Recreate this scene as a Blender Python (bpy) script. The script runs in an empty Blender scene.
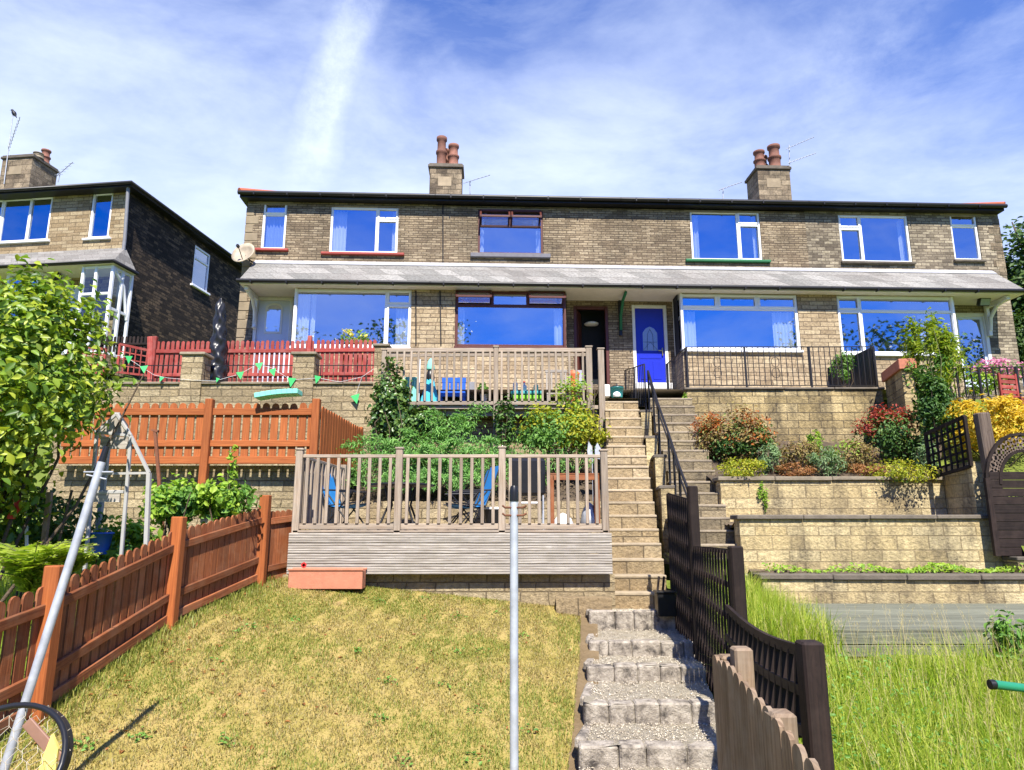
import bpy, math, random
import numpy as np
from mathutils import Vector, Matrix

# ------------------------------------------------------------------ camera, light, exposure
S = bpy.context.scene
COL = S.collection
F_PX, HORIZON = 690.0, 525.0
PITCH = math.atan((HORIZON - 385.0) / F_PX)
cam_d = bpy.data.cameras.new("camera")
cam_d.sensor_fit = 'HORIZONTAL'; cam_d.sensor_width = 36.0
cam_d.lens = F_PX / 1024.0 * 36.0
cam_d.clip_start = 0.05; cam_d.clip_end = 3000
cam = bpy.data.objects.new("camera", cam_d); COL.objects.link(cam)
cam.rotation_euler = (math.pi / 2 + PITCH, 0, 0)
S.camera = cam

SUN_EL, SUN_AZ = math.radians(51), math.radians(9)      # azimuth: right of straight behind the camera
SUN_DIR = Vector((math.sin(SUN_AZ) * math.cos(SUN_EL), -math.cos(SUN_AZ) * math.cos(SUN_EL), math.sin(SUN_EL)))
sd = bpy.data.lights.new("sun", 'SUN'); sd.energy = 4.6; sd.angle = math.radians(0.5); sd.color = (1.0, 0.95, 0.86)
sun = bpy.data.objects.new("sun", sd); COL.objects.link(sun)
sun.rotation_euler = SUN_DIR.to_track_quat('Z', 'Y').to_euler()
sun.location = SUN_DIR * 60
S.view_settings.view_transform = 'Standard'; S.view_settings.look = 'None'
S.view_settings.exposure = 1.12; S.view_settings.gamma = 1.0; S.view_settings.use_curve_mapping = False
S.cycles.max_bounces = 8; S.cycles.transparent_max_bounces = 12
S.cycles.use_denoising = True


def ray(px, py):
    u = (px - 512.0) / F_PX; v = (385.0 - py) / F_PX
    c, s = math.cos(PITCH), math.sin(PITCH)
    return Vector((u, c - v * s, s + v * c))


def P(px, py, Y):
    d = ray(px, py); return d * (Y / d.y)


def pixdir(px, py):
    return ray(px, py).normalized()


# ------------------------------------------------------------------ node helpers
class NT:
    def __init__(s, tree): s.t = tree; s.t.nodes.clear()
    def n(s, kind, props=None, **inp):
        nd = s.t.nodes.new(kind)
        for k, v in (props or {}).items(): setattr(nd, k, v)
        for k, v in inp.items():
            k2 = int(k[1:]) if k[0] == 'i' and k[1:].isdigit() else k.replace('_', ' ')
            sock = nd.inputs[k2]
            if hasattr(v, 'is_output') or isinstance(v, bpy.types.NodeSocket): s.t.links.new(v, sock)
            else: sock.default_value = v
        return nd
    def math(s, op, a, b=0.0, clamp=False):
        nd = s.t.nodes.new('ShaderNodeMath'); nd.operation = op; nd.use_clamp = clamp
        for i, v in enumerate((a, b)):
            if isinstance(v, bpy.types.NodeSocket): s.t.links.new(v, nd.inputs[i])
            else: nd.inputs[i].default_value = v
        return nd.outputs[0]
    def mix(s, f, a, b, mode='MIX'):
        nd = s.t.nodes.new('ShaderNodeMix'); nd.data_type = 'RGBA'; nd.blend_type = mode
        for i, v in ((0, f), (6, a), (7, b)):
            if isinstance(v, bpy.types.NodeSocket): s.t.links.new(v, nd.inputs[i])
            else: nd.inputs[i].default_value = (v if i == 0 else (tuple(v) + (1,))[:4])
        return nd.outputs[2]
    def ramp(s, f, stops, interp='LINEAR'):
        nd = s.t.nodes.new('ShaderNodeValToRGB'); e = nd.color_ramp.elements; nd.color_ramp.interpolation = interp
        while len(e) < len(stops): e.new(0.5)
        for el, (p, c) in zip(e, stops):
            el.position = p
            el.color = (c, c, c, 1) if isinstance(c, (int, float)) else (tuple(c) + (1,))[:4]
        s.t.links.new(f, nd.inputs[0]); return nd.outputs[0]
    def link(s, a, b): s.t.links.new(a, b)
    def noise(s, vec, scale, detail=3, rough=0.55, dist=0.0, dim='3D'):
        nd = s.t.nodes.new('ShaderNodeTexNoise'); nd.noise_dimensions = dim
        nd.inputs['Scale'].default_value = scale; nd.inputs['Detail'].default_value = detail
        nd.inputs['Roughness'].default_value = rough; nd.inputs['Distortion'].default_value = dist
        if vec is not None: s.link(vec, nd.inputs['Vector'])
        return nd.outputs[0]
    def scalevec(s, vec, sc):
        nd = s.t.nodes.new('ShaderNodeVectorMath'); nd.operation = 'MULTIPLY'
        s.link(vec, nd.inputs[0]); nd.inputs[1].default_value = sc; return nd.outputs[0]


# ------------------------------------------------------------------ world: clear sky with cirrus
W = bpy.data.worlds.new("World"); S.world = W; W.use_nodes = True
w = NT(W.node_tree)
sky = w.n('ShaderNodeTexSky', dict(sky_type='NISHITA', sun_disc=False))
sky.sun_elevation = SUN_EL
sky.sun_rotation = math.atan2(SUN_DIR.x, SUN_DIR.y)
sky.air_density = 1.1; sky.dust_density = 0.3; sky.ozone_density = 2.5; sky.altitude = 200
hs = w.n('ShaderNodeHueSaturation', None, Saturation=1.55, Value=0.95, Color=sky.outputs[0])
SKYTINT = (0.54, 0.69, 1.16)
tc = w.n('ShaderNodeTexCoord'); dirv = tc.outputs['Generated']


def sky_band(p0, p1, width, strength, wob=0.05, seg=None):
    a, b = pixdir(*p0), pixdir(*p1); nrm = a.cross(b).normalized(); mid = (a + b).normalized()
    dt = w.n('ShaderNodeVectorMath', dict(operation='DOT_PRODUCT')); w.link(dirv, dt.inputs[0]); dt.inputs[1].default_value = nrm
    nz = w.noise(dirv, 7.0, 5, 0.6)
    off = w.math('MULTIPLY', w.math('SUBTRACT', nz, 0.5), wob * 2)
    d = w.math('ABSOLUTE', w.math('ADD', dt.outputs['Value'], off))
    m = w.math('MULTIPLY', w.math('SUBTRACT', 1.0, w.math('DIVIDE', d, width), True), 1.8, True)
    d2 = w.n('ShaderNodeVectorMath', dict(operation='DOT_PRODUCT')); w.link(dirv, d2.inputs[0]); d2.inputs[1].default_value = mid
    lim = math.cos(0.62 * a.angle(b))
    m2 = w.math('MULTIPLY', w.math('SUBTRACT', d2.outputs['Value'], lim), 14.0, True)
    tex = w.noise(w.scalevec(dirv, (1, 1, 1)), 16.0, 8, 0.72)
    t2 = w.math('MULTIPLY', w.math('SUBTRACT', tex, 0.28), 2.2, True)
    return w.math('MULTIPLY', w.math('MULTIPLY', w.math('MULTIPLY', m, m2), t2), strength, True)


mp = w.n('ShaderNodeMapping'); w.link(dirv, mp.inputs['Vector'])
mp.inputs['Rotation'].default_value = (0.3, 0.5, 0.2); mp.inputs['Scale'].default_value = (1.0, 1.6, 2.6)
n1 = w.noise(mp.outputs[0], 2.3, 8, 0.6, 0.25)
mp2 = w.n('ShaderNodeMapping'); w.link(dirv, mp2.inputs['Vector'])
mp2.inputs['Rotation'].default_value = (0.2, -0.75, 0.5); mp2.inputs['Scale'].default_value = (1.0, 1.0, 4.5); mp2.inputs['Location'].default_value = (3.1, 1.7, 0.4)
n2 = w.noise(mp2.outputs[0], 2.6, 9, 0.66, 0.35)
c1 = w.ramp(n1, [(0.42, 0.0), (0.70, 0.75)])
c2 = w.ramp(n2, [(0.46, 0.0), (0.85, 0.55)])
sep = w.n('ShaderNodeSeparateXYZ'); w.link(dirv, sep.inputs[0])
# haze thickens towards the skyline ahead and to the left
low = w.math('MULTIPLY', w.math('SUBTRACT', 0.72, sep.outputs['Z']), 2.4, True)
ahead = w.math('ADD', w.math('MULTIPLY', sep.outputs['Y'], 0.75), 0.25, True)
leftness = w.math('ADD', w.math('MULTIPLY', sep.outputs['X'], -0.55), 0.72, True)
hz = w.math('MULTIPLY', w.math('MULTIPLY', w.math('MULTIPLY', low, ahead), leftness), 1.08)
hz = w.math('MULTIPLY', hz, w.math('ADD', w.math('MULTIPLY', n1, 0.9), 0.45))
cl = w.math('MAXIMUM', w.math('MULTIPLY', c1, 0.54), w.math('MULTIPLY', c2, 0.66))
cl = w.math('MULTIPLY', cl, w.math('ADD', w.math('MULTIPLY', ahead, 0.25), 0.75))
for b in (sky_band((368, -30), (300, 195), 0.036, 2.6, 0.034), sky_band((915, -20), (800, 150), 0.075, 1.7, 0.06),
          sky_band((1010, 120), (860, 170), 0.045, 1.5, 0.045)):
    cl = w.math('ADD', w.math('MULTIPLY', b, w.math('SUBTRACT', 1.0, cl)), cl, True)
cl = w.math('ADD', hz, w.math('MULTIPLY', cl, w.math('SUBTRACT', 1.0, hz)), True)
cloud_col = w.n('ShaderNodeRGB'); cloud_col.outputs[0].default_value = (6.2, 6.8, 7.7, 1)
# clear deep blue over the valley behind the viewer
back = w.ramp(w.math('MULTIPLY', sep.outputs['Y'], -1.0), [(0.0, 0.0), (0.5, 1.0)])
tinted = w.mix(1.0, hs.outputs[0], SKYTINT, 'MULTIPLY')
tinted = w.mix(back, tinted, w.mix(1.0, tinted, (0.62, 0.76, 1.0), 'MULTIPLY'))
skyc = w.mix(cl, tinted, cloud_col.outputs[0])
bg = w.n('ShaderNodeBackground', None, Strength=0.096); w.link(skyc, bg.inputs['Color'])
wo = w.n('ShaderNodeOutputWorld'); w.link(bg.outputs[0], wo.inputs['Surface'])

# ------------------------------------------------------------------ materials
MATS = {}


def newmat(name):
    m = bpy.data.materials.new(name); m.use_nodes = True
    t = NT(m.node_tree)
    out = t.n('ShaderNodeOutputMaterial')
    return m, t, out


def plain(name, col, rough=0.6, metal=0.0, var=0.12, bump=0.0, nscale=9.0, spec=0.4):
    m, t, out = newmat(name)
    co = t.n('ShaderNodeTexCoord').outputs['Object']
    nz = t.noise(co, nscale, 5, 0.6)
    f = t.math('ADD', t.math('MULTIPLY', t.math('SUBTRACT', nz, 0.5), var * 3), 1.0)
    rnd = t.n('ShaderNodeObjectInfo').outputs['Random']
    f = t.math('MULTIPLY', f, t.math('ADD', t.math('MULTIPLY', rnd, var), 1 - var / 2))
    cc = t.n('ShaderNodeVectorMath', dict(operation='SCALE')); cc.inputs[0].default_value = col[:3]; t.link(f, cc.inputs['Scale'])
    b = t.n('ShaderNodeBsdfPrincipled', None, Roughness=rough, Metallic=metal); t.link(cc.outputs[0], b.inputs['Base Color'])
    b.inputs['Specular IOR Level'].default_value = spec
    if bump:
        bp = t.n('ShaderNodeBump', None, Strength=bump, Distance=0.02); t.link(t.noise(co, nscale * 5, 6, 0.65), bp.inputs['Height']); t.link(bp.outputs[0], b.inputs['Normal'])
    t.link(b.outputs[0], out.inputs['Surface']); MATS[name] = m; return m


def wood(name, col, dark, var=0.3, rough=0.75, wear=None, wear_amt=0.0):
    m, t, out = newmat(name)
    tc = t.n('ShaderNodeTexCoord'); uv = tc.outputs['UV']; ob = tc.outputs['Object']
    isl = t.n('ShaderNodeNewGeometry').outputs['Random Per Island']
    oi = t.n('ShaderNodeObjectInfo').outputs['Random']
    rr = t.math('FRACT', t.math('ADD', t.math('MULTIPLY', isl, 3.7), oi))
    g = t.noise(t.scalevec(uv, (2.2, 55, 1)), 1.0, 5, 0.6, 0.4)
    big = t.noise(t.scalevec(uv, (1.2, 6, 1)), 1.0, 3, 0.5)
    kn = t.noise(t.scalevec(uv, (5, 12, 1)), 1.0, 2, 0.5, 1.0)
    c = t.mix(t.ramp(g, [(0.35, 0.0), (0.68, 1.0)]), dark, col)
    c = t.mix(t.ramp(kn, [(0.70, 0.0), (0.76, 0.7)]), c, dark)
    if wear: c = t.mix(t.math('MULTIPLY', t.ramp(t.noise(ob, 4.5, 5, 0.65), [(0.45, 0.0), (0.65, 1.0)]), wear_amt), c, wear)
    f = t.math('ADD', t.math('MULTIPLY', rr, var), 1 - var / 2)
    f = t.math('MULTIPLY', f, t.math('ADD', t.math('MULTIPLY', big, 0.5), 0.75))
    cc = t.n('ShaderNodeVectorMath', dict(operation='SCALE')); t.link(c, cc.inputs[0]); t.link(f, cc.inputs['Scale'])
    b = t.n('ShaderNodeBsdfPrincipled', None, Roughness=rough); b.inputs['Specular IOR Level'].default_value = 0.25
    t.link(cc.outputs[0], b.inputs['Base Color'])
    bp = t.n('ShaderNodeBump', None, Strength=0.45, Distance=0.006); t.link(g, bp.inputs['Height']); t.link(bp.outputs[0], b.inputs['Normal'])
    t.link(b.outputs[0], out.inputs['Surface']); MATS[name] = m; return m


def stone(name, c1, c2, c3, mortar, bw, rh, grime=0.3, grime_col=(0.03, 0.026, 0.02), streak=0.0, bump=0.6, msize=0.01, gscale=0.7, wob=0.03):
    m, t, out = newmat(name)
    ob = t.n('ShaderNodeTexCoord').outputs['Object']
    sp = t.n('ShaderNodeSeparateXYZ'); t.link(ob, sp.inputs[0])
    u = t.math('ADD', sp.outputs['X'], sp.outputs['Y'])
    zc = t.n('ShaderNodeCombineXYZ'); t.link(sp.outputs['Z'], zc.inputs['Z'])
    zw = t.math('MULTIPLY', t.math('SUBTRACT', t.noise(zc.outputs[0], 1.0 / rh * 0.35, 2, 0.5), 0.5), rh * 1.6)
    wv = t.math('MULTIPLY', t.math('SUBTRACT', t.noise(ob, 1.3 / bw, 3, 0.5), 0.5), wob)
    v = t.math('ADD', t.math('ADD', sp.outputs['Z'], zw), wv)
    uw = t.math('ADD', u, t.math('MULTIPLY', t.math('SUBTRACT', t.noise(ob, 0.35 / bw, 2, 0.5), 0.5), bw * (0.9 if wob > .01 else 0.25)))
    cv = t.n('ShaderNodeCombineXYZ'); t.link(uw, cv.inputs['X']); t.link(v, cv.inputs['Y'])
    br = t.n('ShaderNodeTexBrick', dict(offset=0.5)); t.link(cv.outputs[0], br.inputs['Vector'])
    br.inputs['Scale'].default_value = 1.0; br.inputs['Brick Width'].default_value = bw; br.inputs['Row Height'].default_value = rh
    br.inputs['Mortar Size'].default_value = msize; br.inputs['Mortar Smooth'].default_value = 0.3; br.inputs['Bias'].default_value = 0.0
    br.inputs['Color1'].default_value = (0, 0, 0, 1); br.inputs['Color2'].default_value = (1, 1, 1, 1); br.inputs['Mortar'].default_value = (0.5, 0.5, 0.5, 1)
    rb = t.n('ShaderNodeSeparateColor'); t.link(br.outputs['Color'], rb.inputs[0])
    rnd = rb.outputs[0]
    c = t.ramp(rnd, [(0.0, c1), (0.5, c2), (1.0, c3)])
    fine = t.noise(ob, 17, 8, 0.78)
    c = t.mix(0.9, c, t.ramp(fine, [(0.28, 0.35), (0.5, 1.0), (0.72, 1.5)]), 'MULTIPLY')
    c = t.mix(br.outputs['Fac'], c, mortar)
    gm = t.noise(ob, gscale, 6, 0.65, 0.4)
    gf = t.math('MULTIPLY', t.ramp(gm, [(0.40, 0.0), (0.60, 1.0)]), grime)
    gf = t.math('MULTIPLY', gf, t.ramp(t.noise(ob, 6, 5, 0.7), [(0.3, 0.35), (0.65, 1.0)]))
    c = t.mix(gf, c, grime_col)
    if streak:
        sv = t.n('ShaderNodeCombineXYZ'); t.link(u, sv.inputs['X']); t.link(t.math('MULTIPLY', sp.outputs['Z'], 0.22), sv.inputs['Y'])
        st = t.noise(sv.outputs[0], 1.7, 5, 0.65, 0.25)
        sf = t.math('MULTIPLY', t.ramp(st, [(0.44, 0.0), (0.60, 1.0)]), streak)
        sf = t.math('MULTIPLY', sf, t.ramp(t.noise(ob, 9, 5, 0.7), [(0.3, 0.3), (0.62, 1.0)]))
        c = t.mix(sf, c, grime_col)
    b = t.n('ShaderNodeBsdfPrincipled', None, Roughness=0.9); b.inputs['Specular IOR Level'].default_value = 0.2
    t.link(c, b.inputs['Base Color'])
    h = t.math('SUBTRACT', t.math('ADD', t.math('MULTIPLY', t.noise(ob, 18, 6, 0.7), 0.9), t.math('MULTIPLY', rnd, 0.35)), t.math('MULTIPLY', br.outputs['Fac'], 0.9))
    bp = t.n('ShaderNodeBump', None, Strength=bump, Distance=0.045); t.link(h, bp.inputs['Height']); t.link(bp.outputs[0], b.inputs['Normal'])
    t.link(b.outputs[0], out.inputs['Surface']); MATS[name] = m; return m


def leafmat(name, stops, trans=0.35, rough=0.5, spec=0.3, tr_tint=(1.1, 1.15, 0.6)):
    m, t, out = newmat(name)
    isl = t.n('ShaderNodeNewGeometry').outputs['Random Per Island']
    n = len(stops)
    if name.startswith('leaf') and max(stops[-1]) < 0.42: stops = [tuple(c * 1.4 for c in s) for s in stops]
    c = t.ramp(isl, [(i / max(1, n - 1), s) for i, s in enumerate(stops)])
    b = t.n('ShaderNodeBsdfPrincipled', None, Roughness=rough); b.inputs['Specular IOR Level'].default_value = spec
    t.link(c, b.inputs['Base Color'])
    tr = t.n('ShaderNodeBsdfTranslucent'); t.link(t.mix(1.0, c, tr_tint, 'MULTIPLY'), tr.inputs['Color'])
    mx = t.n('ShaderNodeMixShader'); mx.inputs[0].default_value = trans
    t.link(b.outputs[0], mx.inputs[1]); t.link(tr.outputs[0], mx.inputs[2])
    t.link(mx.outputs[0], out.inputs['Surface']); MATS[name] = m; return m


stone('stone_house', (0.21, 0.155, 0.10), (0.32, 0.245, 0.155), (0.43, 0.34, 0.225), (0.12, 0.088, 0.058), 0.25, 0.068, 0.55, streak=0.25)
stone('stone_house_grey', (0.15, 0.12, 0.085), (0.32, 0.265, 0.185), (0.45, 0.38, 0.265), (0.14, 0.11, 0.08), 0.26, 0.085, 0.55, streak=0.15)
stone('stone_front_lower', (0.30, 0.22, 0.13), (0.41, 0.31, 0.19), (0.50, 0.395, 0.245), (0.15, 0.11, 0.07), 0.42, 0.115, 0.25)
stone('stone_left_front', (0.26, 0.185, 0.10), (0.37, 0.28, 0.165), (0.45, 0.36, 0.22), (0.15, 0.11, 0.065), 0.42, 0.13, 0.25)
stone('stone_sooty', (0.022, 0.017, 0.014), (0.05, 0.037, 0.027), (0.15, 0.105, 0.065), (0.025, 0.02, 0.016), 0.27, 0.10, 0.6, grime_col=(0.012, 0.010, 0.009), bump=1.0, gscale=0.35)
stone('stone_chimney', (0.14, 0.105, 0.07), (0.26, 0.20, 0.13), (0.35, 0.275, 0.18), (0.12, 0.095, 0.06), 0.42, 0.19, 0.7, gscale=1.6)
stone('block_yellow', (0.53, 0.405, 0.20), (0.61, 0.48, 0.25), (0.69, 0.56, 0.31), (0.43, 0.33, 0.175), 0.50, 0.185, 0.45, grime_col=(0.075, 0.062, 0.045), streak=0.8, bump=1.0, gscale=1.1, wob=0.004)
stone('block_stained', (0.38, 0.285, 0.13), (0.48, 0.365, 0.175), (0.55, 0.43, 0.22), (0.2, 0.155, 0.09), 0.50, 0.185, 0.55, grime_col=(0.045, 0.038, 0.03), streak=0.85, bump=1.0, gscale=0.8, wob=0.004)
stone('block_step', (0.29, 0.21, 0.115), (0.39, 0.295, 0.165), (0.47, 0.365, 0.22), (0.16, 0.12, 0.07), 0.60, 0.6, 0.4, grime_col=(0.09, 0.07, 0.05), bump=1.0, gscale=1.4, wob=0.0)
stone('block_step_dark', (0.20, 0.16, 0.10), (0.29, 0.23, 0.14), (0.35, 0.28, 0.17), (0.13, 0.10, 0.06), 0.60, 0.6, 0.7, grime_col=(0.06, 0.052, 0.04), bump=1.0, gscale=1.4, wob=0.0)  # step block again in darker, more blotched tones, for the right flight
stone('stone_rough', (0.30, 0.23, 0.13), (0.40, 0.31, 0.18), (0.47, 0.38, 0.23), (0.19, 0.145, 0.085), 0.46, 0.16, 0.35, grime_col=(0.08, 0.065, 0.045), streak=0.25, bump=1.0, gscale=1.2, wob=0.03)
stone('slate_porch', (0.165, 0.16, 0.145), (0.215, 0.207, 0.187), (0.28, 0.268, 0.243), (0.09, 0.078, 0.066), 0.48, 0.26, 0.35, grime_col=(0.14, 0.115, 0.10), bump=0.25, msize=0.006, wob=0.0)
stone('slate_main', (0.13, 0.12, 0.115), (0.18, 0.165, 0.155), (0.23, 0.21, 0.2), (0.06, 0.055, 0.05), 0.42, 0.24, 0.3, bump=0.3, msize=0.006, wob=0.0)
plain('coping', (0.25, 0.205, 0.14), 0.9, var=0.35, bump=0.6, nscale=5)
plain('coping_dark', (0.12, 0.10, 0.075), 0.9, var=0.4, bump=0.6, nscale=5)
plain('tread', (0.37, 0.295, 0.195), 0.9, var=0.3, bump=0.6, nscale=6)
plain('tread_dark', (0.27, 0.22, 0.155), 0.9, var=0.35, bump=0.6, nscale=6)
plain('sandstone_trim', (0.30, 0.235, 0.15), 0.9, var=0.35, bump=0.4, nscale=3)
plain('lead', (0.33, 0.33, 0.345), 0.6, var=0.2, bump=0.2)
plain('upvc', (0.82, 0.83, 0.84), 0.35, var=0.03)
plain('white_paint', (0.75, 0.74, 0.70), 0.5, var=0.08)
plain('soffit', (0.66, 0.61, 0.52), 0.7, var=0.1)
plain('brown_frame', (0.085, 0.022, 0.014), 0.45, var=0.2)
plain('brown_frame_worn', (0.24, 0.13, 0.09), 0.6, var=0.3)
plain('red_sill', (0.32, 0.05, 0.035), 0.6, var=0.15)
plain('green_sill', (0.015, 0.14, 0.05), 0.6, var=0.15)
plain('grey_sill', (0.13, 0.125, 0.14), 0.7, var=0.2)
plain('gutter_black', (0.012, 0.011, 0.011), 0.4, var=0.1)
plain('iron_black', (0.012, 0.011, 0.012), 0.45, var=0.15)
plain('cable', (0.02, 0.018, 0.017), 0.6)
plain('grey_pipe', (0.22, 0.22, 0.23), 0.55, var=0.2)
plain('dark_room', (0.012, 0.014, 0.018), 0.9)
plain('blue_door', (0.010, 0.022, 0.42), 0.35, var=0.06)
plain('white_door', (0.62, 0.68, 0.80), 0.4, var=0.04)
plain('brass', (0.5, 0.36, 0.14), 0.35, 1.0)
plain('leaded', (0.25, 0.29, 0.36), 0.25, 0.3, var=0.2, nscale=40)
plain('terracotta', (0.42, 0.15, 0.085), 0.8, var=0.25, bump=0.3)
plain('terracotta_pale', (0.48, 0.19, 0.11), 0.8, var=0.2, bump=0.25)
plain('terracotta_pot', (0.20, 0.085, 0.055), 0.8, var=0.4, bump=0.3)
plain('ridge_red', (0.38, 0.10, 0.05), 0.8, var=0.2)
plain('dish', (0.34, 0.28, 0.20), 0.6, var=0.5, nscale=4)
plain('galvanised', (0.40, 0.42, 0.45), 0.55, 0.3, var=0.35, nscale=11)
plain('alu', (0.36, 0.35, 0.33), 0.6, 0.0, var=0.12)
plain('rust', (0.16, 0.06, 0.03), 0.85, var=0.4, bump=0.3)
plain('black_plastic', (0.012, 0.012, 0.013), 0.35, var=0.1)
plain('black_cover', (0.016, 0.016, 0.018), 0.34, var=0.2)
plain('cyan_cloth', (0.06, 0.42, 0.55), 0.8, var=0.12)
plain('mint_cloth', (0.22, 0.62, 0.50), 0.8, var=0.12)
plain('mint_plastic', (0.22, 0.66, 0.48), 0.5, var=0.06)
plain('blue_plastic', (0.02, 0.11, 0.52), 0.4, var=0.08)
plain('blue_fabric', (0.015, 0.17, 0.42), 0.7, var=0.1)
plain('lime_plastic', (0.22, 0.58, 0.03), 0.45, var=0.05)
plain('teal_plastic', (0.05, 0.33, 0.32), 0.45, var=0.05)
plain('green_flag', (0.06, 0.50, 0.14), 0.7, var=0.1)
plain('green_tube', (0.02, 0.20, 0.10), 0.35, var=0.1)
plain('orange_plastic', (0.62, 0.15, 0.06), 0.5, var=0.1)
plain('red_plastic', (0.55, 0.03, 0.03), 0.45, var=0.1)
plain('yellow_board', (0.72, 0.58, 0.16), 0.6, var=0.2)
plain('white_plastic', (0.78, 0.79, 0.80), 0.5, var=0.05)
plain('string', (0.6, 0.6, 0.58), 0.8)
plain('bark', (0.12, 0.085, 0.055), 0.95, var=0.4, bump=0.8, nscale=14)
plain('stem_green', (0.12, 0.13, 0.045), 0.8, var=0.3)
plain('soil', (0.10, 0.072, 0.045), 1.0, var=0.5, bump=0.9, nscale=5)
plain('bird_black', (0.012, 0.012, 0.014), 0.5)

plain('gold_wire', (0.45, 0.40, 0.30), 0.5, 0.4)
plain('curtain', (0.75, 0.74, 0.72), 0.9, var=0.06)
plain('curtain_blue', (0.42, 0.47, 0.62), 0.9, var=0.06)
wood('wood_brown', (0.31, 0.105, 0.036), (0.16, 0.048, 0.019), 0.5, wear=(0.30, 0.15, 0.08), wear_amt=0.45)
wood('wood_orange', (0.40, 0.125, 0.035), (0.26, 0.07, 0.02), 0.25)
wood('wood_red', (0.36, 0.065, 0.05), (0.22, 0.032, 0.026), 0.35, wear=(0.36, 0.15, 0.125), wear_amt=0.4)
wood('wood_deck', (0.41, 0.335, 0.255), (0.23, 0.17, 0.12), 0.36, wear=(0.25, 0.22, 0.18), wear_amt=0.5)
wood('wood_skirt', (0.50, 0.46, 0.40), (0.22, 0.185, 0.15), 0.3, wear=(0.28, 0.25, 0.20), wear_amt=0.5)
wood('wood_weathered', (0.27, 0.185, 0.115), (0.14, 0.09, 0.055), 0.4, wear=(0.33, 0.27, 0.2), wear_amt=0.4)
wood('wood_dark', (0.024, 0.014, 0.011), (0.010, 0.006, 0.005), 0.5, wear=(0.05, 0.033, 0.026), wear_amt=0.35)
wood('wood_grey_deck', (0.215, 0.215, 0.155), (0.10, 0.105, 0.075), 0.3)
wood('wood_post_grey', (0.20, 0.15, 0.115), (0.085, 0.058, 0.045), 0.4)
leafmat('leaf_tree', [(0.04, 0.085, 0.012), (0.11, 0.19, 0.02), (0.19, 0.28, 0.028), (0.31, 0.35, 0.035), (0.07, 0.13, 0.018)], 0.38, 0.42, 0.4)
leafmat('leaf_fern', [(0.22, 0.36, 0.03), (0.38, 0.48, 0.05), (0.48, 0.55, 0.08)], 0.45)
leafmat('leaf_light', [(0.10, 0.20, 0.02), (0.20, 0.32, 0.035), (0.30, 0.40, 0.05)], 0.4)
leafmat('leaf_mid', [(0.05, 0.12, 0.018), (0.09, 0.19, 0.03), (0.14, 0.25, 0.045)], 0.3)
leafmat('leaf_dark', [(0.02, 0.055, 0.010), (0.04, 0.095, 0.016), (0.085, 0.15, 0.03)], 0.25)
leafmat('leaf_ivy', [(0.025, 0.065, 0.014), (0.055, 0.11, 0.02), (0.12, 0.18, 0.04)], 0.2, 0.35, 0.5)
leafmat('leaf_juniper', [(0.07, 0.17, 0.04), (0.13, 0.27, 0.06), (0.22, 0.38, 0.11)], 0.3)
leafmat('leaf_yellow', [(0.20, 0.27, 0.02), (0.38, 0.40, 0.03), (0.52, 0.46, 0.04)], 0.4)
leafmat('leaf_gold', [(0.48, 0.33, 0.02), (0.66, 0.46, 0.03), (0.72, 0.55, 0.06)], 0.4, tr_tint=(1.1, 1.0, 0.5))
leafmat('leaf_bamboo', [(0.14, 0.24, 0.02), (0.26, 0.34, 0.03), (0.38, 0.42, 0.04)], 0.45)
leafmat('leaf_redtip', [(0.32, 0.07, 0.025), (0.46, 0.15, 0.03), (0.50, 0.24, 0.05)], 0.35, tr_tint=(1.2, 0.8, 0.5))
leafmat('leaf_crimson', [(0.20, 0.022, 0.022), (0.29, 0.05, 0.03), (0.26, 0.10, 0.045)], 0.35, tr_tint=(1.2, 0.7, 0.5))
leafmat('leaf_bronze', [(0.12, 0.07, 0.03), (0.19, 0.13, 0.045), (0.20, 0.19, 0.05)], 0.25)
leafmat('leaf_rust', [(0.16, 0.06, 0.02), (0.24, 0.10, 0.03), (0.17, 0.10, 0.03)], 0.2)
leafmat('leaf_silver', [(0.13, 0.20, 0.09), (0.20, 0.28, 0.14), (0.10, 0.17, 0.06)], 0.3)
leafmat('petal_pink', [(0.60, 0.20, 0.33), (0.70, 0.32, 0.44), (0.50, 0.13, 0.26)], 0.4, tr_tint=(1.1, 0.8, 0.9))
leafmat('petal_yellow', [(0.70, 0.60, 0.10), (0.72, 0.66, 0.2)], 0.4)
leafmat('grass_long', [(0.22, 0.34, 0.03), (0.34, 0.46, 0.045), (0.46, 0.53, 0.07), (0.58, 0.54, 0.15)], 0.5)
leafmat('grass_seed', [(0.45, 0.36, 0.17), (0.55, 0.45, 0.23), (0.38, 0.33, 0.14)], 0.35, tr_tint=(1, 0.95, 0.8))
leafmat('grass_lawn', [(0.27, 0.22, 0.07), (0.38, 0.30, 0.115), (0.26, 0.25, 0.055), (0.20, 0.15, 0.06), (0.45, 0.37, 0.16)], 0.25)
leafmat('tree_far', [(0.03, 0.07, 0.012), (0.06, 0.115, 0.02), (0.10, 0.16, 0.03)], 0.25)

m, t, out = newmat('sett')
ob = t.n('ShaderNodeTexCoord').outputs['Object']
c = t.ramp(t.noise(ob, 7, 7, 0.7, 0.3), [(0.34, (0.06, 0.05, 0.04)), (0.47, (0.27, 0.23, 0.18)), (0.64, (0.48, 0.42, 0.335))])
b = t.n('ShaderNodeBsdfPrincipled', None, Roughness=0.9); t.link(c, b.inputs['Base Color'])
bp = t.n('ShaderNodeBump', None, Strength=1.0, Distance=0.03); t.link(t.noise(ob, 22, 6, 0.7), bp.inputs['Height']); t.link(bp.outputs[0], b.inputs['Normal'])
t.link(b.outputs[0], out.inputs['Surface']); MATS['sett'] = m
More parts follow.
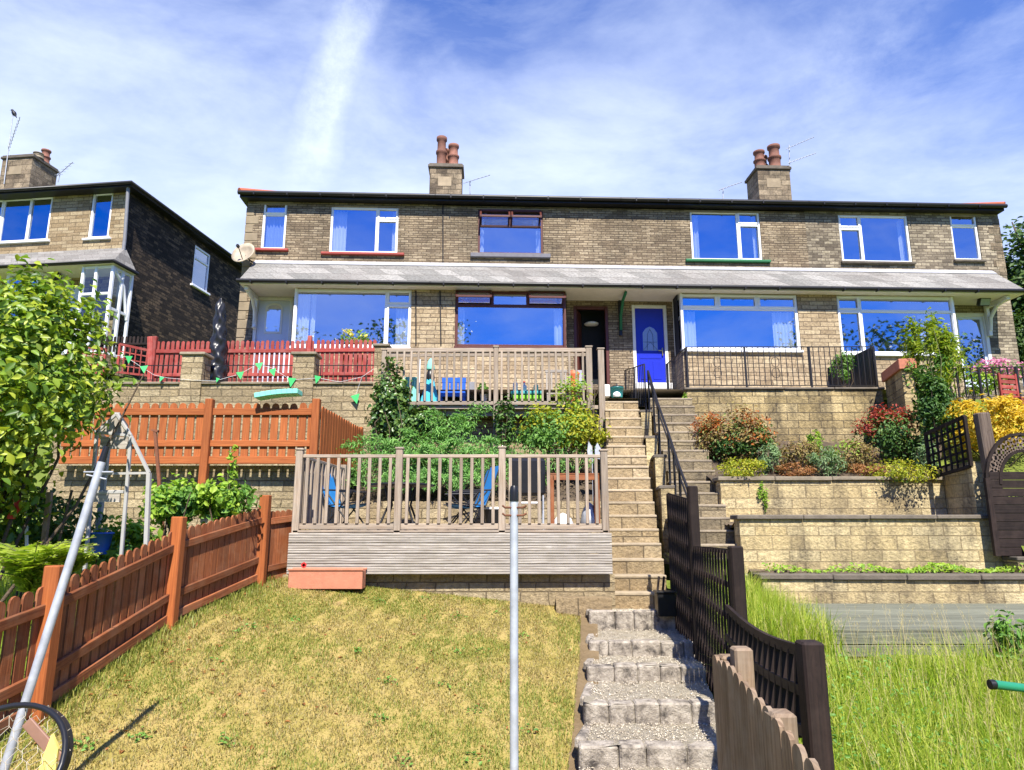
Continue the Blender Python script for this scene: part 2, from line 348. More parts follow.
# glass: a clear pane that mirrors the open sky
m, t, out = newmat('glass')
ob = t.n('ShaderNodeTexCoord').outputs['Object']
gl = t.n('ShaderNodeBsdfGlossy', None, Roughness=0.015); gl.inputs['Color'].default_value = (0.90, 0.95, 1.0, 1)
bp = t.n('ShaderNodeBump', None, Strength=0.06, Distance=0.02); t.link(t.noise(ob, 1.1, 2, 0.5), bp.inputs['Height']); t.link(bp.outputs[0], gl.inputs['Normal'])
trn = t.n('ShaderNodeBsdfTransparent'); trn.inputs['Color'].default_value = (0.75, 0.82, 0.9, 1)
mx = t.n('ShaderNodeMixShader'); mx.inputs[0].default_value = 0.47
t.link(trn.outputs[0], mx.inputs[1]); t.link(gl.outputs[0], mx.inputs[2]); t.link(mx.outputs[0], out.inputs['Surface']); MATS['glass'] = m
# clear, dusty greenhouse glass
m, t, out = newmat('glass_clear')
gl = t.n('ShaderNodeBsdfGlossy', None, Roughness=0.05); trn = t.n('ShaderNodeBsdfTransparent'); trn.inputs['Color'].default_value = (0.88, 0.92, 0.92, 1)
mx = t.n('ShaderNodeMixShader'); mx.inputs[0].default_value = 0.14
t.link(trn.outputs[0], mx.inputs[1]); t.link(gl.outputs[0], mx.inputs[2]); t.link(mx.outputs[0], out.inputs['Surface']); MATS['glass_clear'] = m


def groundmat(name, stops, scale, bump=0.6, patch=None, rough=1.0):
    m, t, out = newmat(name)
    ob = t.n('ShaderNodeTexCoord').outputs['Object']
    a = t.noise(ob, scale, 6, 0.65); b_ = t.noise(ob, scale * 9, 6, 0.7)
    f = t.math('ADD', t.math('MULTIPLY', a, 0.6), t.math('MULTIPLY', b_, 0.4))
    c = t.ramp(f, stops)
    b = t.n('ShaderNodeBsdfPrincipled', None, Roughness=rough); b.inputs['Specular IOR Level'].default_value = 0.1
    t.link(c, b.inputs['Base Color'])
    bp = t.n('ShaderNodeBump', None, Strength=bump, Distance=0.03); t.link(t.noise(ob, scale * 30, 4, 0.7), bp.inputs['Height']); t.link(bp.outputs[0], b.inputs['Normal'])
    t.link(b.outputs[0], out.inputs['Surface']); MATS[name] = m


groundmat('lawn_soil', [(0.30, (0.16, 0.18, 0.03)), (0.42, (0.29, 0.235, 0.06)), (0.55, (0.40, 0.30, 0.10)), (0.70, (0.25, 0.16, 0.075))], 1.9)
groundmat('wild_soil', [(0.3, (0.10, 0.14, 0.02)), (0.6, (0.17, 0.2, 0.035)), (0.75, (0.2, 0.16, 0.06))], 1.6)
groundmat('hill_grass', [(0.3, (0.08, 0.13, 0.02)), (0.6, (0.15, 0.19, 0.04)), (0.75, (0.2, 0.18, 0.06))], 0.4)
groundmat('gravel', [(0.30, (0.28, 0.23, 0.16)), (0.45, (0.50, 0.43, 0.31)), (0.6, (0.62, 0.55, 0.42)), (0.72, (0.70, 0.64, 0.52))], 9, 1.0)
groundmat('dirt', [(0.3, (0.17, 0.12, 0.06)), (0.6, (0.28, 0.20, 0.11)), (0.75, (0.33, 0.26, 0.13))], 5, 0.8)
groundmat('paving', [(0.3, (0.22, 0.19, 0.15)), (0.6, (0.32, 0.28, 0.22)), (0.75, (0.38, 0.34, 0.27))], 2, 0.4)


# ------------------------------------------------------------------ mesh builder
class MB:
    """Collects faces (with box-aligned UVs and material slots) and links them as ONE mesh object."""
    def __init__(s, mats):
        s.mats = [mats] if isinstance(mats, str) else list(mats)
        s.v = []; s.f = []; s.uv = []; s.mi = []; s.sm = []; s.m = 0
    def use(s, name):
        if name not in s.mats: s.mats.append(name)
        s.m = s.mats.index(name); return s
    def face(s, pts, uv=None, smooth=False):
        i = len(s.v); s.v += [tuple(p) for p in pts]; s.f.append(list(range(i, i + len(pts))))
        s.uv.append(uv or [(0, 0)] * len(pts)); s.mi.append(s.m); s.sm.append(smooth); return s
    def grid(s, rows, closed=False, smooth=True):
        """rows: list of equal-length point rows joined to a surface with shared vertices"""
        i = len(s.v); n = len(rows[0])
        for r in rows: s.v += [tuple(p) for p in r]
        for a in range(len(rows) - 1):
            for b in range(n if closed else n - 1):
                c = (b + 1) % n
                s.f.append([i + a * n + b, i + a * n + c, i + (a + 1) * n + c, i + (a + 1) * n + b])
                s.uv.append([(a * .1, b * .1), (a * .1, b * .1 + .1), (a * .1 + .1, b * .1 + .1), (a * .1 + .1, b * .1)])
                s.mi.append(s.m); s.sm.append(smooth)
        return s
    def obox(s, c, ax, half, bev=0.0):
        """box at c, axes ax (3 unit vectors), half sizes; chamfered edges when bev > 0"""
        c = Vector(c); ax = [Vector(a) for a in ax]; h = list(half)
        L = max(range(3), key=lambda k: h[k]); o1, o2 = [k for k in range(3) if k != L]
        ru, rv = random.random() * 9, random.random() * 9
        def uv(q): return (q[L] + ru, q[o1] + q[o2] + rv)
        def pt(q): return c + ax[0] * q[0] + ax[1] * q[1] + ax[2] * q[2]
        if bev <= 0:
            base = len(s.v); qs = [(sx * h[0], sy * h[1], sz * h[2]) for sx in (-1, 1) for sy in (-1, 1) for sz in (-1, 1)]
            s.v += [tuple(pt(q)) for q in qs]
            for f in ((0, 1, 3, 2), (4, 6, 7, 5), (0, 4, 5, 1), (2, 3, 7, 6), (0, 2, 6, 4), (1, 5, 7, 3)):
                s.f.append([base + k for k in f]); s.uv.append([uv(qs[k]) for k in f]); s.mi.append(s.m); s.sm.append(False)
            return s
        b = min(bev, min(h) * 0.45); base = len(s.v); qs = []; idx = {}
        for sx in (-1, 1):
            for sy in (-1, 1):
                for sz in (-1, 1):
                    for k in range(3):
                        q = [sx * (h[0] - b), sy * (h[1] - b), sz * (h[2] - b)]; q[k] = (sx, sy, sz)[k] * h[k]
                        idx[(sx, sy, sz, k)] = len(qs); qs.append(tuple(q))
        s.v += [tuple(pt(q)) for q in qs]
        def add(f):
            s.f.append([base + k for k in f]); s.uv.append([uv(qs[k]) for k in f]); s.mi.append(s.m); s.sm.append(False)
        for k in range(3):
            i, j = [(1, 2), (2, 0), (0, 1)][k]
            for sg in (-1, 1):
                ring = []
                for a, b2 in ((-1, -1), (1, -1), (1, 1), (-1, 1)):
                    q = [0, 0, 0]; q[k] = sg; q[i] = a; q[j] = b2; ring.append(idx[(*q, k)])
                add(ring if sg > 0 else ring[::-1])
        for k in range(3):                                   # edges along axis k
            i, j = [(1, 2), (2, 0), (0, 1)][k]
            for a in (-1, 1):
                for b2 in (-1, 1):
                    q0 = [0, 0, 0]; q1 = [0, 0, 0]; q0[k] = -1; q1[k] = 1
                    for q in (q0, q1): q[i] = a; q[j] = b2
                    r = [idx[(*q0, i)], idx[(*q1, i)], idx[(*q1, j)], idx[(*q0, j)]]
                    add(r if a * b2 < 0 else r[::-1])
        for sx in (-1, 1):
            for sy in (-1, 1):
                for sz in (-1, 1):
                    r = [idx[(sx, sy, sz, k)] for k in range(3)]
                    add(r if sx * sy * sz > 0 else r[::-1])
        return s
    def box(s, x0, x1, y0, y1, z0, z1, bev=0.0):
        return s.obox(((x0 + x1) / 2, (y0 + y1) / 2, (z0 + z1) / 2), ((1, 0, 0), (0, 1, 0), (0, 0, 1)), (abs(x1 - x0) / 2, abs(y1 - y0) / 2, abs(z1 - z0) / 2), bev)
    def bar(s, a, b, w, h, up=(0, 0, 1), bev=0.0):
        """square bar from a to b; w across, h along 'up'"""
        a, b = Vector(a), Vector(b); d = b - a; L = d.length; d.normalize()
        sd_ = d.cross(Vector(up))
        if sd_.length < 1e-4: sd_ = d.cross(Vector((0, 1, 0)))
        sd_.normalize(); u = sd_.cross(d).normalized()
        return s.obox((a + b) / 2, (d, sd_, u), (L / 2, w / 2, h / 2), bev)
    def tube(s, pts, r, n=8, cap=True, smooth=True):
        pts = [Vector(p) for p in pts]; rs = r if isinstance(r, (list, tuple)) else [r] * len(pts)
        rows = []; pu = None
        for i, p in enumerate(pts):
            d = (pts[min(i + 1, len(pts) - 1)] - pts[max(i - 1, 0)]).normalized()
            if pu is None:
                pu = d.orthogonal().normalized()
            pu = (pu - d * pu.dot(d))
            pu = d.orthogonal().normalized() if pu.length < 1e-5 else pu.normalized()
            v2 = d.cross(pu)
            rows.append([p + (pu * math.cos(2 * math.pi * k / n) + v2 * math.sin(2 * math.pi * k / n)) * rs[i] for k in range(n)])
        s.grid(rows, True, smooth)
        if cap: s.face(rows[0][::-1]); s.face(rows[-1])
        return s
    def lathe(s, c, prof, n=16, smooth=True, caps=True):
        c = Vector(c); rows = [[c + Vector((r * math.cos(2 * math.pi * k / n), r * math.sin(2 * math.pi * k / n), z)) for k in range(n)] for r, z in prof]
        s.grid(rows, True, smooth)
        if caps: s.face(rows[0][::-1]); s.face(rows[-1])
        return s
    def prism(s, poly, thick, o, ux, uy, along=None):
        """2-D outline in plane (ux, uy) at o, extruded by thick along ux x uy, centred"""
        o, ux, uy = Vector(o), Vector(ux), Vector(uy); nrm = ux.cross(uy).normalized() * (thick / 2)
        A = [o + ux * x + uy * y - nrm for x, y in poly]; B = [p + nrm * 2 for p in A]
        ru, rv = random.random() * 9, random.random() * 9
        uvA = [(y + ru, x + rv) for x, y in poly]
        s.face(B, uvA); s.face(A[::-1], uvA[::-1])
        for i in range(len(poly)):
            j = (i + 1) % len(poly)
            s.face([A[i], A[j], B[j], B[i]], [uvA[i], uvA[j], (uvA[j][0], uvA[j][1] + thick), (uvA[i][0], uvA[i][1] + thick)])
        return s
    def build(s, name, parent=None, world=True, label=None):
        vs = s.v
        if parent is not None and world:
            inv = wmat(parent).inverted(); vs = [tuple(inv @ Vector(p)) for p in vs]
        me = bpy.data.meshes.new(name); me.from_pydata(vs, [], s.f)
        uvl = me.uv_layers.new(name='UVMap')
        uvl.data.foreach_set('uv', [c for f in s.uv for q in f for c in q])
        for mname in s.mats: me.materials.append(MATS[mname])
        me.polygons.foreach_set('material_index', s.mi); me.polygons.foreach_set('use_smooth', s.sm); me.update()
        o = bpy.data.objects.new(name, me); COL.objects.link(o)
        if parent is not None: o.parent = parent
        if label: o['label'] = label
        return o


def wmat(o):
    M = Matrix.Identity(4)
    while o is not None:
        M = (Matrix.Translation(o.location) @ o.rotation_euler.to_matrix().to_4x4() @ Matrix.Diagonal((*o.scale, 1))) @ M
        o = o.parent
    return M


def T(name, label, cat, loc=(0, 0, 0), rz=0.0, group=None):
    o = bpy.data.objects.new(name, None); COL.objects.link(o); o.empty_display_size = 0.2
    o.location = loc; o.rotation_euler = (0, 0, rz); return tag(o, label, cat, group)


def tag(o, label, cat, group=None):
    o['label'] = label; o['category'] = cat
    if group: o['group'] = group
    return o


def struct(o, kind='structure', label=None, cat=None):
    o['kind'] = kind
    if label: o['label'] = label
    if cat: o['category'] = cat
    return o


class Frame:
    def __init__(s, o, yaw):
        s.o = Vector((o[0], o[1], 0)); s.yaw = yaw
        s.ux = Vector((math.cos(yaw), math.sin(yaw), 0)); s.uy = Vector((-math.sin(yaw), math.cos(yaw), 0))
    def at(s, px, py, y=0.0):
        d = ray(px, py); t = (y + s.o.dot(s.uy)) / d.dot(s.uy); p = d * t
        return (p - s.o).dot(s.ux), p.z
    def atx(s, px, py, x=0.0):
        d = ray(px, py); t = (x + s.o.dot(s.ux)) / d.dot(s.ux); p = d * t
        return (p - s.o).dot(s.uy), p.z
    def w(s, x, y, z): return s.o + s.ux * x + s.uy * y + Vector((0, 0, z))


def raymesh(name, verts, faces, mat, parent=None):
    """fast numpy mesh; verts (N,3), faces (M,k) of equal size"""
    me = bpy.data.meshes.new(name); k = faces.shape[1]
    if parent is not None:
        inv = np.array(wmat(parent).inverted()); verts = verts @ inv[:3, :3].T + inv[:3, 3]
    me.vertices.add(len(verts)); me.vertices.foreach_set('co', verts.astype(np.float32).ravel())
    me.loops.add(faces.size); me.loops.foreach_set('vertex_index', faces.astype(np.int32).ravel())
    me.polygons.add(len(faces)); me.polygons.foreach_set('loop_start', np.arange(0, faces.size, k, dtype=np.int32))
    me.update(calc_edges=True)
    me.materials.append(MATS[mat])
    o = bpy.data.objects.new(name, me); COL.objects.link(o)
    if parent is not None: o.parent = parent
    return o


# ------------------------------------------------------------------ foliage
def crown(rng, c, rad, n, clumps=14, spread=0.34, shell=0.55, flat_bottom=False):
    """leaf positions in an uneven crown: gaussian clumps spread through an ellipsoid"""
    d = rng.normal(size=(clumps, 3)); d /= np.linalg.norm(d, axis=1)[:, None]
    r = shell + (0.92 - shell) * rng.random((clumps, 1)); d = d * r
    if flat_bottom: d[:, 2] = np.abs(d[:, 2]) * 1.0 - 0.25
    sz = spread * (0.6 + 0.8 * rng.random(clumps))
    k = rng.integers(0, clumps, n)
    p = d[k] + rng.normal(size=(n, 3)) * sz[k][:, None] * 0.62
    out = p - 0.15 * d[k]
    ln = np.linalg.norm(p, axis=1); keep = ln < 1.25
    return np.array(c) + p[keep] * np.array(rad), (out / np.maximum(np.linalg.norm(out, axis=1)[:, None], 1e-6))[keep]


def leaves(name, pts, nrm, size, mat, parent, rng, aspect=0.5, up=0.5, jit=0.6, droop=0.0):
    """each leaf: a folded blade of two quads"""
    n = len(pts)
    N = nrm * 0.8 + rng.normal(size=(n, 3)) * jit + np.array([0, -0.15, up]); N /= np.linalg.norm(N, axis=1)[:, None]
    R = rng.normal(size=(n, 3)) + nrm * 0.4 + np.array([0, 0, -droop]); A = R - N * np.sum(R * N, axis=1)[:, None]; A /= np.linalg.norm(A, axis=1)[:, None]
    B = np.cross(N, A)
    s = (size * (0.6 + 0.8 * rng.random(n)))[:, None]
    a, b = A * s, B * s * aspect; fold = N * s * 0.18
    v = np.stack([pts - a * 0.5, pts - a * 0.08 + b * 0.5 + fold, pts + a * 0.25 + b * 0.40 + fold * 0.8, pts + a * 0.55 - fold * 0.5,
                  pts + a * 0.25 - b * 0.40 + fold * 0.8, pts - a * 0.08 - b * 0.5 + fold, pts + a * 0.08], axis=1).reshape(-1, 3)
    o = np.arange(n)[:, None] * 7
    f = np.concatenate([np.stack([o + 0, o + 6, o + 2, o + 1], 2).reshape(-1, 4), np.stack([o + 6, o + 3, o + 2, o + 2], 2).reshape(-1, 4)[:0],
                        np.stack([o + 0, o + 5, o + 4, o + 6], 2).reshape(-1, 4)])
    f3a = np.stack([o + 6, o + 3, o + 2], 2).reshape(-1, 3); f3b = np.stack([o + 6, o + 4, o + 3], 2).reshape(-1, 3)
    tri = np.concatenate([f[:, [0, 1, 2]], f[:, [0, 2, 3]], f3a, f3b])
    return raymesh(name, v, tri, mat, parent)


def branches(mb, rng, base, tips, r0, r1):
    base = Vector(base)
    for tp in tips:
        tp = Vector(tp); mid = base.lerp(tp, 0.5) + Vector(rng.normal(size=3) * 0.08 * (tp - base).length); mid.z += 0.08 * (tp - base).length
        mb.tube([base, base.lerp(mid, 0.6), mid, tp], [r0, r0 * 0.8, (r0 + r1) / 2, r1], 6)


def shrub(name, label, cat, c, rad, layers, base=None, clumps=14, seed=1, stems=7, stem_mat='bark', r=0.014, group=None, spread=0.36, flat=False, part_name='foliage'):
    """a thing: stems + one foliage part per (part name, leaf material, count, leaf size, aspect, zlow, zhigh)"""
    rng = np.random.default_rng(seed); c = Vector(c)
    base = Vector(base) if base is not None else Vector((c.x, c.y, c.z - rad[2]))
    root = T(name, label, cat, base, 0, group)
    for (pn, lm, n, size, asp, zl, zh) in layers:
        p, nr = crown(rng, c, rad, int(n * 1.9), clumps, spread, flat_bottom=flat)
        zz = (p[:, 2] - c.z) / rad[2]; k = (zz > zl + rng.normal(size=len(zz)) * 0.12) & (zz < zh + rng.normal(size=len(zz)) * 0.12) & (p[:, 2] > base.z + 0.01)
        p, nr = p[k][:n], nr[k][:n]
        leaves(pn, p, nr, size, lm, root, rng, asp)
    mb = MB(stem_mat)
    tips = [c + Vector((rng.normal() * rad[0] * 0.5, rng.normal() * rad[1] * 0.5, rad[2] * (0.1 + 0.5 * rng.random()))) for _ in range(stems)]
    branches(mb, rng, base, tips, r, r * 0.35)
    mb.build('stem', root)
    return root


# ------------------------------------------------------------------ ground
def lawn_z(x, y): return -3.19 + 0.2 * max(y, 4.0) - 0.1 * (x - 1.0)
def wild_z(x, y):
    z = -2.95 + 0.2 * max(y, 4.0); t = max(0.0, min(1.0, (x - 3.0) / 0.5))
    return z * (1 - t) + min(z, -1.40) * t


def lerp(a, b, t): return a + (b - a) * t
def clamp01(t): return max(0.0, min(1.0, t))


def hill_z(x, y):
    if y < 10.3: z = min(lawn_z(max(min(x, 8), -8), y), wild_z(x, y)) - 0.45
    elif y < 15.2: z = lerp(-2.0, -.6, (y - 10.3) / 4.9)
    else: z = -.6 + 3.5 * clamp01((y - 15.2) / 0.7)
    if x < -10: z += clamp01((-x - 10) / 3) * clamp01((y - 18.5) / 3) * 2.2
    if x > 21: z += clamp01((x - 21) / 2) * clamp01((y - 20) / 5) * 3.2
    if y > 30: z += clamp01((y - 30) / 200) * 5
    if y < -8: z -= clamp01((-8 - y) / 60) * 4
    return z


xs = [-700, -300, -120, -60, -30, -20, -16] + [k * 0.5 for k in range(-26, 53)] + [30, 40, 60, 120, 300, 700]
ys = [-700, -300, -120, -60, -30, -15, -8, -4, 0] + [k * 0.4 for k in range(5, 80)] + [34, 40, 60, 120, 300, 800]
mb = MB('hill_grass'); mb.grid([[(x, y, hill_z(x, y)) for x in xs] for y in ys], smooth=True)
struct(mb.build('ground'), label='rough grassy hillside under the gardens and houses', cat='ground')

# lawn sheet between left fence and gravel steps
FENCE = [(-4.05, 3.0), (P(33, 705, 5.9).x, 5.9), (P(165, 632, 8.0).x, 8.0), (P(257, 580, 9.75).x, 9.75), (-3.3, 10.4)]


def along(poly, y):
    for (x0, y0), (x1, y1) in zip(poly, poly[1:]):
        if y <= y1: return lerp(x0, x1, (y - y0) / (y1 - y0))
    return poly[-1][0]


GS_L = [(0.20, 3.0), (0.57, 5.8), (0.70, 6.57), (0.81, 7.49), (0.92, 8.2), (1.015, 9.1), (1.10, 9.8), (1.16, 10.5)]
rg = np.random.default_rng(5)
rows = []
for j in range(60):
    y = 1.0 + j * (10.5 - 1.0) / 59
    xa, xb = along(FENCE, max(y, 3.0)) - 0.12, along(GS_L, max(y, 3.0)) - 0.17
    rows.append([(lerp(xa, xb, i / 50), y, lawn_z(lerp(xa, xb, i / 50), y) + 0.018 * math.sin(i * 1.7 + j * .9) * math.sin(j * .7 - i * .4) + rg.normal() * .006) for i in range(51)])
mb = MB('lawn_soil'); mb.grid(rows); struct(mb.build('lawn'), label='sunburnt short lawn sloping up to the timber deck', cat='lawn')
mb = MB('dirt'); mb.grid([[(along(GS_L, max(y, 3)) - 0.2 + 0.26 * i / 4, y, lawn_z(along(GS_L, max(y, 3)), y) + 0.012 + rg.normal() * .006) for i in range(5)] for y in [1 + k * .24 for k in range(40)]])
struct(mb.build('path'), label='bare earth strip between lawn and gravel steps', cat='path')
WE = [(1.5, 0.5), (1.72, 3.9), (2.1, 6.4), (2.22, 8.2), (2.26, 10.0), (2.3, 12)]
rows = []
for j in range(46):
    y = 1.0 + j * 0.215
    rows.append([(along(WE, y) + i * 0.3, y, wild_z(along(WE, y) + i * 0.3, y) + rg.normal() * .02) for i in range(40)])
mb = MB('wild_soil'); mb.grid(rows); struct(mb.build('wild_ground'), label='ground under the overgrown garden right of the trellis fence', cat='ground')
rows = []
for j in range(40):
    y = 1.0 + j * 0.28
    rows.append([(along(FENCE, max(min(y, 10.4), 3.0)) - 0.1 - i * 0.3, y, lawn_z(-4, y) + 0.12 + rg.normal() * .02) for i in range(30)])
mb = MB('wild_soil'); mb.grid(rows); struct(mb.build('garden_ground'), label='ground of the garden beyond the brown picket fence', cat='ground')
# terrace in front of the houses
mb = MB('paving'); mb.grid([[(x, y, 3.05) for x in (-9.5, -5, 0, 4, 9.3)] for y in (15.55, 17, 18.9)], smooth=False)
struct(mb.build('terrace'), label='paved terrace along the house fronts', cat='terrace')

# ------------------------------------------------------------------ houses
FR = Frame(P(247, 210, 17.8), math.radians(2.2))
Z_G, Z_SOF, Z_EAVE = 2.9, 6.05, 8.80


def front_wall(mb, x0, x1, z0, z1, y, ops, depth=0.12, stone='stone_house', room=0.55):
    X = sorted({x0, x1, *[o[0] for o in ops], *[o[1] for o in ops]}); Z = sorted({z0, z1, *[o[2] for o in ops], *[o[3] for o in ops]})
    for xa, xb in zip(X, X[1:]):
        for za, zb in zip(Z, Z[1:]):
            cx, cz = (xa + xb) / 2, (za + zb) / 2
            if any(o[0] < cx < o[1] and o[2] < cz < o[3] for o in ops): continue
            mb.use(stone).face([(xa, y, za), (xb, y, za), (xb, y, zb), (xa, y, zb)])
    for xa, xb, za, zb in ops:
        y1 = y + depth; mb.use(stone)
        mb.face([(xa, y, za), (xa, y, zb), (xa, y1, zb), (xa, y1, za)]); mb.face([(xb, y, za), (xb, y1, za), (xb, y1, zb), (xb, y, zb)])
        mb.face([(xa, y, zb), (xb, y, zb), (xb, y1, zb), (xa, y1, zb)]); mb.face([(xa, y, za), (xa, y1, za), (xb, y1, za), (xb, y, za)])
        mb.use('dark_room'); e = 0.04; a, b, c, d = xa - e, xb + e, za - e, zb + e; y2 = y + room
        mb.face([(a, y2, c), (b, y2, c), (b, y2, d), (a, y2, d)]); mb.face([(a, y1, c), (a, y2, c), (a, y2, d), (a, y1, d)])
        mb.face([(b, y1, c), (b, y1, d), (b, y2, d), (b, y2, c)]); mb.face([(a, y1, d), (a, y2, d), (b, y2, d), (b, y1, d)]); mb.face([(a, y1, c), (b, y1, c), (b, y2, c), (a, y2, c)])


def curtain_mesh(x0, x1, z0, z1, y, mat, seed=0, pleat=0.09, flare=0.0):
    r = random.Random(seed); mb = MB(mat); n = max(8, int((x1 - x0) / pleat * 6)); rows = []
    for k in range(5):
        t = k / 4; row = []
        for i in range(n + 1):
            s_ = i / n
            row.append((lerp(x0, x1, s_) + flare * (1 - t) * (s_ - 0.5), y + 0.028 * math.sin(i * 1.05 + seed) * (1.2 - 0.5 * t) + 0.01 * math.sin(i * .37), lerp(z0, z1, t)))
        rows.append(row)
    mb.grid(rows); return mb


def window(root, y, x0, x1, z0, z1, mat='upvc', v=(), h=(), sill=None, curtains=(), cas=(), bw=0.06, label=None, sill_ov=0.12, sill_h=0.07, curtain_mat='curtain', nm='window'):
    """v: (xfrac, z0frac, z1frac) mullions; h: (zfrac, x0frac, x1frac) transoms; cas: opening lights (fx0,fx1,fz0,fz1,tilt)"""
    fx = lambda f: lerp(x0, x1, f); fz = lambda f: lerp(z0, z1, f)
    mb = MB(mat); ya, yb = y + 0.03, y + 0.10; b = 0.008
    mb.box(x0, x0 + bw, ya, yb, z0, z1, b); mb.box(x1 - bw, x1, ya, yb, z0, z1, b)
    mb.box(x0 + bw, x1 - bw, ya + .002, yb, z0, z0 + bw, b); mb.box(x0 + bw, x1 - bw, ya + .002, yb, z1 - bw, z1, b)
    for f, a, c in v: mb.box(fx(f) - bw / 2, fx(f) + bw / 2, ya + .004, yb, max(fz(a), z0 + bw * .9), min(fz(c), z1 - bw * .9), b)
    for f, a, c in h: mb.box(max(fx(a), x0 + bw * .9), min(fx(c), x1 - bw * .9), ya + .006, yb, fz(f) - bw / 2, fz(f) + bw / 2, b)
    o = mb.build(nm, root, False, label)
    g = MB('glass'); gx = [x0 + .03] + [fx(f) for f, a, c in v if c - a > .9] + [x1 - .03]; rw = random.Random(int(x0 * 1000))
    for ga, gb in zip(gx, gx[1:]):
        j = [rw.uniform(-.009, .009) for _ in range(3)]
        g.face([(ga, y + .07 + j[0], z0 + .03), (gb, y + .07 + j[1], z0 + .03), (gb, y + .07 + j[1] + j[2], z1 - .03), (ga, y + .07 + j[0] + j[2], z1 - .03)])
    g.build('pane', o, False)
    for a, c, d, e, tilt in cas:
        cm = MB(mat); xa, xb, za, zb = fx(a) + bw * .3, fx(c) - bw * .3, fz(d) + bw * .3, fz(e) - bw * .3; s_ = 0.05
        if tilt:      # top-hung light pushed open
            H = zb - za; dz, dy = math.cos(tilt), -math.sin(tilt); p = lambda x, q: (x, y - 0.005 + dy * q, zb - dz * q)
            cm.bar(p(xa, 0.02), p(xb, 0.02), .045, s_, (0, 0, 1)); cm.bar(p(xa, H - .02), p(xb, H - .02), .045, s_, (0, 0, 1))
            cm.bar(p(xa + .02, 0), p(xa + .02, H), .05, .04, (0, 1, 0)); cm.bar(p(xb - .02, 0), p(xb - .02, H), .05, .04, (0, 1, 0))
            cm.use('glass').face([p(xa, .02), p(xb, .02), p(xb, H), p(xa, H)])
        else:
            cm.box(xa, xa + s_, y + .012, y + .06, za, zb, .008); cm.box(xb - s_, xb, y + .012, y + .06, za, zb, .008)
            cm.box(xa + s_, xb - s_, y + .014, y + .06, za, za + s_, .008); cm.box(xa + s_, xb - s_, y + .014, y + .06, zb - s_, zb, .008)
        cm.build('opening_light', o, False)
    if sill:
        sm = MB(sill); sm.box(x0 - sill_ov, x1 + sill_ov, y - 0.09, y + 0.06, z0 - sill_h - .004, z0 - .004, .012); sm.build('sill', o, False)
    for k, cdef in enumerate(curtains):
        a, c = cdef[0], cdef[1]; zt = cdef[2] if len(cdef) > 2 else 0.97
        curtain_mesh(fx(a), fx(c), z0 + .05, fz(zt), y + 0.22, curtain_mat, k + int(x0 * 7) % 11).build('curtain', o, False)
    return o


def wpx(y, xa, ya_, xb, yb_):
    """window rectangle on plane y of the terrace from its corners in the photo -> x0,x1,z0,z1"""
    cx, cy = (xa + xb) / 2, (ya_ + yb_) / 2
    return FR.at(xa, cy, y)[0], FR.at(xb, cy, y)[0], FR.at(cx, yb_, y)[1], FR.at(cx, ya_, y)[1]


PX = [0.0, FR.at(436, 230)[0], FR.at(620, 230)[0], FR.at(806, 230)[0], FR.at(1000, 230)[0]]
BAY_Y = -0.75
RIDGE_Y, RIDGE_Z, EAVE_Y, BACK_Y = 4.2, 8.96 + 1.85, -0.24, 8.7
ROOF_EZ = 8.96


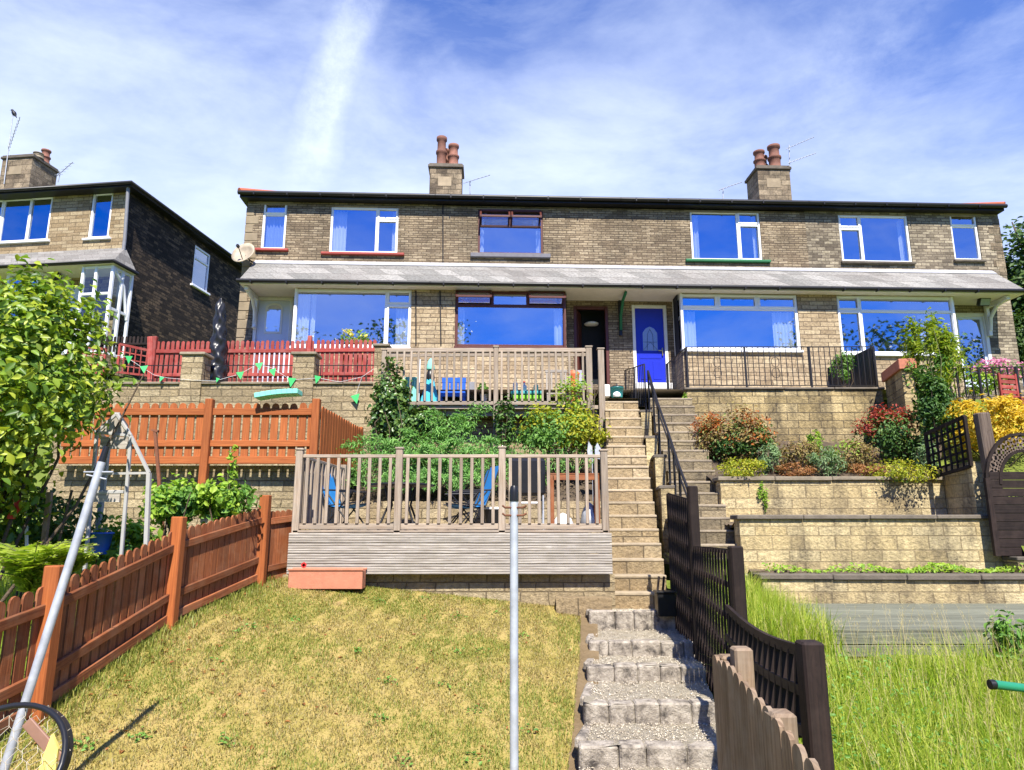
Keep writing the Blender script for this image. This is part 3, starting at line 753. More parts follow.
def terrace_house(i, name_label, stone, up_ops, bay, bay_ops, door_op):
    root = T('terraced_house', name_label, 'house', (FR.o.x, FR.o.y, 0), FR.yaw, 'houses of the stone terrace')
    x0, x1 = PX[i], PX[i + 1]
    mb = MB([stone, 'dark_room', 'sandstone_trim'])
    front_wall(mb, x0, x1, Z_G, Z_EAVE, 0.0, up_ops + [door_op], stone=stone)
    for a, b_, c, d in up_ops:                                          # flush stone lintels
        mb.use('sandstone_trim').box(a - .15, b_ + .15, -0.006, 0.05, d + .004, min(d + .2, Z_EAVE - .06))
    mb.build('wall', root, False)
    low = 'stone_front_lower'; mb = MB([low, 'dark_room', stone])
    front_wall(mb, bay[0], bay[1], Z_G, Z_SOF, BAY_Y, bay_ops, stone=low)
    mb.use(low)
    for bx, free in ((bay[0], bay[2]), (bay[1], bay[3])):
        if free:
            zt = bay_ops[0][2]; mb.use(low).face([(bx, BAY_Y, Z_G), (bx, -0.002, Z_G), (bx, -0.002, zt), (bx, BAY_Y, zt)])
            fm = MB(bay[4]); a = bx; sgn = 1 if bx == bay[0] else -1
            fm.box(a + sgn * .001, a + sgn * .07, BAY_Y + .001, BAY_Y + .10, zt, Z_SOF, .006); fm.box(a + sgn * .001, a + sgn * .07, -0.09, -0.003, zt, Z_SOF, .006)
            fm.box(a + sgn * .002, a + sgn * .06, BAY_Y + .1, -0.09, zt, zt + .06); fm.box(a + sgn * .002, a + sgn * .06, BAY_Y + .1, -0.09, Z_SOF - .07, Z_SOF)
            fm.box(a + sgn * .002, a + sgn * .06, BAY_Y + .1, -0.09, zt + .9, zt + .95)
            fo = fm.build('side_window', root, False)
            g = MB('glass'); g.face([(a + sgn * .03, BAY_Y + .08, zt + .03), (a + sgn * .03, -.06, zt + .03), (a + sgn * .03, -.06, Z_SOF - .03), (a + sgn * .03, BAY_Y + .08, Z_SOF - .03)]); g.build('pane', fo, False)
    mb.build('bay_front', root, False); mb = MB([stone])
    if i == 0: mb.use(stone).face([(x0, 0, Z_G), (x0, 0, Z_EAVE), (x0, 8.4, Z_EAVE), (x0, 8.4, Z_G)])
    if i == 3: mb.use(stone).face([(x1, 0, Z_G), (x1, 8.4, Z_G), (x1, 8.4, Z_EAVE), (x1, 0, Z_EAVE)])
    mb.use(stone).face([(x0, 8.4, Z_G), (x0, 8.4, Z_EAVE), (x1, 8.4, Z_EAVE), (x1, 8.4, Z_G)])
    mb.build('outer_wall', root, False)
    # quoins on the free corners
    if i in (0, 3):
        q = MB('stone_chimney' if i == 3 else 'sandstone_trim'); k = 0; z = Z_SOF + .9 if i == 3 else Z_G; xq = x0 if i == 0 else x1; sg = 1 if i == 0 else -1
        while z < Z_EAVE - .3:
            L1, L2 = (0.34, 0.2) if k % 2 else (0.2, 0.34)
            q.box(min(xq - sg * .012, xq + sg * L1), max(xq - sg * .012, xq + sg * L1), -0.012, L2, z + .006, z + .24, .01); z += .25; k += 1
        q.build('quoin_stones', root, False)
    # roof section with soffit, fascia and gutter
    r = MB(['slate_main', 'gutter_black', 'soffit', 'ridge_red'])
    xa = x0 - (0.14 if i == 0 else 0); xb = x1 + (0.02 if i == 3 else 0)
    ra = x0 + 3.9 if i == 0 else x0; rb = x1 - 3.9 if i == 3 else x1
    th = 0.05
    r.face([(xa, EAVE_Y, ROOF_EZ), (xb, EAVE_Y, ROOF_EZ), (rb, RIDGE_Y, RIDGE_Z), (ra, RIDGE_Y, RIDGE_Z)])
    r.face([(xa, BACK_Y, ROOF_EZ), (ra, RIDGE_Y, RIDGE_Z), (rb, RIDGE_Y, RIDGE_Z), (xb, BACK_Y, ROOF_EZ)])
    if i == 0: r.face([(xa, EAVE_Y, ROOF_EZ), (ra, RIDGE_Y, RIDGE_Z), (xa, BACK_Y, ROOF_EZ)])
    if i == 3: r.face([(xb, EAVE_Y, ROOF_EZ), (xb, BACK_Y, ROOF_EZ), (rb, RIDGE_Y, RIDGE_Z)])
    r.use('gutter_black'); zb_ = Z_EAVE + .03
    r.face([(xa, EAVE_Y + .004, zb_), (xb, EAVE_Y + .004, zb_), (xb, EAVE_Y + .004, ROOF_EZ), (xa, EAVE_Y + .004, ROOF_EZ)])
    r.face([(xa, EAVE_Y, zb_), (xa, 0.0, zb_), (xb, 0.0, zb_), (xb, EAVE_Y, zb_)])
    if i == 0: r.face([(xa, EAVE_Y, zb_), (xa, EAVE_Y, ROOF_EZ), (xa, BACK_Y, ROOF_EZ), (xa, BACK_Y, zb_)]); r.face([(xa, EAVE_Y, zb_ + .002), (xa, BACK_Y, zb_ + .002), (x0, BACK_Y, zb_ + .002), (x0, EAVE_Y, zb_ + .002)])
    if i == 3: r.face([(xb, EAVE_Y, zb_), (xb, BACK_Y, zb_), (xb, BACK_Y, ROOF_EZ), (xb, EAVE_Y, ROOF_EZ)]); r.face([(xb, EAVE_Y, zb_ + .002), (x1, EAVE_Y, zb_ + .002), (x1, BACK_Y, zb_ + .002), (xb, BACK_Y, zb_ + .002)])
    r.use('ridge_red')
    if i == 0: r.tube([(xa - .02, EAVE_Y - .02, ROOF_EZ + .05), (ra, RIDGE_Y, RIDGE_Z + .04)], .085, 8)
    if i == 3: r.tube([(xb + .02, EAVE_Y - .02, ROOF_EZ + .05), (rb, RIDGE_Y, RIDGE_Z + .04)], .085, 8)
    r.tube([(ra, RIDGE_Y, RIDGE_Z + .04), (rb, RIDGE_Y, RIDGE_Z + .04)], .085, 8)
    ro = r.build('roof', root, False)
    g = MB('gutter_black'); g.tube([(xa - .03, EAVE_Y - .06, ROOF_EZ - .02), (xb + (.03 if i == 3 else -.004), EAVE_Y - .06, ROOF_EZ - .02)], .06, 8)
    nb = int((xb - xa) / .9)
    for k in range(nb): g.box(xa + .4 + k * .9, xa + .43 + k * .9, EAVE_Y - .13, EAVE_Y, ROOF_EZ - .09, ROOF_EZ - .01)
    g.build('gutter', ro, False)
    # lean-to porch roof
    pa = 0.34 if i == 0 else x0; pb = x1 - .42 if i == 3 else x1
    z_t, z_b, yb_ = 7.08, 6.16, -1.06
    p = MB(['slate_porch', 'soffit', 'lead', 'white_paint'])
    p.face([(pa, yb_, z_b), (pb, yb_, z_b), (pb, 0, z_t), (pa, 0, z_t)])
    p.use('white_paint'); p.box(pa, pb - .003, yb_ + .02, yb_ + .05, Z_SOF + .002, z_b - .01)
    if i == 0: p.face([(pa, yb_ + .02, Z_SOF), (pa, 0, Z_SOF), (pa, 0, z_t - .01), (pa, yb_ + .02, z_b - .01)][::-1])
    if i == 3: p.face([(pb, yb_ + .02, Z_SOF), (pb, 0, Z_SOF), (pb, 0, z_t - .01), (pb, yb_ + .02, z_b - .01)])
    p.use('soffit').face([(pa, yb_ + .05, Z_SOF + .004), (pa, -.001, Z_SOF + .004), (pb, -.001, Z_SOF + .004), (pb, yb_ + .05, Z_SOF + .004)])
    p.use('lead'); p.bar((pa, -.10, z_t - .07), (pb - .003, -.10, z_t - .07), .24, .016, (0, -.66, .75))
    po = p.build('porch_roof', root, False)
    g = MB('gutter_black'); g.tube([(pa - .05, yb_ - .05, z_b - .05), (pb - .004 + (.05 if i == 3 else 0), yb_ - .05, z_b - .05)], .055, 8)
    for k in range(int((pb - pa) / .9)): g.box(pa + .3 + k * .9, pa + .33 + k * .9, yb_ - .115, yb_ + .02, z_b - .115, z_b - .04)
    g.build('porch_gutter', po, False)
    return root


def door(root, y, x0, x1, z0, z1, frame_mat, leaf_mat, glazing, fw=0.085, leaf_w=None, label=None, step=True):
    f = MB(frame_mat); f.box(x0, x0 + fw, y + .0, y + .1, z0, z1, .008); f.box(x1 - fw, x1, y + .0, y + .1, z0, z1, .008); f.box(x0 + fw, x1 - fw, y + .002, y + .1, z1 - fw, z1, .008)
    fo = f.build('door_frame', root, False)
    a, b_, zt = x0 + fw, x1 - fw, z1 - fw
    return fo, a, b_, zt


# ---- house with the white door and red sills
y_lo = BAY_Y
w1a = wpx(0, 262, 202, 286, 249); w1b = wpx(0, 330, 207, 398, 253)
bx1 = FR.at(293, 315, y_lo)[0]
b1 = wpx(y_lo, 296, 284, 411, 347); b1 = (bx1 + .005, b1[1], b1[2], Z_SOF - .005)
d1 = wpx(0, 252, 297, 291, 383); d1 = (d1[0], d1[1], 3.7, d1[3])
h1 = terrace_house(0, 'left end stone terraced house with a white front door and red window sills', 'stone_house', [w1a, w1b], (bx1, PX[1], True, False, 'upvc'), [b1], d1)
window(h1, 0, *w1a, h=[(.74, 0, 1)], sill='red_sill', curtains=[(.08, .93)], curtain_mat='curtain_blue', cas=[(0, 1, .74, 1, 0)])
window(h1, 0, *w1b, v=[(.68, 0, 1)], h=[(.74, .68, 1)], sill='red_sill', sill_ov=.2, curtains=[(.02, .22), (.9, .97)], cas=[(.68, 1, 0, .74, 0), (.68, 1, .74, 1, 0)])
window(h1, y_lo, *b1, v=[(.785, 0, 1)], h=[(.74, .785, 1)], sill='upvc', sill_ov=.02, curtains=[(.01, .12), (.13, .17), (.86, .97, .76)], cas=[(.785, 1, 0, .74, 0), (.785, 1, .74, 1, 0)], bw=.075)
fo, a, b_, zt = door(h1, 0.0, *d1, 'white_paint', 'white_door', None)
lf = MB('white_door'); lf.box(a + .004, b_ - .004, .05, .09, 3.7, zt - .004, .006)
cx = (a + b_) / 2; gw = .18; zc = 5.34
for za, zb in ((3.8, 4.25),): lf.box(a + .12, b_ - .12, .042, .052, za, zb, .006)
dl = lf.build('door', h1, False)
arch = [(-gw, 0), (gw, 0), (gw, .62)] + [(gw * math.cos(t), .62 + .12 * math.sin(t)) for t in [math.pi * k / 8 for k in range(1, 8)]] + [(-gw, .62)]
fr_ = MB('white_paint'); fr_.prism([(x * 1.3, (y - .35) * 1.14 + .35) for x, y in arch], .02, (cx, .043, zc - .25), (1, 0, 0), (0, 0, 1)); fr_.build('glazing_surround', dl, False)
gp = MB('glass'); gp.prism(arch, .012, (cx, .030, zc - .25), (1, 0, 0), (0, 0, 1)); gp.build('pane', dl, False)
hd = MB('brass'); hd.box(a + .05, a + .075, .0, .05, 4.55, 4.75, .006); hd.bar((a + .06, .01, 4.66), (a + .17, .01, 4.66), .02, .02); hd.build('handle', dl, False)
br = MB('white_paint')
bxx = 0.42
br.box(bxx, bxx + .09, -.10, -.012, 5.2, Z_SOF - .002, .008); br.bar((bxx + .045, -.06, Z_SOF - .06), (bxx + .045, -.9, Z_SOF - .06), .085, .1)
br.tube([(bxx + .045, -.07, 5.32), (bxx + .045, -.12, 5.62), (bxx + .045, -.36, 5.88), (bxx + .045, -.75, 5.96)], .05, 8); br.lathe((bxx + .045, -.075, 5.13), [(.0, 0), (.06, .02), (.06, .07), (.02, .1)], 10)
br.build('porch_bracket', h1, False)
# ---- house with the brown frames and open door
w2 = wpx(0, 478, 210, 543, 254)
bx2 = FR.at(566, 315, y_lo)[0]; b2 = wpx(y_lo, 455, 290, 562, 347); b2 = (b2[0], bx2 - .005, b2[2], Z_SOF - .005)
d2 = wpx(0, 574, 306, 609, 383); d2 = (d2[0], d2[1], 3.7, d2[3])
h2 = terrace_house(1, 'stone terraced house with brown window frames, open top lights and a dark open doorway', 'stone_house', [w2], (PX[1], bx2, False, True, 'brown_frame'), [b2], d2)
window(h2, 0, *w2, mat='brown_frame', h=[(.64, 0, 1)], v=[(.5, .64, 1)], sill='grey_sill', sill_ov=.2, sill_h=.12, curtains=[(.02, .09, .62), (.9, .97, .62)], cas=[(.02, .5, .64, 1, .75), (.5, .98, .64, 1, .75)])
window(h2, y_lo, *b2, mat='brown_frame', h=[(.74, 0, 1)], v=[(.335, .74, 1), (.655, .74, 1)], sill='brown_frame', sill_ov=.02, curtains=[(.02, .085, .72), (.9, .97, .72)], cas=[(.0, .335, .74, 1, .85), (.655, 1, .74, 1, .85)], bw=.075)
fo, a, b_, zt = door(h2, 0.0, *d2, 'brown_frame', None, None)
lf = MB(['brown_frame', 'glass']); lf.bar((a + .03, .11, lerp(3.7, zt, .5)), (a + .18, .52, lerp(3.7, zt, .5)), .045, zt - 3.72)
lf.build('door', h2, False)
lamp = MB('curtain'); lamp.lathe((lerp(a, b_, .6), .42, zt - .35), [(.05, 0), (.19, .02), (.21, .05), (.16, .08), (.02, .1)], 14); lamp.build('ceiling_lamp', h2, False)
# ---- house with the blue door
w3 = wpx(0, 691, 211, 761, 260)
bx3 = FR.at(681, 320, y_lo)[0]; b3 = wpx(y_lo, 684, 290, 799, 350); b3 = (bx3 + .005, b3[1], b3[2], Z_SOF - .005)
d3 = wpx(0, 633, 305, 668, 384); d3 = (d3[0], d3[1], 3.72, d3[3])
h3 = terrace_house(2, 'stone terraced house with the bright blue front door and a green upper window sill', 'stone_house', [w3], (bx3, PX[3], True, False, 'upvc'), [b3], d3)
window(h3, 0, *w3, v=[(.68, 0, 1)], h=[(.74, .68, 1)], sill='green_sill', sill_ov=.2, curtains=[(.02, .15), (.92, .97)], cas=[(.68, 1, 0, .74, 0), (.68, 1, .74, 1, 0)])
window(h3, y_lo, *b3, h=[(.74, 0, 1)], v=[(.32, .74, 1), (.66, .74, 1)], sill='upvc', sill_ov=.02, curtains=[(.02, .14, .72), (.8, .97, .72)], cas=[(0, .32, .74, 1, 0), (.32, .66, .74, 1, 0), (.66, 1, .74, 1, 0)], bw=.075)
fo, a, b_, zt = door(h3, 0.0, *d3, 'white_paint', None, None)
lf = MB('blue_door'); lf.box(a + .004, b_ - .004, .05, .09, 3.72, zt - .004, .006)
cx = (a + b_) / 2; wd = b_ - a
for s_ in (-1, 1): lf.box(cx + s_ * wd * .21 - .11, cx + s_ * wd * .21 + .11, .038, .052, 3.86, 4.36, .012)
lf.box(a + .1, b_ - .1, .041, .052, 4.44, 4.5, .006)
dl = lf.build('door', h3, False)
hexa = [(-.2, 0), (.2, 0), (.2, .5), (.12, .62), (0, .68), (-.12, .62), (-.2, .5)]
q = MB('blue_door'); q.prism([(x * 1.2, y * 1.1 - .03) for x, y in hexa], .02, (cx, .042, 4.66), (1, 0, 0), (0, 0, 1)); q.build('glazing_surround', dl, False)
q = MB(['leaded', 'cable']); q.prism(hexa, .014, (cx, .030, 4.66), (1, 0, 0), (0, 0, 1)); q.use('cable')
for sx in (-.09, .09): q.tube([(cx + sx, .020, 4.67), (cx + sx * .8, .020, 5.12), (cx, .020, 5.26)], .006, 4)
q.tube([(cx - .19, .020, 4.9), (cx + .19, .020, 4.9)], .005, 4); q.tube([(cx - .19, .020, 4.68), (cx, .020, 4.9), (cx + .19, .020, 4.68)], .005, 4)
q.build('pane', dl, False)
hd = MB('brass'); hd.box(b_ - .085, b_ - .055, .0, .05, 4.52, 4.74, .006); hd.bar((b_ - .07, .005, 4.66), (b_ - .19, .005, 4.66), .022, .022); hd.build('handle', dl, False)
br = MB(['green_sill', 'iron_black']); bxx = FR.at(620, 300, -.3)[0]
br.use('iron_black').box(bxx, bxx + .08, -.09, -.012, 5.05, Z_SOF - .002, .006); br.use('green_sill').tube([(bxx + .04, -.1, 5.2), (bxx + .04, -.16, 5.6), (bxx + .04, -.5, 5.92), (bxx + .04, -.9, 6.0)], .04, 6)
br.build('porch_bracket', h3, False)
st = MB('white_paint'); st.box(d3[0] - .03, d3[1] + .03, -.22, -.004, 3.55, 3.72, .015); st.build('door_step', h3, False)
# ---- right end house
w4a = wpx(0, 840, 215, 910, 262); w4b = wpx(0, 952, 213, 979, 260)
bx4 = FR.at(957, 325, y_lo)[0]; b4 = wpx(y_lo, 839, 294, 955, 354); b4 = (b4[0], bx4 - .005, b4[2], Z_SOF - .005)
d4 = wpx(0, 957, 313, 991, 383); d4 = (d4[0], d4[1], 3.72, d4[3])
h4 = terrace_house(3, 'right end stone terraced house with a floodlight above its glazed dark door', 'stone_house_grey', [w4a, w4b], (PX[3], bx4, False, True, 'upvc'), [b4], d4)
window(h4, 0, *w4a, v=[(.32, 0, 1)], h=[(.72, 0, .32)], sill='coping_dark', sill_ov=.05, curtains=[(.9, .97)], cas=[(0, .32, 0, .72, 0), (0, .32, .72, 1, 0)])
window(h4, 0, *w4b, h=[(.72, 0, 1)], sill='coping_dark', sill_ov=.06, curtains=[(.05, .95, .1)], cas=[(0, 1, .72, 1, 0)])
window(h4, y_lo, *b4, v=[(.2, 0, 1), (.83, 0, 0)], h=[(.74, 0, 1)], sill='upvc', sill_ov=.02, curtains=[(.72, .82, .72)], cas=[(0, .2, 0, .74, 0), (0, .2, .74, 1, 0)], bw=.075)
fo, a, b_, zt = door(h4, 0.0, *d4, 'white_paint', None, None, fw=.1)
lf = MB('white_door'); lf.box(a, b_, .05, .09, 3.72, 3.95, .006); lf.box(a, a + .07, .05, .09, 3.95, zt); lf.box(b_ - .07, b_, .05, .09, 3.95, zt); lf.box(a + .07, b_ - .07, .05, .09, zt - .07, zt)
dl = lf.build('door', h4, False)
q = MB('glass'); q.face([(a + .05, .07, 3.9), (b_ - .05, .07, 3.9), (b_ - .05, .07, zt - .05), (a + .05, .07, zt - .05)]); q.build('pane', dl, False)
br = MB('white_paint'); bxx = FR.at(986, 320, -.05)[0]
br.box(bxx, bxx + .1, -.11, -.012, 5.15, Z_SOF - .002, .008); br.bar((bxx + .05, -.06, Z_SOF - .06), (bxx + .05, -.9, Z_SOF - .06), .09, .1); br.tube([(bxx + .05, -.1, 5.3), (bxx + .05, -.17, 5.65), (bxx + .05, -.45, 5.9), (bxx + .05, -.8, 5.98)], .05, 8); br.build('porch_bracket', h4, False)
fl = MB(['iron_black', 'leaded']); fx_, fz_ = FR.at(982, 300, -.5)
fl.bar((fx_, -.5, fz_ - .1), (fx_, -.5, Z_SOF), .05, .05); fl.obox((fx_, -.55, fz_ - .06), ((1, 0, 0), (0, .9, .43), (0, -.43, .9)), (.16, .06, .12), .02)
fl.use('leaded').obox((fx_, -.61, fz_ - .09), ((1, 0, 0), (0, .9, .43), (0, -.43, .9)), (.13, .008, .09)); fl.build('floodlight', h4, False)


# ---- chimneys belong to the houses below them
def chimney(root, xa, xb, ztop, yf, depth, pots, rz=0.0, stone='stone_chimney', zbase=None):
    c = MB([stone, 'coping_dark', 'sandstone_trim']); zb = zbase if zbase else ROOF_EZ + .3
    c.use(stone).box(xa, xb, yf, yf + depth, zb, ztop - .16); c.use('coping_dark').box(xa - .06, xb + .06, yf - .06, yf + depth + .06, ztop - .16, ztop - .06, .015); c.box(xa - .02, xb + .02, yf - .02, yf + depth + .02, ztop - .06, ztop, .015)
    c.use('sandstone_trim').box(lerp(xa, xb, .26), lerp(xa, xb, .68), yf - .012, yf + .02, ztop - .85, ztop - .5, .01)
    o = c.build('chimney', root, False)
    for x, y, r, hh, mt in pots:
        p = MB(mt); p.lathe((x, y, ztop - .01), [(r * 1.15, 0), (r * 1.15, .06), (r * .92, .10), (r * .95, hh * .42), (r * 1.12, hh * .45), (r * 1.12, hh * .52), (r * .85, hh * .58), (r * .82, hh * .86), (r * 1.05, hh * .9), (r * 1.05, hh), (r * .7, hh), (r * .66, hh * .8)], 16); p.build('chimney_pot', o, False)
    return o


cy = 3.7
xa, zt_ = FR.at(430, 163, cy); xb, _ = FR.at(462, 163, cy)
p1, p2 = FR.at(441.5, 160, cy + .3)[0], FR.at(453.5, 160, cy + .35)[0]
chimney(h1, xa, xb, zt_, cy, .75, [(p1, cy + .26, .175, 1.12, 'terracotta_pot'), (p1 + .12, cy + .62, .16, .85, 'terracotta_pot'), (p2, cy + .3, .18, .86, 'terracotta_pot')])
xa, zt_ = FR.at(757, 165, cy); xb, _ = FR.at(789, 165, cy)
q1, q2, q3 = [FR.at(x, 160, cy + .3)[0] for x in (760, 768, 774.5)]
chimney(h3, xa, xb, zt_, cy, 1.0, [(q1, cy + .35, .19, .72, 'terracotta_pot'), (q2 - .02, cy + .75, .19, .74, 'terracotta_pot'), (q3, cy + .3, .21, .92, 'terracotta_pot')])
# cables down the front
for root, pts in ((h1, [(443, 197, 0), (443, 262, 0)]), (h1, [(416, 291, y_lo), (416, 345, y_lo)]), (h2, [(440, 291, y_lo), (441, 345, y_lo)])):
    m_ = MB('cable'); P3 = []
    for px, py, yy in pts:
        x, z = FR.at(px, py, yy); P3.append((x, yy - .02, z))
    m_.tube(P3, .018, 6); m_.build('drain_cable', root, False)
# satellite dish on the left corner
dx, dz = FR.at(246, 257, -.25)
d = T('satellite_dish', 'weathered round satellite dish on the left corner of the stone terrace', 'satellite dish', tuple(FR.w(dx + .2, -.02, dz - .1)), FR.yaw)
m_ = MB('dish'); ax = Vector((-.25, -.9, .35)).normalized(); e1 = ax.cross(Vector((0, 0, 1))).normalized(); e2 = e1.cross(ax)
c0 = Vector((-.2, -.3, .12)); rows = []
for r_ in (0, .14, .24, .33): rows.append([c0 + ax * (r_ * r_ * 1.1) + (e1 * math.cos(2 * math.pi * k / 20) + e2 * math.sin(2 * math.pi * k / 20)) * max(r_, .002) for k in range(20)])
rim = [p + ax * .0 for p in rows[-1]]; rows += [[p - ax * .02 for p in rim]]
m_.grid(rows, True); m_.build('dish', d, False)
m_ = MB('iron_black'); m_.tube([(0, 0, 0), (-.1, -.15, .02), c0], .022, 6); m_.tube([c0 - e2 * .2, c0 + ax * .34], .012, 6); m_.obox(c0 + ax * .36, (e1, ax, e2), (.03, .05, .04), .01); m_.build('bracket_arm', d, False)


# ---- separate house on the left
FL = Frame(P(131, 185, 21.5), math.radians(-7))
LZ = P(131, 185, 21.5).z - .12
hl = T('detached_house', 'separate stone house on the left with a soot blackened side wall and white glazed porch', 'house', (FL.o.x, FL.o.y, 0), FL.yaw)
def lw(xa, ya_, xb, yb_, y=0.0):
    cx, cy_ = (xa + xb) / 2, (ya_ + yb_) / 2
    return FL.at(xa, cy_, y)[0], FL.at(xb, cy_, y)[0], FL.at(cx, yb_, y)[1], FL.at(cx, ya_, y)[1]
LG = 4.6; LW, LD = -8.5, 7.6
la = lw(-24, 198, 50, 242); lb = lw(90, 192, 111, 238)
ld = lw(64, 286, 78, 345); ld = (ld[0] - .1, ld[1] + .1, ld[2] - .3, ld[3])
mb = MB(['stone_left_front', 'dark_room', 'stone_sooty', 'sandstone_trim'])
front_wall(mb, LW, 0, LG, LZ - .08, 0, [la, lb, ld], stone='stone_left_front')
sy0, sz1 = FL.atx(192, 249); sy1, sz0 = FL.atx(209, 291); sy0, sy1 = FL.atx(193, 270)[0], FL.atx(209, 270)[0]
sz1, sz0 = FL.atx(200, 248)[1], FL.atx(200, 289)[1]
Yc = sorted({0, sy0, sy1, LD}); Zc = sorted({LG, sz0, sz1, LZ - .08}); mb.use('stone_sooty')
for ya_, yb_ in zip(Yc, Yc[1:]):
    for za, zb in zip(Zc, Zc[1:]):
        if sy0 < (ya_ + yb_) / 2 < sy1 and sz0 < (za + zb) / 2 < sz1: continue
        mb.face([(0, ya_, za), (0, yb_, za), (0, yb_, zb), (0, ya_, zb)])
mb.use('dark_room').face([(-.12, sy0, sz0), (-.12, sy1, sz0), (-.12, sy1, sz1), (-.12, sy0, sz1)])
mb.use('stone_sooty')
for a_, b2_ in ((sy0, sy0), (sy1, sy1)): mb.face([(0, a_, sz0), (0, a_, sz1), (-.12, a_, sz1), (-.12, a_, sz0)])
mb.face([(LW, LD, LG), (LW, LD, LZ - .08), (0, LD, LZ - .08), (0, LD, LG)]); mb.face([(LW, 0, LG), (LW, 0, LZ - .08), (LW, LD, LZ - .08), (LW, LD, LG)])
mb.build('wall', hl, False)
r = MB(['slate_main', 'gutter_black']); e = .3; x0, x1, y0, y1 = LW - e, e, -e - .1, LD + e; rz = LZ + 1.55; ym = (y0 + y1) / 2
r.face([(x0, y0, LZ), (x1, y0, LZ), (x1 - 3.6, ym, rz), (x0 + 3.6, ym, rz)]); r.face([(x1, y0, LZ), (x1, y1, LZ), (x1 - 3.6, ym, rz)])
r.face([(x1, y1, LZ), (x0, y1, LZ), (x0 + 3.6, ym, rz), (x1 - 3.6, ym, rz)]); r.face([(x0, y1, LZ), (x0, y0, LZ), (x0 + 3.6, ym, rz)])
r.use('gutter_black'); zf = LZ - .14
for A, B in (((x0, y0), (x1, y0)), ((x1, y0), (x1, y1)), ((x1, y1), (x0, y1)), ((x0, y1), (x0, y0))): r.face([(*A, zf), (*B, zf), (*B, LZ), (*A, LZ)])
r.face([(x0, y0, zf), (x0, y1, zf), (x1, y1, zf), (x1, y0, zf)])
ro = r.build('roof', hl, False)
g = MB('gutter_black'); g.tube([(x0, y0 - .06, LZ - .04), (x1 + .06, y0 - .06, LZ - .04), (x1 + .06, y1, LZ - .04)], .06, 8); g.build('gutter', ro, False)
window(hl, 0, *la, v=[(.34, 0, 1), (.7, 0, 1)], sill='upvc', cas=[(0, .34, 0, 1, 0), (.7, 1, 0, 1, 0)], bw=.08)
window(hl, 0, *lb, sill='upvc', cas=[(0, 1, 0, 1, 0)], bw=.08)
m_ = MB('upvc'); bw = .07
for ya_, yb_, za, zb in ((sy0, sy0 + bw, sz0, sz1), (sy1 - bw, sy1, sz0, sz1), (sy0 + bw, sy1 - bw, sz0, sz0 + bw), (sy0 + bw, sy1 - bw, sz1 - bw, sz1), (sy0 + bw, sy1 - bw, lerp(sz0, sz1, .68), lerp(sz0, sz1, .68) + bw)): m_.box(-.08, -.01, ya_, yb_, za, zb)
wo_ = m_.build('window', hl, False, 'small white framed window in the sooty side wall')
m_ = MB('glass'); m_.face([(-.05, sy0, sz0), (-.05, sy1, sz0), (-.05, sy1, sz1), (-.05, sy0, sz1)]); m_.build('pane', wo_, False)
m_ = MB('upvc'); m_.box(-.02, .1, sy0 - .1, sy1 + .1, sz0 - .08, sz0 - .004, .01); m_.build('sill', wo_, False)
# lean-to, glazed porch, bay and door
pz1 = FL.at(60, 251, 0)[1]; pz0 = FL.at(60, 263, -1.1)[1]
m_ = MB(['slate_porch', 'soffit', 'gutter_black']); xr = FL.at(113, 265, -1.1)[0]
m_.face([(LW, -1.1, pz0), (xr, -1.1, pz0), (xr - .5, 0, pz1), (LW, 0, pz1)]); m_.face([(xr, -1.1, pz0), (xr, 0, pz0 + .02), (xr - .5, 0, pz1)])
m_.use('soffit').face([(LW, -1.08, pz0 - .08), (LW, 0, pz0 - .08), (xr, 0, pz0 - .08), (xr, -1.08, pz0 - .08)]); m_.use('gutter_black').tube([(LW, -1.14, pz0 - .03), (xr + .04, -1.14, pz0 - .03), (xr + .04, 0, pz0 - .03)], .06, 8)
m_.build('porch_roof', hl, False)
m_ = MB('upvc'); ya_ = -.95; xl = FL.at(80, 300, ya_)[0]; xr2 = xr - .1; zb = LG + .55; zt = pz0 - .09
for x in (xl, lerp(xl, xr2, .45), xr2): m_.box(x - .045, x + .045, ya_ - .04, ya_ + .05, zb, zt, .008)
for z in (zb, lerp(zb, zt, .33), lerp(zb, zt, .66), zt - .09): m_.box(xl + .045, xr2 - .045, ya_ - .03, ya_ + .04, z, z + .08, .008)
for y in (-.5, -.06): m_.box(xr2 - .04, xr2 + .04, y - .04, y + .05, zb, zt, .008)
for z in (zb, lerp(zb, zt, .5), zt - .09): m_.box(xr2 - .03, xr2 + .03, ya_ + .05, -.1, z, z + .08)
m_.tube([(xr2, -.1, zb + 1.3), (xr2, -.4, zt - .5), (xr2, -.9, zt - .1)], .05, 6)
po = m_.build('glazed_porch', hl, False)
m_ = MB('glass_clear'); m_.face([(xl, ya_, zb), (xr2, ya_, zb), (xr2, ya_, zt), (xl, ya_, zt)]); m_.face([(xr2, ya_, zb), (xr2, -.05, zb), (xr2, -.05, zt), (xr2, ya_, zt)]); m_.build('pane', po, False)
m_ = MB('stone_left_front'); m_.box(xl - .1, xr2 + .05, ya_ - .06, 0, LG, zb - .003); m_.build('porch_base', hl, False)
m_ = MB('upvc'); m_.box(ld[0], ld[0] + .1, 0, .1, ld[2], ld[3]); m_.box(ld[1] - .1, ld[1], 0, .1, ld[2], ld[3]); m_.box(ld[0] + .1, ld[1] - .1, 0, .1, ld[3] - .1, ld[3]); m_.use('white_door').box(ld[0] + .1, ld[1] - .1, .04, .08, ld[2], ld[3] - .1); m_.build('door', hl, False)
bxa, bxb = FL.at(22, 300, -.7)[0], FL.at(58, 300, -.4)[0]; bz0 = FL.at(40, 322, -.7)[1]
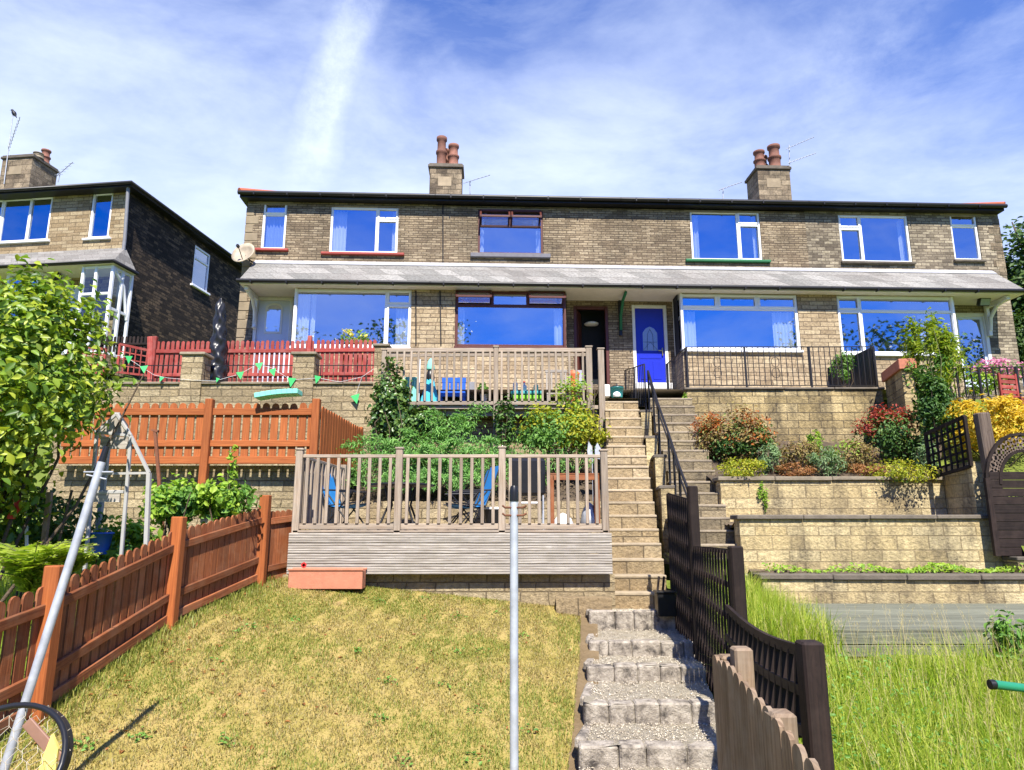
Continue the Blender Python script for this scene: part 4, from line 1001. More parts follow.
m_ = MB(['upvc', 'stone_left_front']); BP = [(bxa - 1.2, 0), (bxa - .6, -.7), (bxb - .5, -.7), (bxb, 0)]
for (xa, ya_), (xb, yb_) in zip(BP, BP[1:]):
    m_.use('stone_left_front').face([(xa, ya_, LG), (xb, yb_, LG), (xb, yb_, bz0), (xa, ya_, bz0)]); m_.use('upvc')
    for z in (bz0, lerp(bz0, zt, .68), zt - .1): m_.bar((xa, ya_, z + .04), (xb, yb_, z + .04), .07, .08)
    for t_ in (0.03, .97): m_.bar((lerp(xa, xb, t_), lerp(ya_, yb_, t_), bz0), (lerp(xa, xb, t_), lerp(ya_, yb_, t_), zt), .08, .08, (0, 1, 0))
bo = m_.build('bay_window', hl, False)
m_ = MB('glass'); 
for (xa, ya_), (xb, yb_) in zip(BP, BP[1:]): m_.face([(xa, ya_ + .02, bz0), (xb, yb_ + .02, bz0), (xb, yb_ + .02, zt), (xa, ya_ + .02, zt)])
m_.build('pane', bo, False)
m_ = MB('grey_pipe'); ztp = FL.at(133, 238, -.1)[1]
m_.tube([(.14, -.3, LZ - .1), (.1, -.12, ztp), (.08, -.1, LG + .2)], .055, 8); m_.obox((.05, -.16, FL.at(120, 272, -.1)[1]), ((1, 0, 0), (0, 1, 0), (0, 0, 1)), (.17, .08, .17), .02); m_.build('downpipe', hl, False)
m_ = MB('iron_black'); m_.box(-1.9, -1.72, -.62, -.4, pz0 - .3, pz0 - .12, .02); m_.bar((-1.81, -.5, pz0 - .14), (-1.81, -.5, pz0 - .07), .04, .04); m_.build('floodlight', hl, False)
lcy = 2.6; xa, lzt = FL.at(3, 158, lcy); xb, _ = FL.at(33, 158, lcy)
chimney(hl, xa, xb, lzt + .1, lcy, 1.25, [(xb - .22, lcy + .8, .17, .62, 'terracotta_pot'), (xb - .12, lcy + .35, .18, .22, 'coping')], zbase=LZ + .3)


# ------------------------------------------------------------------ retaining walls
def ret_wall(name, label, A, B, zb, zt, th=0.28, mat='block_yellow', cap='coping_dark', cap_h=0.06, over=0.05, group=None, cat='wall', piers=()):
    """wall whose front face runs A->B (world xy); thickness goes to the left of A->B"""
    A, B = Vector((A[0], A[1], 0)), Vector((B[0], B[1], 0)); d = B - A; L = d.length; yaw = math.atan2(d.y, d.x)
    root = T(name, label, cat, (A.x, A.y, zb), yaw, group)
    m = MB(mat); m.box(0, L, 0, th, 0, zt - zb - (cap_h if cap else 0) - .001); m.build('wall_body', root, False)
    if cap:
        n = max(1, int(L / .9)); c = MB(cap); H = zt - zb
        for k in range(n): c.box(-over + (L + 2 * over) * k / n + .004, -over + (L + 2 * over) * (k + 1) / n - .004, -over + random.uniform(-.008, .008), th + over, H - cap_h + random.uniform(-.004, .004), H, .012)
        c.build('coping', root, False)
    return root


random.seed(3)
W1 = (P(686, 388, 15.4), P(882, 388, 15.35))
ret_wall('retaining_wall', 'water stained block wall under the long black railing', W1[0], W1[1], 1.2, 3.06, .3, 'block_stained', 'coping_dark', .05, group='block retaining walls')
ret_wall('retaining_wall', 'low block wall with pale coping holding the bed of red and bronze shrubs', P(720, 480, 12.3), P(943, 480, 12.3), -.1, .84, .28, 'block_yellow', 'coping', .07, group='block retaining walls')
ret_wall('retaining_wall', 'tall yellow block wall below the shrub bed, with black streaks under its dark coping', P(739, 517, 11.2), P(999, 518, 11.2), -.95, .16, .28, 'block_yellow', 'coping_dark', .07, group='block retaining walls')
ret_wall('retaining_wall', 'lowest yellow block wall, right behind the grey timber decking', P(762, 572, 10.6), (9.0, 10.5), -1.35, -.715, .28, 'block_yellow', 'coping_dark', .08, group='block retaining walls')
# return walls and corner pier on the right
ret_wall('garden_wall', 'garden wall topped with terracotta coping tiles beside the black railing', P(884, 372, 15.3), (8.13, 14.05), 1.0, 3.40, .22, 'block_stained', 'terracotta', .22, .06)
ret_wall('garden_wall', 'short block wall carrying the diamond trellis beside the tall post', P(938, 480, 12.5), P(973, 480, 11.35), -.1, 1.02, .25, 'block_yellow', None)
ret_wall('garden_wall', 'low dark return wall at the right end of the tall yellow block wall', P(1000, 560, 11.2), P(1003, 560, 12.6), -.95, -.15, .2, 'block_stained', None)


def slope(name, x0, x1, y0, y1, z0, z1, mat, label, n=14, amp=.03):
    r = np.random.default_rng(int(abs(x0 * 37 + y0 * 11)))
    m = MB(mat); m.grid([[(lerp(x0, x1, i / n), lerp(y0, y1, j / n), lerp(z0, z1, j / n) + r.normal() * amp) for i in range(n + 1)] for j in range(n + 1)])
    return struct(m.build(name), label=label, cat='soil')


slope('soil_bed', 3.62, 8.1, 12.5, 15.45, .76, 1.85, 'soil', 'planting bed with the red and bronze shrubs')
slope('soil_bed', 3.6, 8.7, 11.4, 12.35, .02, -.0, 'soil', 'narrow soil strip on top of the tall yellow wall')
slope('soil_bed', 3.7, 11, 10.8, 11.25, -.74, -.70, 'soil', 'soil strip on top of the lowest block wall')
slope('soil_bed', 7.9, 14.5, 11.3, 16.0, .3, 2.6, 'wild_soil', 'sloping bed under the golden shrub')
slope('soil_bed', 14.5, 7.9, 10.75, 11.35, -.75, .32, 'wild_soil', 'rough grassy bank right of the arched gate')
ret_wall('garden_wall', 'dark stone step under the arched garden gate', (7.72, 10.86), (9.35, 10.84), -.95, P(1000, 556, 11).z - .005, .32, 'block_stained', 'coping_dark', .06, .02)
slope('soil_bed', 14.4, 9, 15.8, 19.0, 2.6, 3.2, 'soil', 'front garden soil at the right end house')

# house 1 terrace wall with piers, lower garden wall, planter wall, deck wall
A1, B1 = P(60, 383, 15.3), P(382, 384, 15.25)
tw = ret_wall('terrace_wall', 'rough stone terrace wall with two square piers in front of the red picket fences', A1, B1, -.2, 3.17, .3, 'stone_rough', 'coping', .06)
for px in (194, 305):
    x = (P(px, 350, 15.25) - Vector((A1.x, A1.y, 0))).x
    m = MB(['stone_rough', 'coping']); m.box(x - .24, x + .24, -.06, .36, 2.6, 3.98); m.use('coping').box(x - .29, x + .29, -.11, .41, 3.981, 4.05, .015); m.build('pier', tw, False)
ret_wall('garden_wall', 'pale stone wall under the tall orange brown picket fence', P(60, 460, 12.1), P(330, 460, 12.1), -1.0, 1.02, .3, 'stone_rough', None)
slope('terrace_bed', -8.5, -3.0, 12.3, 15.3, .98, 1.1, 'wild_soil', 'ground behind the orange brown picket fence')
ret_wall('planter_wall', 'low rough stone planter wall behind the blue deck chairs', P(318, 520, 12.6), P(603, 520, 12.6), -1.0, .42, .3, 'stone_rough', None)
slope('planting_bed', -3.5, 1.7, 12.85, 15.0, .35, 1.3, 'soil', 'planting bed with juniper and gold green shrub between the two decks')
ret_wall('garden_wall', 'rough stone wall in deep shade under the upper deck', P(376, 420, 15.1), P(604, 420, 15.1), .2, 2.38, .3, 'stone_rough', None)
ret_wall('stone_kerb', 'low course of sandstone blocks under the big lower deck', P(262, 590, 10.16), P(615, 590, 10.12), -1.6, -.69, .35, 'stone_rough', None, cat='stone edging')
ret_wall('stone_kerb', 'sandstone blocks at the foot of the stone stairs beside the gravel steps', P(556, 600, 9.85), P(612, 600, 9.80), -1.6, -.98, .26, 'block_step', None, cat='stone edging')


# ------------------------------------------------------------------ stone stairs
def stairs(name, label, L0, R0, L1, R1, n, zrise0, mat, tread):
    """L0,R0 front corners of the lowest riser top; L1,R1 of the highest"""
    root = T(name, label, 'stairs', (L0.x, L0.y, L0.z - zrise0))
    for k in range(n + 1):
        t = k / n; l, r = L0.lerp(L1, t), R0.lerp(R1, t); l2, r2 = L0.lerp(L1, (k + 1.25) / n), R0.lerp(R1, (k + 1.25) / n)
        z = l.z; dz = (L1.z - L0.z) / n
        m = MB(mat); zb = z - dz * 2.2
        jl = random.uniform(-.01, .01)
        pts = [(l.x, l.y + jl), (r.x, r.y - jl), (r2.x, r2.y), (l2.x, l2.y)]
        m.face([(*p, z - .05) for p in pts]);
        for i in range(4): a, b = pts[i], pts[(i + 1) % 4]; m.face([(*a, zb), (*b, zb), (*b, z - .05), (*a, z - .05)])
        s_ = m.build('step', root)
        c = MB(tread); d = (r - l).normalized(); f = Vector((-d.y, d.x, 0)); ln = (l2 - l).dot(f)
        c.obox((l + r) / 2 + f * (ln / 2 - .006) + Vector((0, 0, -.024 + random.uniform(-.004, .004))), (d, f, (0, 0, 1)), ((r - l).length / 2 + .004, ln / 2 + .004, .022), .012)
        c.build('tread_slab', s_)
    return root


stairs('stone_stairs', 'left flight of the yellow stone garden stairs beside the timber decks', P(612, 611, 10.0), P(672, 611, 10.0), P(605, 401, 14.7), P(638, 401, 14.7), 17, .25, 'block_step', 'tread')
stairs('stone_stairs', 'right flight of the stone garden stairs, darker in tone, leading to the blue door', P(694, 574, 10.9), P(748, 574, 10.9), P(650, 398, 15.0), P(692, 398, 15.0), 16, .25, 'block_step_dark', 'tread_dark')
m = MB('paving')
aL, bR = P(605, 400, 14.75), P(694, 398, 15.1)
m.grid([[(aL.x - .05, 14.95, 2.74), (bR.x, 15.15, 2.76)], [(aL.x - .05, 16.6, 2.9), (bR.x, 16.6, 2.9)]], smooth=False); m.grid([[(1.9, 16.6, 2.9), (4.0, 16.6, 2.9)], [(1.9, 16.62, 3.06), (4.0, 16.62, 3.06)]], smooth=False)
struct(m.build('landing'), label='stone landing at the top of the garden stairs', cat='landing')
# dividing wall between the flights
dv = T('dividing_wall', 'stepped block wall with flat copings between the two stone stair flights', 'wall', P(640, 411, 14.3))
segs = [(641, 651, 411, 14.35), (646, 657, 437, 13.45), (655, 665, 456, 12.7), (661, 674, 487, 11.85), (672, 688, 520, 11.05), (684, 700, 552, 10.5)]
for k, (xa, xb, yt, Y) in enumerate(segs):
    a, b = P(xa, yt, Y), P(xb, yt, Y); Y2 = segs[k - 1][3] + .02 if k else 15.05
    d = Vector((.13, .99, 0)); m = MB('block_yellow'); LY = (Y2 - Y) / .99
    m.obox((a + b) / 2 + d * LY / 2 + Vector((0, 0, -.65)), ((.99, -.13, 0), d, (0, 0, 1)), ((b.x - a.x) / 2, LY / 2 - .002, .62)); s_ = m.build('wall_block', dv)
    c = MB('coping_dark'); c.obox((a + b) / 2 + d * LY / 2 + Vector((0, 0, .0)), ((.99, -.13, 0), d, (0, 0, 1)), ((b.x - a.x) / 2 + .035, LY / 2 - .006, .03), .012); c.build('coping', s_)


# ------------------------------------------------------------------ gravel steps
gs = T('gravel_steps', 'gravel steps edged with rough grey setts climbing beside the sunburnt lawn', 'steps', (1.0, 9.6, -1.5))
GY = [(9.55, 611.5, 629, 589, 664), (8.62, 642, 656, 589, 671), (7.75, 666, 681, 587, 680), (6.75, 703, 723, 584, 690), (5.92, 746, 767, 579, 706), (5.2, 795, 818, 573, 722), (4.55, 850, 880, 566, 742)]
for k, (Y, yt, yb_, xl, xr) in enumerate(GY):
    a, b = P(xl, yt, Y), P(xr + 26, yt, Y); zt = a.z; zlow = P(xl, yb_, Y).z
    if k: a2 = P(GY[k - 1][3], GY[k - 1][2], GY[k - 1][0] + .02); b2 = P(GY[k - 1][4] + 26, GY[k - 1][2], GY[k - 1][0] + .02)
    else: a2 = P(588, 609, 10.2); b2 = P(668, 609, 10.2)
    m = MB('gravel'); n = 8; rr = np.random.default_rng(k)
    m.grid([[a.lerp(b, i / n).lerp(a2.lerp(b2, i / n), j / 6) + Vector((0, 0, -.012 + rr.normal() * .012)) for i in range(n + 1)] for j in range(7)])
    st = m.build('step', gs, True)
    edge = [0]; 
    while edge[-1] < .97: edge.append(min(1, edge[-1] + random.uniform(.17, .27)))
    if edge[-1] - edge[-2] < .09: edge.pop(-2)
    for e0, e1 in zip(edge, edge[1:]):
        p0, p1 = a.lerp(b, e0), a.lerp(b, e1); h = (zt - zlow) + .06
        s_ = MB('sett'); s_.obox((p0 + p1) / 2 + Vector((0, .075 + random.uniform(-.012, .012), -h / 2 + random.uniform(-.008, .012))), ((1, random.uniform(-.05, .05), 0), (0, 1, 0), (0, 0, 1)), ((p1 - p0).length / 2 - .003, .085, h / 2), .016)
        s_.build('sett', st, True)
    s_ = MB('sett'); s_.bar(a + Vector((.03, .2, -.04)), a2 + Vector((.03, -.05, -.05)), .1, .1, (0, 0, 1), .02); s_.build('sett', st, True)
# loose pebbles on the treads
rr = np.random.default_rng(77); pv = []; pf = []
pm = MB('sett')
for k, (Y, yt, yb_, xl, xr) in enumerate(GY):
    a, b = P(xl, yt, Y), P(xr + 26, yt, Y)
    a2, b2 = (P(GY[k - 1][3], GY[k - 1][2], GY[k - 1][0]), P(GY[k - 1][4] + 26, GY[k - 1][2], GY[k - 1][0])) if k else (P(588, 609, 10.2), P(668, 609, 10.2))
    for _ in range(1000):
        s_, t_ = rr.random(2); p = a.lerp(b, s_).lerp(a2.lerp(b2, s_), .12 + .88 * t_); r_ = .003 + .006 * rr.random()
        o_ = len(pv)
        q = rr.normal(size=(6, 3)) * .25 + np.array([[1, 0, 0], [-1, 0, 0], [0, 1, 0], [0, -1, 0], [0, 0, .8], [0, 0, -.8]])
        pv += [np.array(p) + x * r_ for x in q]; pf += [[o_ + i for i in f] for f in ((0, 2, 4), (2, 1, 4), (1, 3, 4), (3, 0, 4), (2, 0, 5), (1, 2, 5), (3, 1, 5), (0, 3, 5))]
mm, tt, oo = newmat('pebble')
isl = tt.n('ShaderNodeNewGeometry').outputs['Random Per Island']
bb = tt.n('ShaderNodeBsdfPrincipled', None, Roughness=.9); tt.link(tt.ramp(isl, [(0, (.26, .21, .15)), (.4, (.48, .41, .30)), (.8, (.60, .53, .40)), (1, (.70, .64, .52))]), bb.inputs['Base Color']); tt.link(bb.outputs[0], oo.inputs['Surface']); MATS['pebble'] = mm
struct(raymesh('gravel', np.array(pv), np.array(pf), 'pebble'), 'stuff', 'loose pale gravel on the steps', 'gravel')


# ------------------------------------------------------------------ fences
def rounded(w, h, r=None, pts=5):
    r = r or w * .5
    return [(-w / 2, 0), (w / 2, 0), (w / 2, h - r)] + [(w / 2 * math.cos(math.pi * k / (pts + 1)), h - r + r * math.sin(math.pi * k / (pts + 1))) for k in range(1, pts + 1)] + [(-w / 2, h - r)]


def picket_fence(name, label, A, B, HA, HB, n, mat, rails=((.2, .09), (.8, .09)), posts=((0, 0), (1, 0)), post_w=.1, pw=.09, gap=None, front=-1, rail_t=.035, round_r=None, group=None, post_mat=None, board=None, post_h=.12, zdrop=0.0):
    """A,B: base points (world); HA,HB picket heights; rails (height fraction, width); posts (t, extra drop)"""
    A, B = Vector(A), Vector(B); d = B - A; dh = Vector((d.x, d.y, 0)).normalized(); nrm = Vector((dh.y, -dh.x, 0)) * (-front)   # side the rails and posts are on
    root = T(name, label, 'fence', A, 0, group)
    for k in range(n):
        t = (k + .5) / n; p = A.lerp(B, t); h = lerp(HA, HB, t) * random.uniform(.992, 1.008)
        m = MB(mat); tilt = random.uniform(-.006, .006)
        m.prism(rounded(pw * random.uniform(.96, 1.02), h, round_r), .02, p, dh, Vector((dh.x * tilt, dh.y * tilt, 1))); m.build('picket', root)
    for f, w_ in rails:
        m = MB(mat); m.bar(A + Vector((0, 0, HA * f)) + nrm * (.012 + rail_t / 2), B + Vector((0, 0, HB * f)) + nrm * (.012 + rail_t / 2), rail_t, w_, (0, 0, 1), .006); m.build('rail', root)
    if board:
        m = MB(mat); m.bar(A + Vector((0, 0, board / 2 - .0)) + nrm * .03, B + Vector((0, 0, board / 2)) + nrm * .03, .03, board, (0, 0, 1), .005); m.build('gravel_board', root)
    for t, drop in posts:
        p = A.lerp(B, t); h = lerp(HA, HB, t) + post_h; m = MB(post_mat or mat)
        m.bar(p + nrm * .045 + Vector((0, 0, -drop - .1)), p + nrm * .045 + Vector((0, 0, h)), post_w, post_w, (0, 1, 0), .01); m.build('post', root)
    return root


random.seed(11)
fpt = lambda px, py, Y: P(px, py, Y)
# left brown boundary fence, three bays up the lawn edge
FB = [Vector((*along(FENCE, y), 0)) if False else Vector((along(FENCE, y), y, 0)) for y in (3.6, 5.9, 8.0, 9.75)]
for p in FB: p.z = lawn_z(p.x, p.y)
lab = ['nearest bay of the brown boundary fence, at the foot of the leaning pole', 'middle bay of the brown boundary fence, left of the lawn under the ferns', 'farthest bay of the brown boundary fence, with bushes spilling over its top']
for k in range(3):
    a, b = FB[k].copy(), FB[k + 1].copy(); a.z += .06; b.z += .06
    picket_fence('picket_fence', lab[k], a, b, .98, .98, 17 if k == 0 else 15, 'wood_brown', rails=((.28, .085), (.82, .085)), posts=((0, .3), (1, .3)) if k == 2 else ((0, .3),), post_w=.13, pw=.108, front=-1, group='brown boundary fence bays', post_mat='wood_orange', board=.09, post_h=.16)  # posts in lighter orange wood: their sunlit face is put into the colour
picket_fence('picket_fence', 'short shaded length of brown picket fence between the boundary fence and the lower deck', FB[3] + Vector((.06, .14, .0)), Vector((-3.13, 10.42, FB[3].z + .08)), .98, .96, 6, 'wood_brown', rails=((.2, .08), (.86, .09)), posts=(), pw=.1)
# tall orange-brown fence
A, B = P(60, 464, 11.85), P(314, 464, 11.85); HT = P(200, 403, 11.85).z - A.z
picket_fence('picket_fence', 'tall orange brown picket fence with a mint plastic strip on its top', A, B, HT, HT, 27, 'wood_orange', rails=((.06, .13), (.33, .11), (.85, .12)), posts=((.574, .45), (1, .1)), post_w=.13, pw=.125, round_r=.07, post_h=.06)
C = P(362, 440, 14.3); C.z = A.z + .0
picket_fence('picket_fence', 'shaded return of the orange brown picket fence running back towards the terrace wall', B + Vector((.05, .1, 0)), C, HT - .03, HT - .12, 17, 'wood_orange', rails=((.2, .1), (.85, .12)), posts=((1, 0),), post_w=.11, pw=.12, round_r=.07, front=1, post_h=.04)
# red fences on the upper terrace
z = P(250, 380, 16.4).z - .25; H = P(250, 341, 16.4).z - z
picket_fence('picket_fence', 'red picket fence behind the black wrapped parasol', (P(152, 380, 16.4).x, 16.4, z), (P(313, 380, 16.35).x, 16.35, z), H, H, 32, 'wood_red', rails=((.3, .08), (.78, .09)), posts=((0, 0), (.97, 0)), pw=.082, post_h=.1, round_r=.05, group='red picket fences of the upper terrace')
picket_fence('picket_fence', 'red picket fence under the big bay window, right of the stone pier', (P(314, 380, 16.3).x, 16.3, z), (P(376, 380, 16.25).x, 16.25, z), H, H, 13, 'wood_red', rails=((.3, .08), (.78, .09)), posts=(), pw=.082, round_r=.05, group='red picket fences of the upper terrace')


def lattice(name, label, A, B, H0, H1, nx, nz, mat, group=None, bw=.03, diag=False):
    A, B = Vector(A), Vector(B); up = Vector((0, 0, 1)); root = T(name, label, 'trellis', A, 0, group); d = (B - A)
    m = MB(mat); m.bar(A, A + up * H0, .05, .05, (0, 1, 0)); m.bar(B, B + up * H1, .05, .05, (0, 1, 0)); m.bar(A, B, .05, .05); m.bar(A + up * H0, B + up * H1, .05, .06); m.build('frame', root)
    m = MB(mat); o = Vector((d.y, -d.x, 0)).normalized() * .012
    for k in range(1, nx): t = k / nx; m.bar(A.lerp(B, t) + o, A.lerp(B, t) + o + up * lerp(H0, H1, t), bw, .014, (0, 1, 0))
    for k in range(1, nz): m.bar(A - o + up * H0 * k / nz, B - o + up * H1 * k / nz, .014, bw)
    m.build('lattice_panel', root); return root


lattice('lattice_fence', 'low red lattice panel at the far left beside the white glazed porch', P(66, 372, 17.5), P(103, 374, 17.5), .72, .66, 6, 4, 'wood_red', 'red lattice panels')
lattice('lattice_fence', 'red lattice panel sloping up to the red post left of the picket fence', P(117, 372, 16.9), P(151, 376, 16.5), .72, .62, 6, 4, 'wood_red', 'red lattice panels')
picket_fence('picket_fence', 'low black picket fence behind the red lattice panels', P(100, 352, 18.6), P(150, 352, 18.6), .45, .45, 13, 'wood_dark', rails=((.5, .06),), posts=((0, 0),), pw=.06, round_r=.03)
m_ = T('fence_post', 'stout red fence post between the lattice panel and the red pickets', 'post', P(151, 380, 16.35)); q = MB('wood_red'); q.bar(P(151, 384, 16.35), P(151, 337, 16.35), .13, .13, (0, 1, 0), .01); q.build('post', m_)


# thin black iron rail along the terrace wall
def iron_railing(name, label, A, B, h, nb, post_ts, group=None, br=.007, z0=.06, pr=.02, scrolls=()):
    A, B = Vector(A), Vector(B); up = Vector((0, 0, 1)); root = T(name, label, 'railing', A, 0, group)
    m = MB('iron_black'); m.bar(A + up * h, B + up * h, .035, .014); m.build('top_rail', root)
    m = MB('iron_black'); m.bar(A + up * z0, B + up * z0, .03, .012); m.build('bottom_rail', root)
    for t in post_ts: m = MB('iron_black'); p = A.lerp(B, t); m.bar(p - up * .05, p + up * (h + .01), pr * 2, pr * 2, (0, 1, 0), .004); m.build('post', root)
    for k in range(1, nb): m = MB('iron_black'); p = A.lerp(B, k / nb); m.bar(p + up * z0, p + up * h, br * 2, br * 2, (0, 1, 0)); m.build('bar', root)
    d = (B - A).normalized()
    for t in scrolls:
        p = A.lerp(B, t) + up * (h * .5); m = MB('iron_black')
        for sg in (-1, 1):
            for sv in (-1, 1):
                m.tube([p + d * (sg * (.02 + .07 * math.sin(a))) + up * (sv * (.02 + .11 * (1 - math.cos(a)))) for a in [k * .45 for k in range(9)]], .007, 5)
        m.build('scroll', root)
    return root


A, B = P(96, 383, 15.35), P(376, 383, 15.35); A.z = B.z = 3.17
iron_railing('iron_railing', 'low thin black rail along the top of the rough stone terrace wall', A, B, .40, 26, (.0, .2, .5, .8, 1), br=.004, pr=.009)
zr = 3.06; hr = P(780, 347, 15.45).z - zr
iron_railing('iron_railing', 'long black iron railing with scrolls below the white bay window', (W1[0].x + .07, 15.46, zr), (W1[1].x - .06, 15.42, zr), hr, 34, (0, .31, .655, 1), scrolls=(.16, .47, .8))
iron_railing('iron_railing', 'short black railing running back to the house at the left end of the long railing', (W1[0].x + .07, 15.55, zr), (W1[0].x - .0, 17.2, zr), hr, 14, (0, 1))
iron_railing('iron_railing', 'dense black railing running back to the house at the right end of the long railing', (W1[1].x - .06, 15.5, zr), (W1[1].x - .1, 18.2, zr), hr, 44, (0, 1), br=.012)
iron_railing('iron_railing', 'black railing beside the walkway to the blue door at the stair head', P(646, 409, 14.5), (P(626, 399, 16.2).x, 16.2, P(646, 409, 14.5).z + .25), .98, 12, (0, .5, 1), pr=.016)
# handrail down the dividing wall
hr_ = T('handrail', 'double black iron handrail sloping down between the stair flights', 'handrail', P(648, 409, 14.4))
top = [P(648, 371, 14.4), P(658, 404, 13.4), P(668, 432, 12.6), P(679, 466, 11.7), P(693, 503, 10.95)]
m = MB('iron_black'); m.tube(top, .024, 8); m.build('top_rail', hr_)
m = MB('iron_black'); m.tube([p - Vector((-.03, 0, .26)) for p in top], .016, 8); m.build('lower_rail', hr_)
for p, dn in ((top[0], .98), (top[1], 1.02), (top[2], .95), (top[3], .95), (top[4], .85), (top[0].lerp(top[1], .5), .95), (top[2].lerp(top[3], .5), .9)):
    m = MB('iron_black'); m.bar(p - Vector((0, 0, dn)), p, .036, .036, (0, 1, 0)); m.build('baluster', hr_)


# ------------------------------------------------------------------ dark trellis fence right of the gravel steps
def slat_fence(name, label, pts, group, nv=16, rails=6, vw=.022):
    """pts: A top, B top (world), ground heights"""
    (A, za), (B, zb) = pts; root = T(name, label, 'fence', (A.x, A.y, za), 0, group)
    d = B - A; o = Vector((d.y, -d.x, 0)).normalized() * .016; dh = Vector((d.x, d.y, 0)).length
    for k in range(nv + 1):
        t = k / nv; p = A.lerp(B, t); m = MB('wood_dark'); m.bar(Vector((p.x, p.y, lerp(za, zb, t) + .04)), p - Vector((0, 0, .01)), vw, .014, (d.x, d.y, 0)); m.build('slat', root)
    for k in range(rails):
        t = k / (rails - 1); m = MB('wood_dark'); q = lambda P_, z_: Vector((P_.x, P_.y, lerp(P_.z - .02, z_ + .12, t))) - o
        m.bar(q(A, za), q(B, zb), .022, .045); m.build('rail', root)
    return root


def dark_post(label, top, zg, w_=.1):
    r_ = T('fence_post', label, 'post', (top.x, top.y, zg)); m = MB('wood_dark'); m.bar((top.x, top.y, zg - .2), top, w_, w_, (0, 1, 0), .012); m.build('post', r_); return r_


TA, TB, TC, TD = P(667, 493, 9.75), P(691, 500, 8.3), P(728, 552, 6.5), P(800, 650, 3.95)
TE = P(728, 610, 6.4)
g_ = 'dark trellis bays beside the gravel steps'
slat_fence('trellis_fence', 'tall dark trellis bay at the head of the gravel steps, under the iron handrail', ((TA, -1.35), (TB, -1.55)), g_, 13, 7)
dark_post('dark fence post between the two tall trellis bays', P(692, 486, 8.25), -1.6, .11)
slat_fence('trellis_fence', 'dark trellis bay stepping down beside the middle of the gravel steps', ((P(693, 546, 8.15), -1.6), (P(727, 549, 6.55), -1.9)), g_, 13, 6)
dark_post('dark square fence post where the tall trellis meets the low sagging rails', P(735, 546, 6.4), -1.9, .115)
# low bar panel with sagging rails
root = T('bar_fence', 'low dark bar fence with sagging rails beside the overgrown garden', 'fence', (TE.x, TE.y, -1.9))
def sag(t, yo): a, b = P(727, 608 + yo * .72, 6.3), P(806, 652 + yo, 3.98); p = a.lerp(b, t); p.z -= .06 * math.sin(math.pi * t); return p
for yo, w_ in ((0, .06), (40, .055), (80, .055)):
    m = MB('wood_dark')
    for k in range(8): m.bar(sag(k / 8, yo), sag((k + 1) / 8, yo), .03, w_)
    m.build('rail', root)
for k in range(1, 15):
    m = MB('wood_dark'); t = k / 15; m.bar(sag(t, 90), sag(t, 2), .035, .02, (0, 1, 0)); m.build('bar', root)
dark_post('heavy dark square post at the near end of the sagging bar fence', P(809, 641, 3.9), -2.3, .118)
# near weathered picket fence
root = T('picket_fence', 'weathered scallop topped picket fence in the near right foreground', 'fence', P(720, 760, 3.9))
n = 14
for k in range(n):
    t = k / (n - 1)
    p = P(716, 655, 4.0).lerp(P(826, 778, 2.35), t); p.z += .035 * math.sin(t * math.pi * 1.0) + random.uniform(-.012, .012); m = MB('wood_weathered'); dd = Vector((.02, -1, 0)).normalized()
    m.prism(rounded(.088, 1.4, .044), .02, (p.x, p.y, p.z - 1.4), dd, (0, 0, 1)); m.build('picket', root)
for dz in (-.28, -1.0):
    a, b = P(716, 655, 4.0), P(826, 778, 2.35); m = MB('wood_weathered'); m.bar((a.x + .04, a.y, a.z + dz), (b.x + .04, b.y, b.z + dz), .04, .08); m.build('rail', root)
for px, py, Y in ((728, 655, 4.08), (741, 647, 3.95), (780, 711, 2.95)):
    p = P(px, py, Y); m = MB('wood_weathered'); m.bar((p.x, p.y, p.z - 1.6), p, .1, .1, (0, 1, 0), .012); m.build('post', root)


# ------------------------------------------------------------------ timber decks
def rail_run(root, A, B, zf, h, n, mat='wood_deck', bal=.045, post_w=None):
    A, B = Vector((A[0], A[1], zf)), Vector((B[0], B[1], zf)); up = Vector((0, 0, 1))
    m = MB(mat); m.bar(A + up * h, B + up * h, .07, .05 if not post_w else .09, up, .008); m.build('top_rail', root)
    m = MB(mat); m.bar(A + up * (h - .12), B + up * (h - .1), .03, .07, up, .005); m.build('under_rail', root) if post_w else None
    m = MB(mat); m.bar(A + up * .05, B + up * .05, .045, .08, up, .006); m.build('bottom_rail', root)
    d = (B - A).normalized(); o = Vector((d.y, -d.x, 0)) * .02
    for k in range(n):
        p = A.lerp(B, (k + .5) / n) + o; m = MB(mat); m.bar(p + up * .09, p + up * (h - .025), bal, bal * .9, (0, 1, 0), .004); m.build('baluster', root)


random.seed(21)
DX0, DX1, DY, DZ = P(294, 530, 10).x, P(607, 530, 10).x, 10.0, -.07
hd_ = P(450, 456, 10).z - DZ
deck = T('timber_deck', 'weathered lower timber deck with balustrade holding blue chairs and a table', 'deck', ((DX0 + DX1) / 2, DY, -.69))
m = MB('wood_deck')
for k in range(19): m.box(DX0 - .02, DX1 + .02, DY + .0 + k * .138, DY + .132 + k * .138, DZ - .035, DZ - .003, .004)
m.build('deck_boards', deck)
m = MB('wood_skirt'); zs0, zs1 = -.68, DZ - .04; nb = 4
for k in range(nb):
    za, zb = lerp(zs0, zs1, k / nb) + .003, lerp(zs0, zs1, (k + 1) / nb) - .003
    m.box(DX0 - .06, DX1 + .06, DY - .03, DY + .0, za, zb, .004)
    for q in range(4): zz = lerp(za, zb, (q + .5) / 4); m.box(DX0 - .058, DX1 + .058, DY - .036, DY - .03, zz - .009, zz + .009, .002)
m.build('skirting', deck)
m = MB('wood_skirt'); m.box(DX0 - .06, DX0 - .03, DY, DY + 2.6, zs0, zs1); m.build('side_skirting', deck)
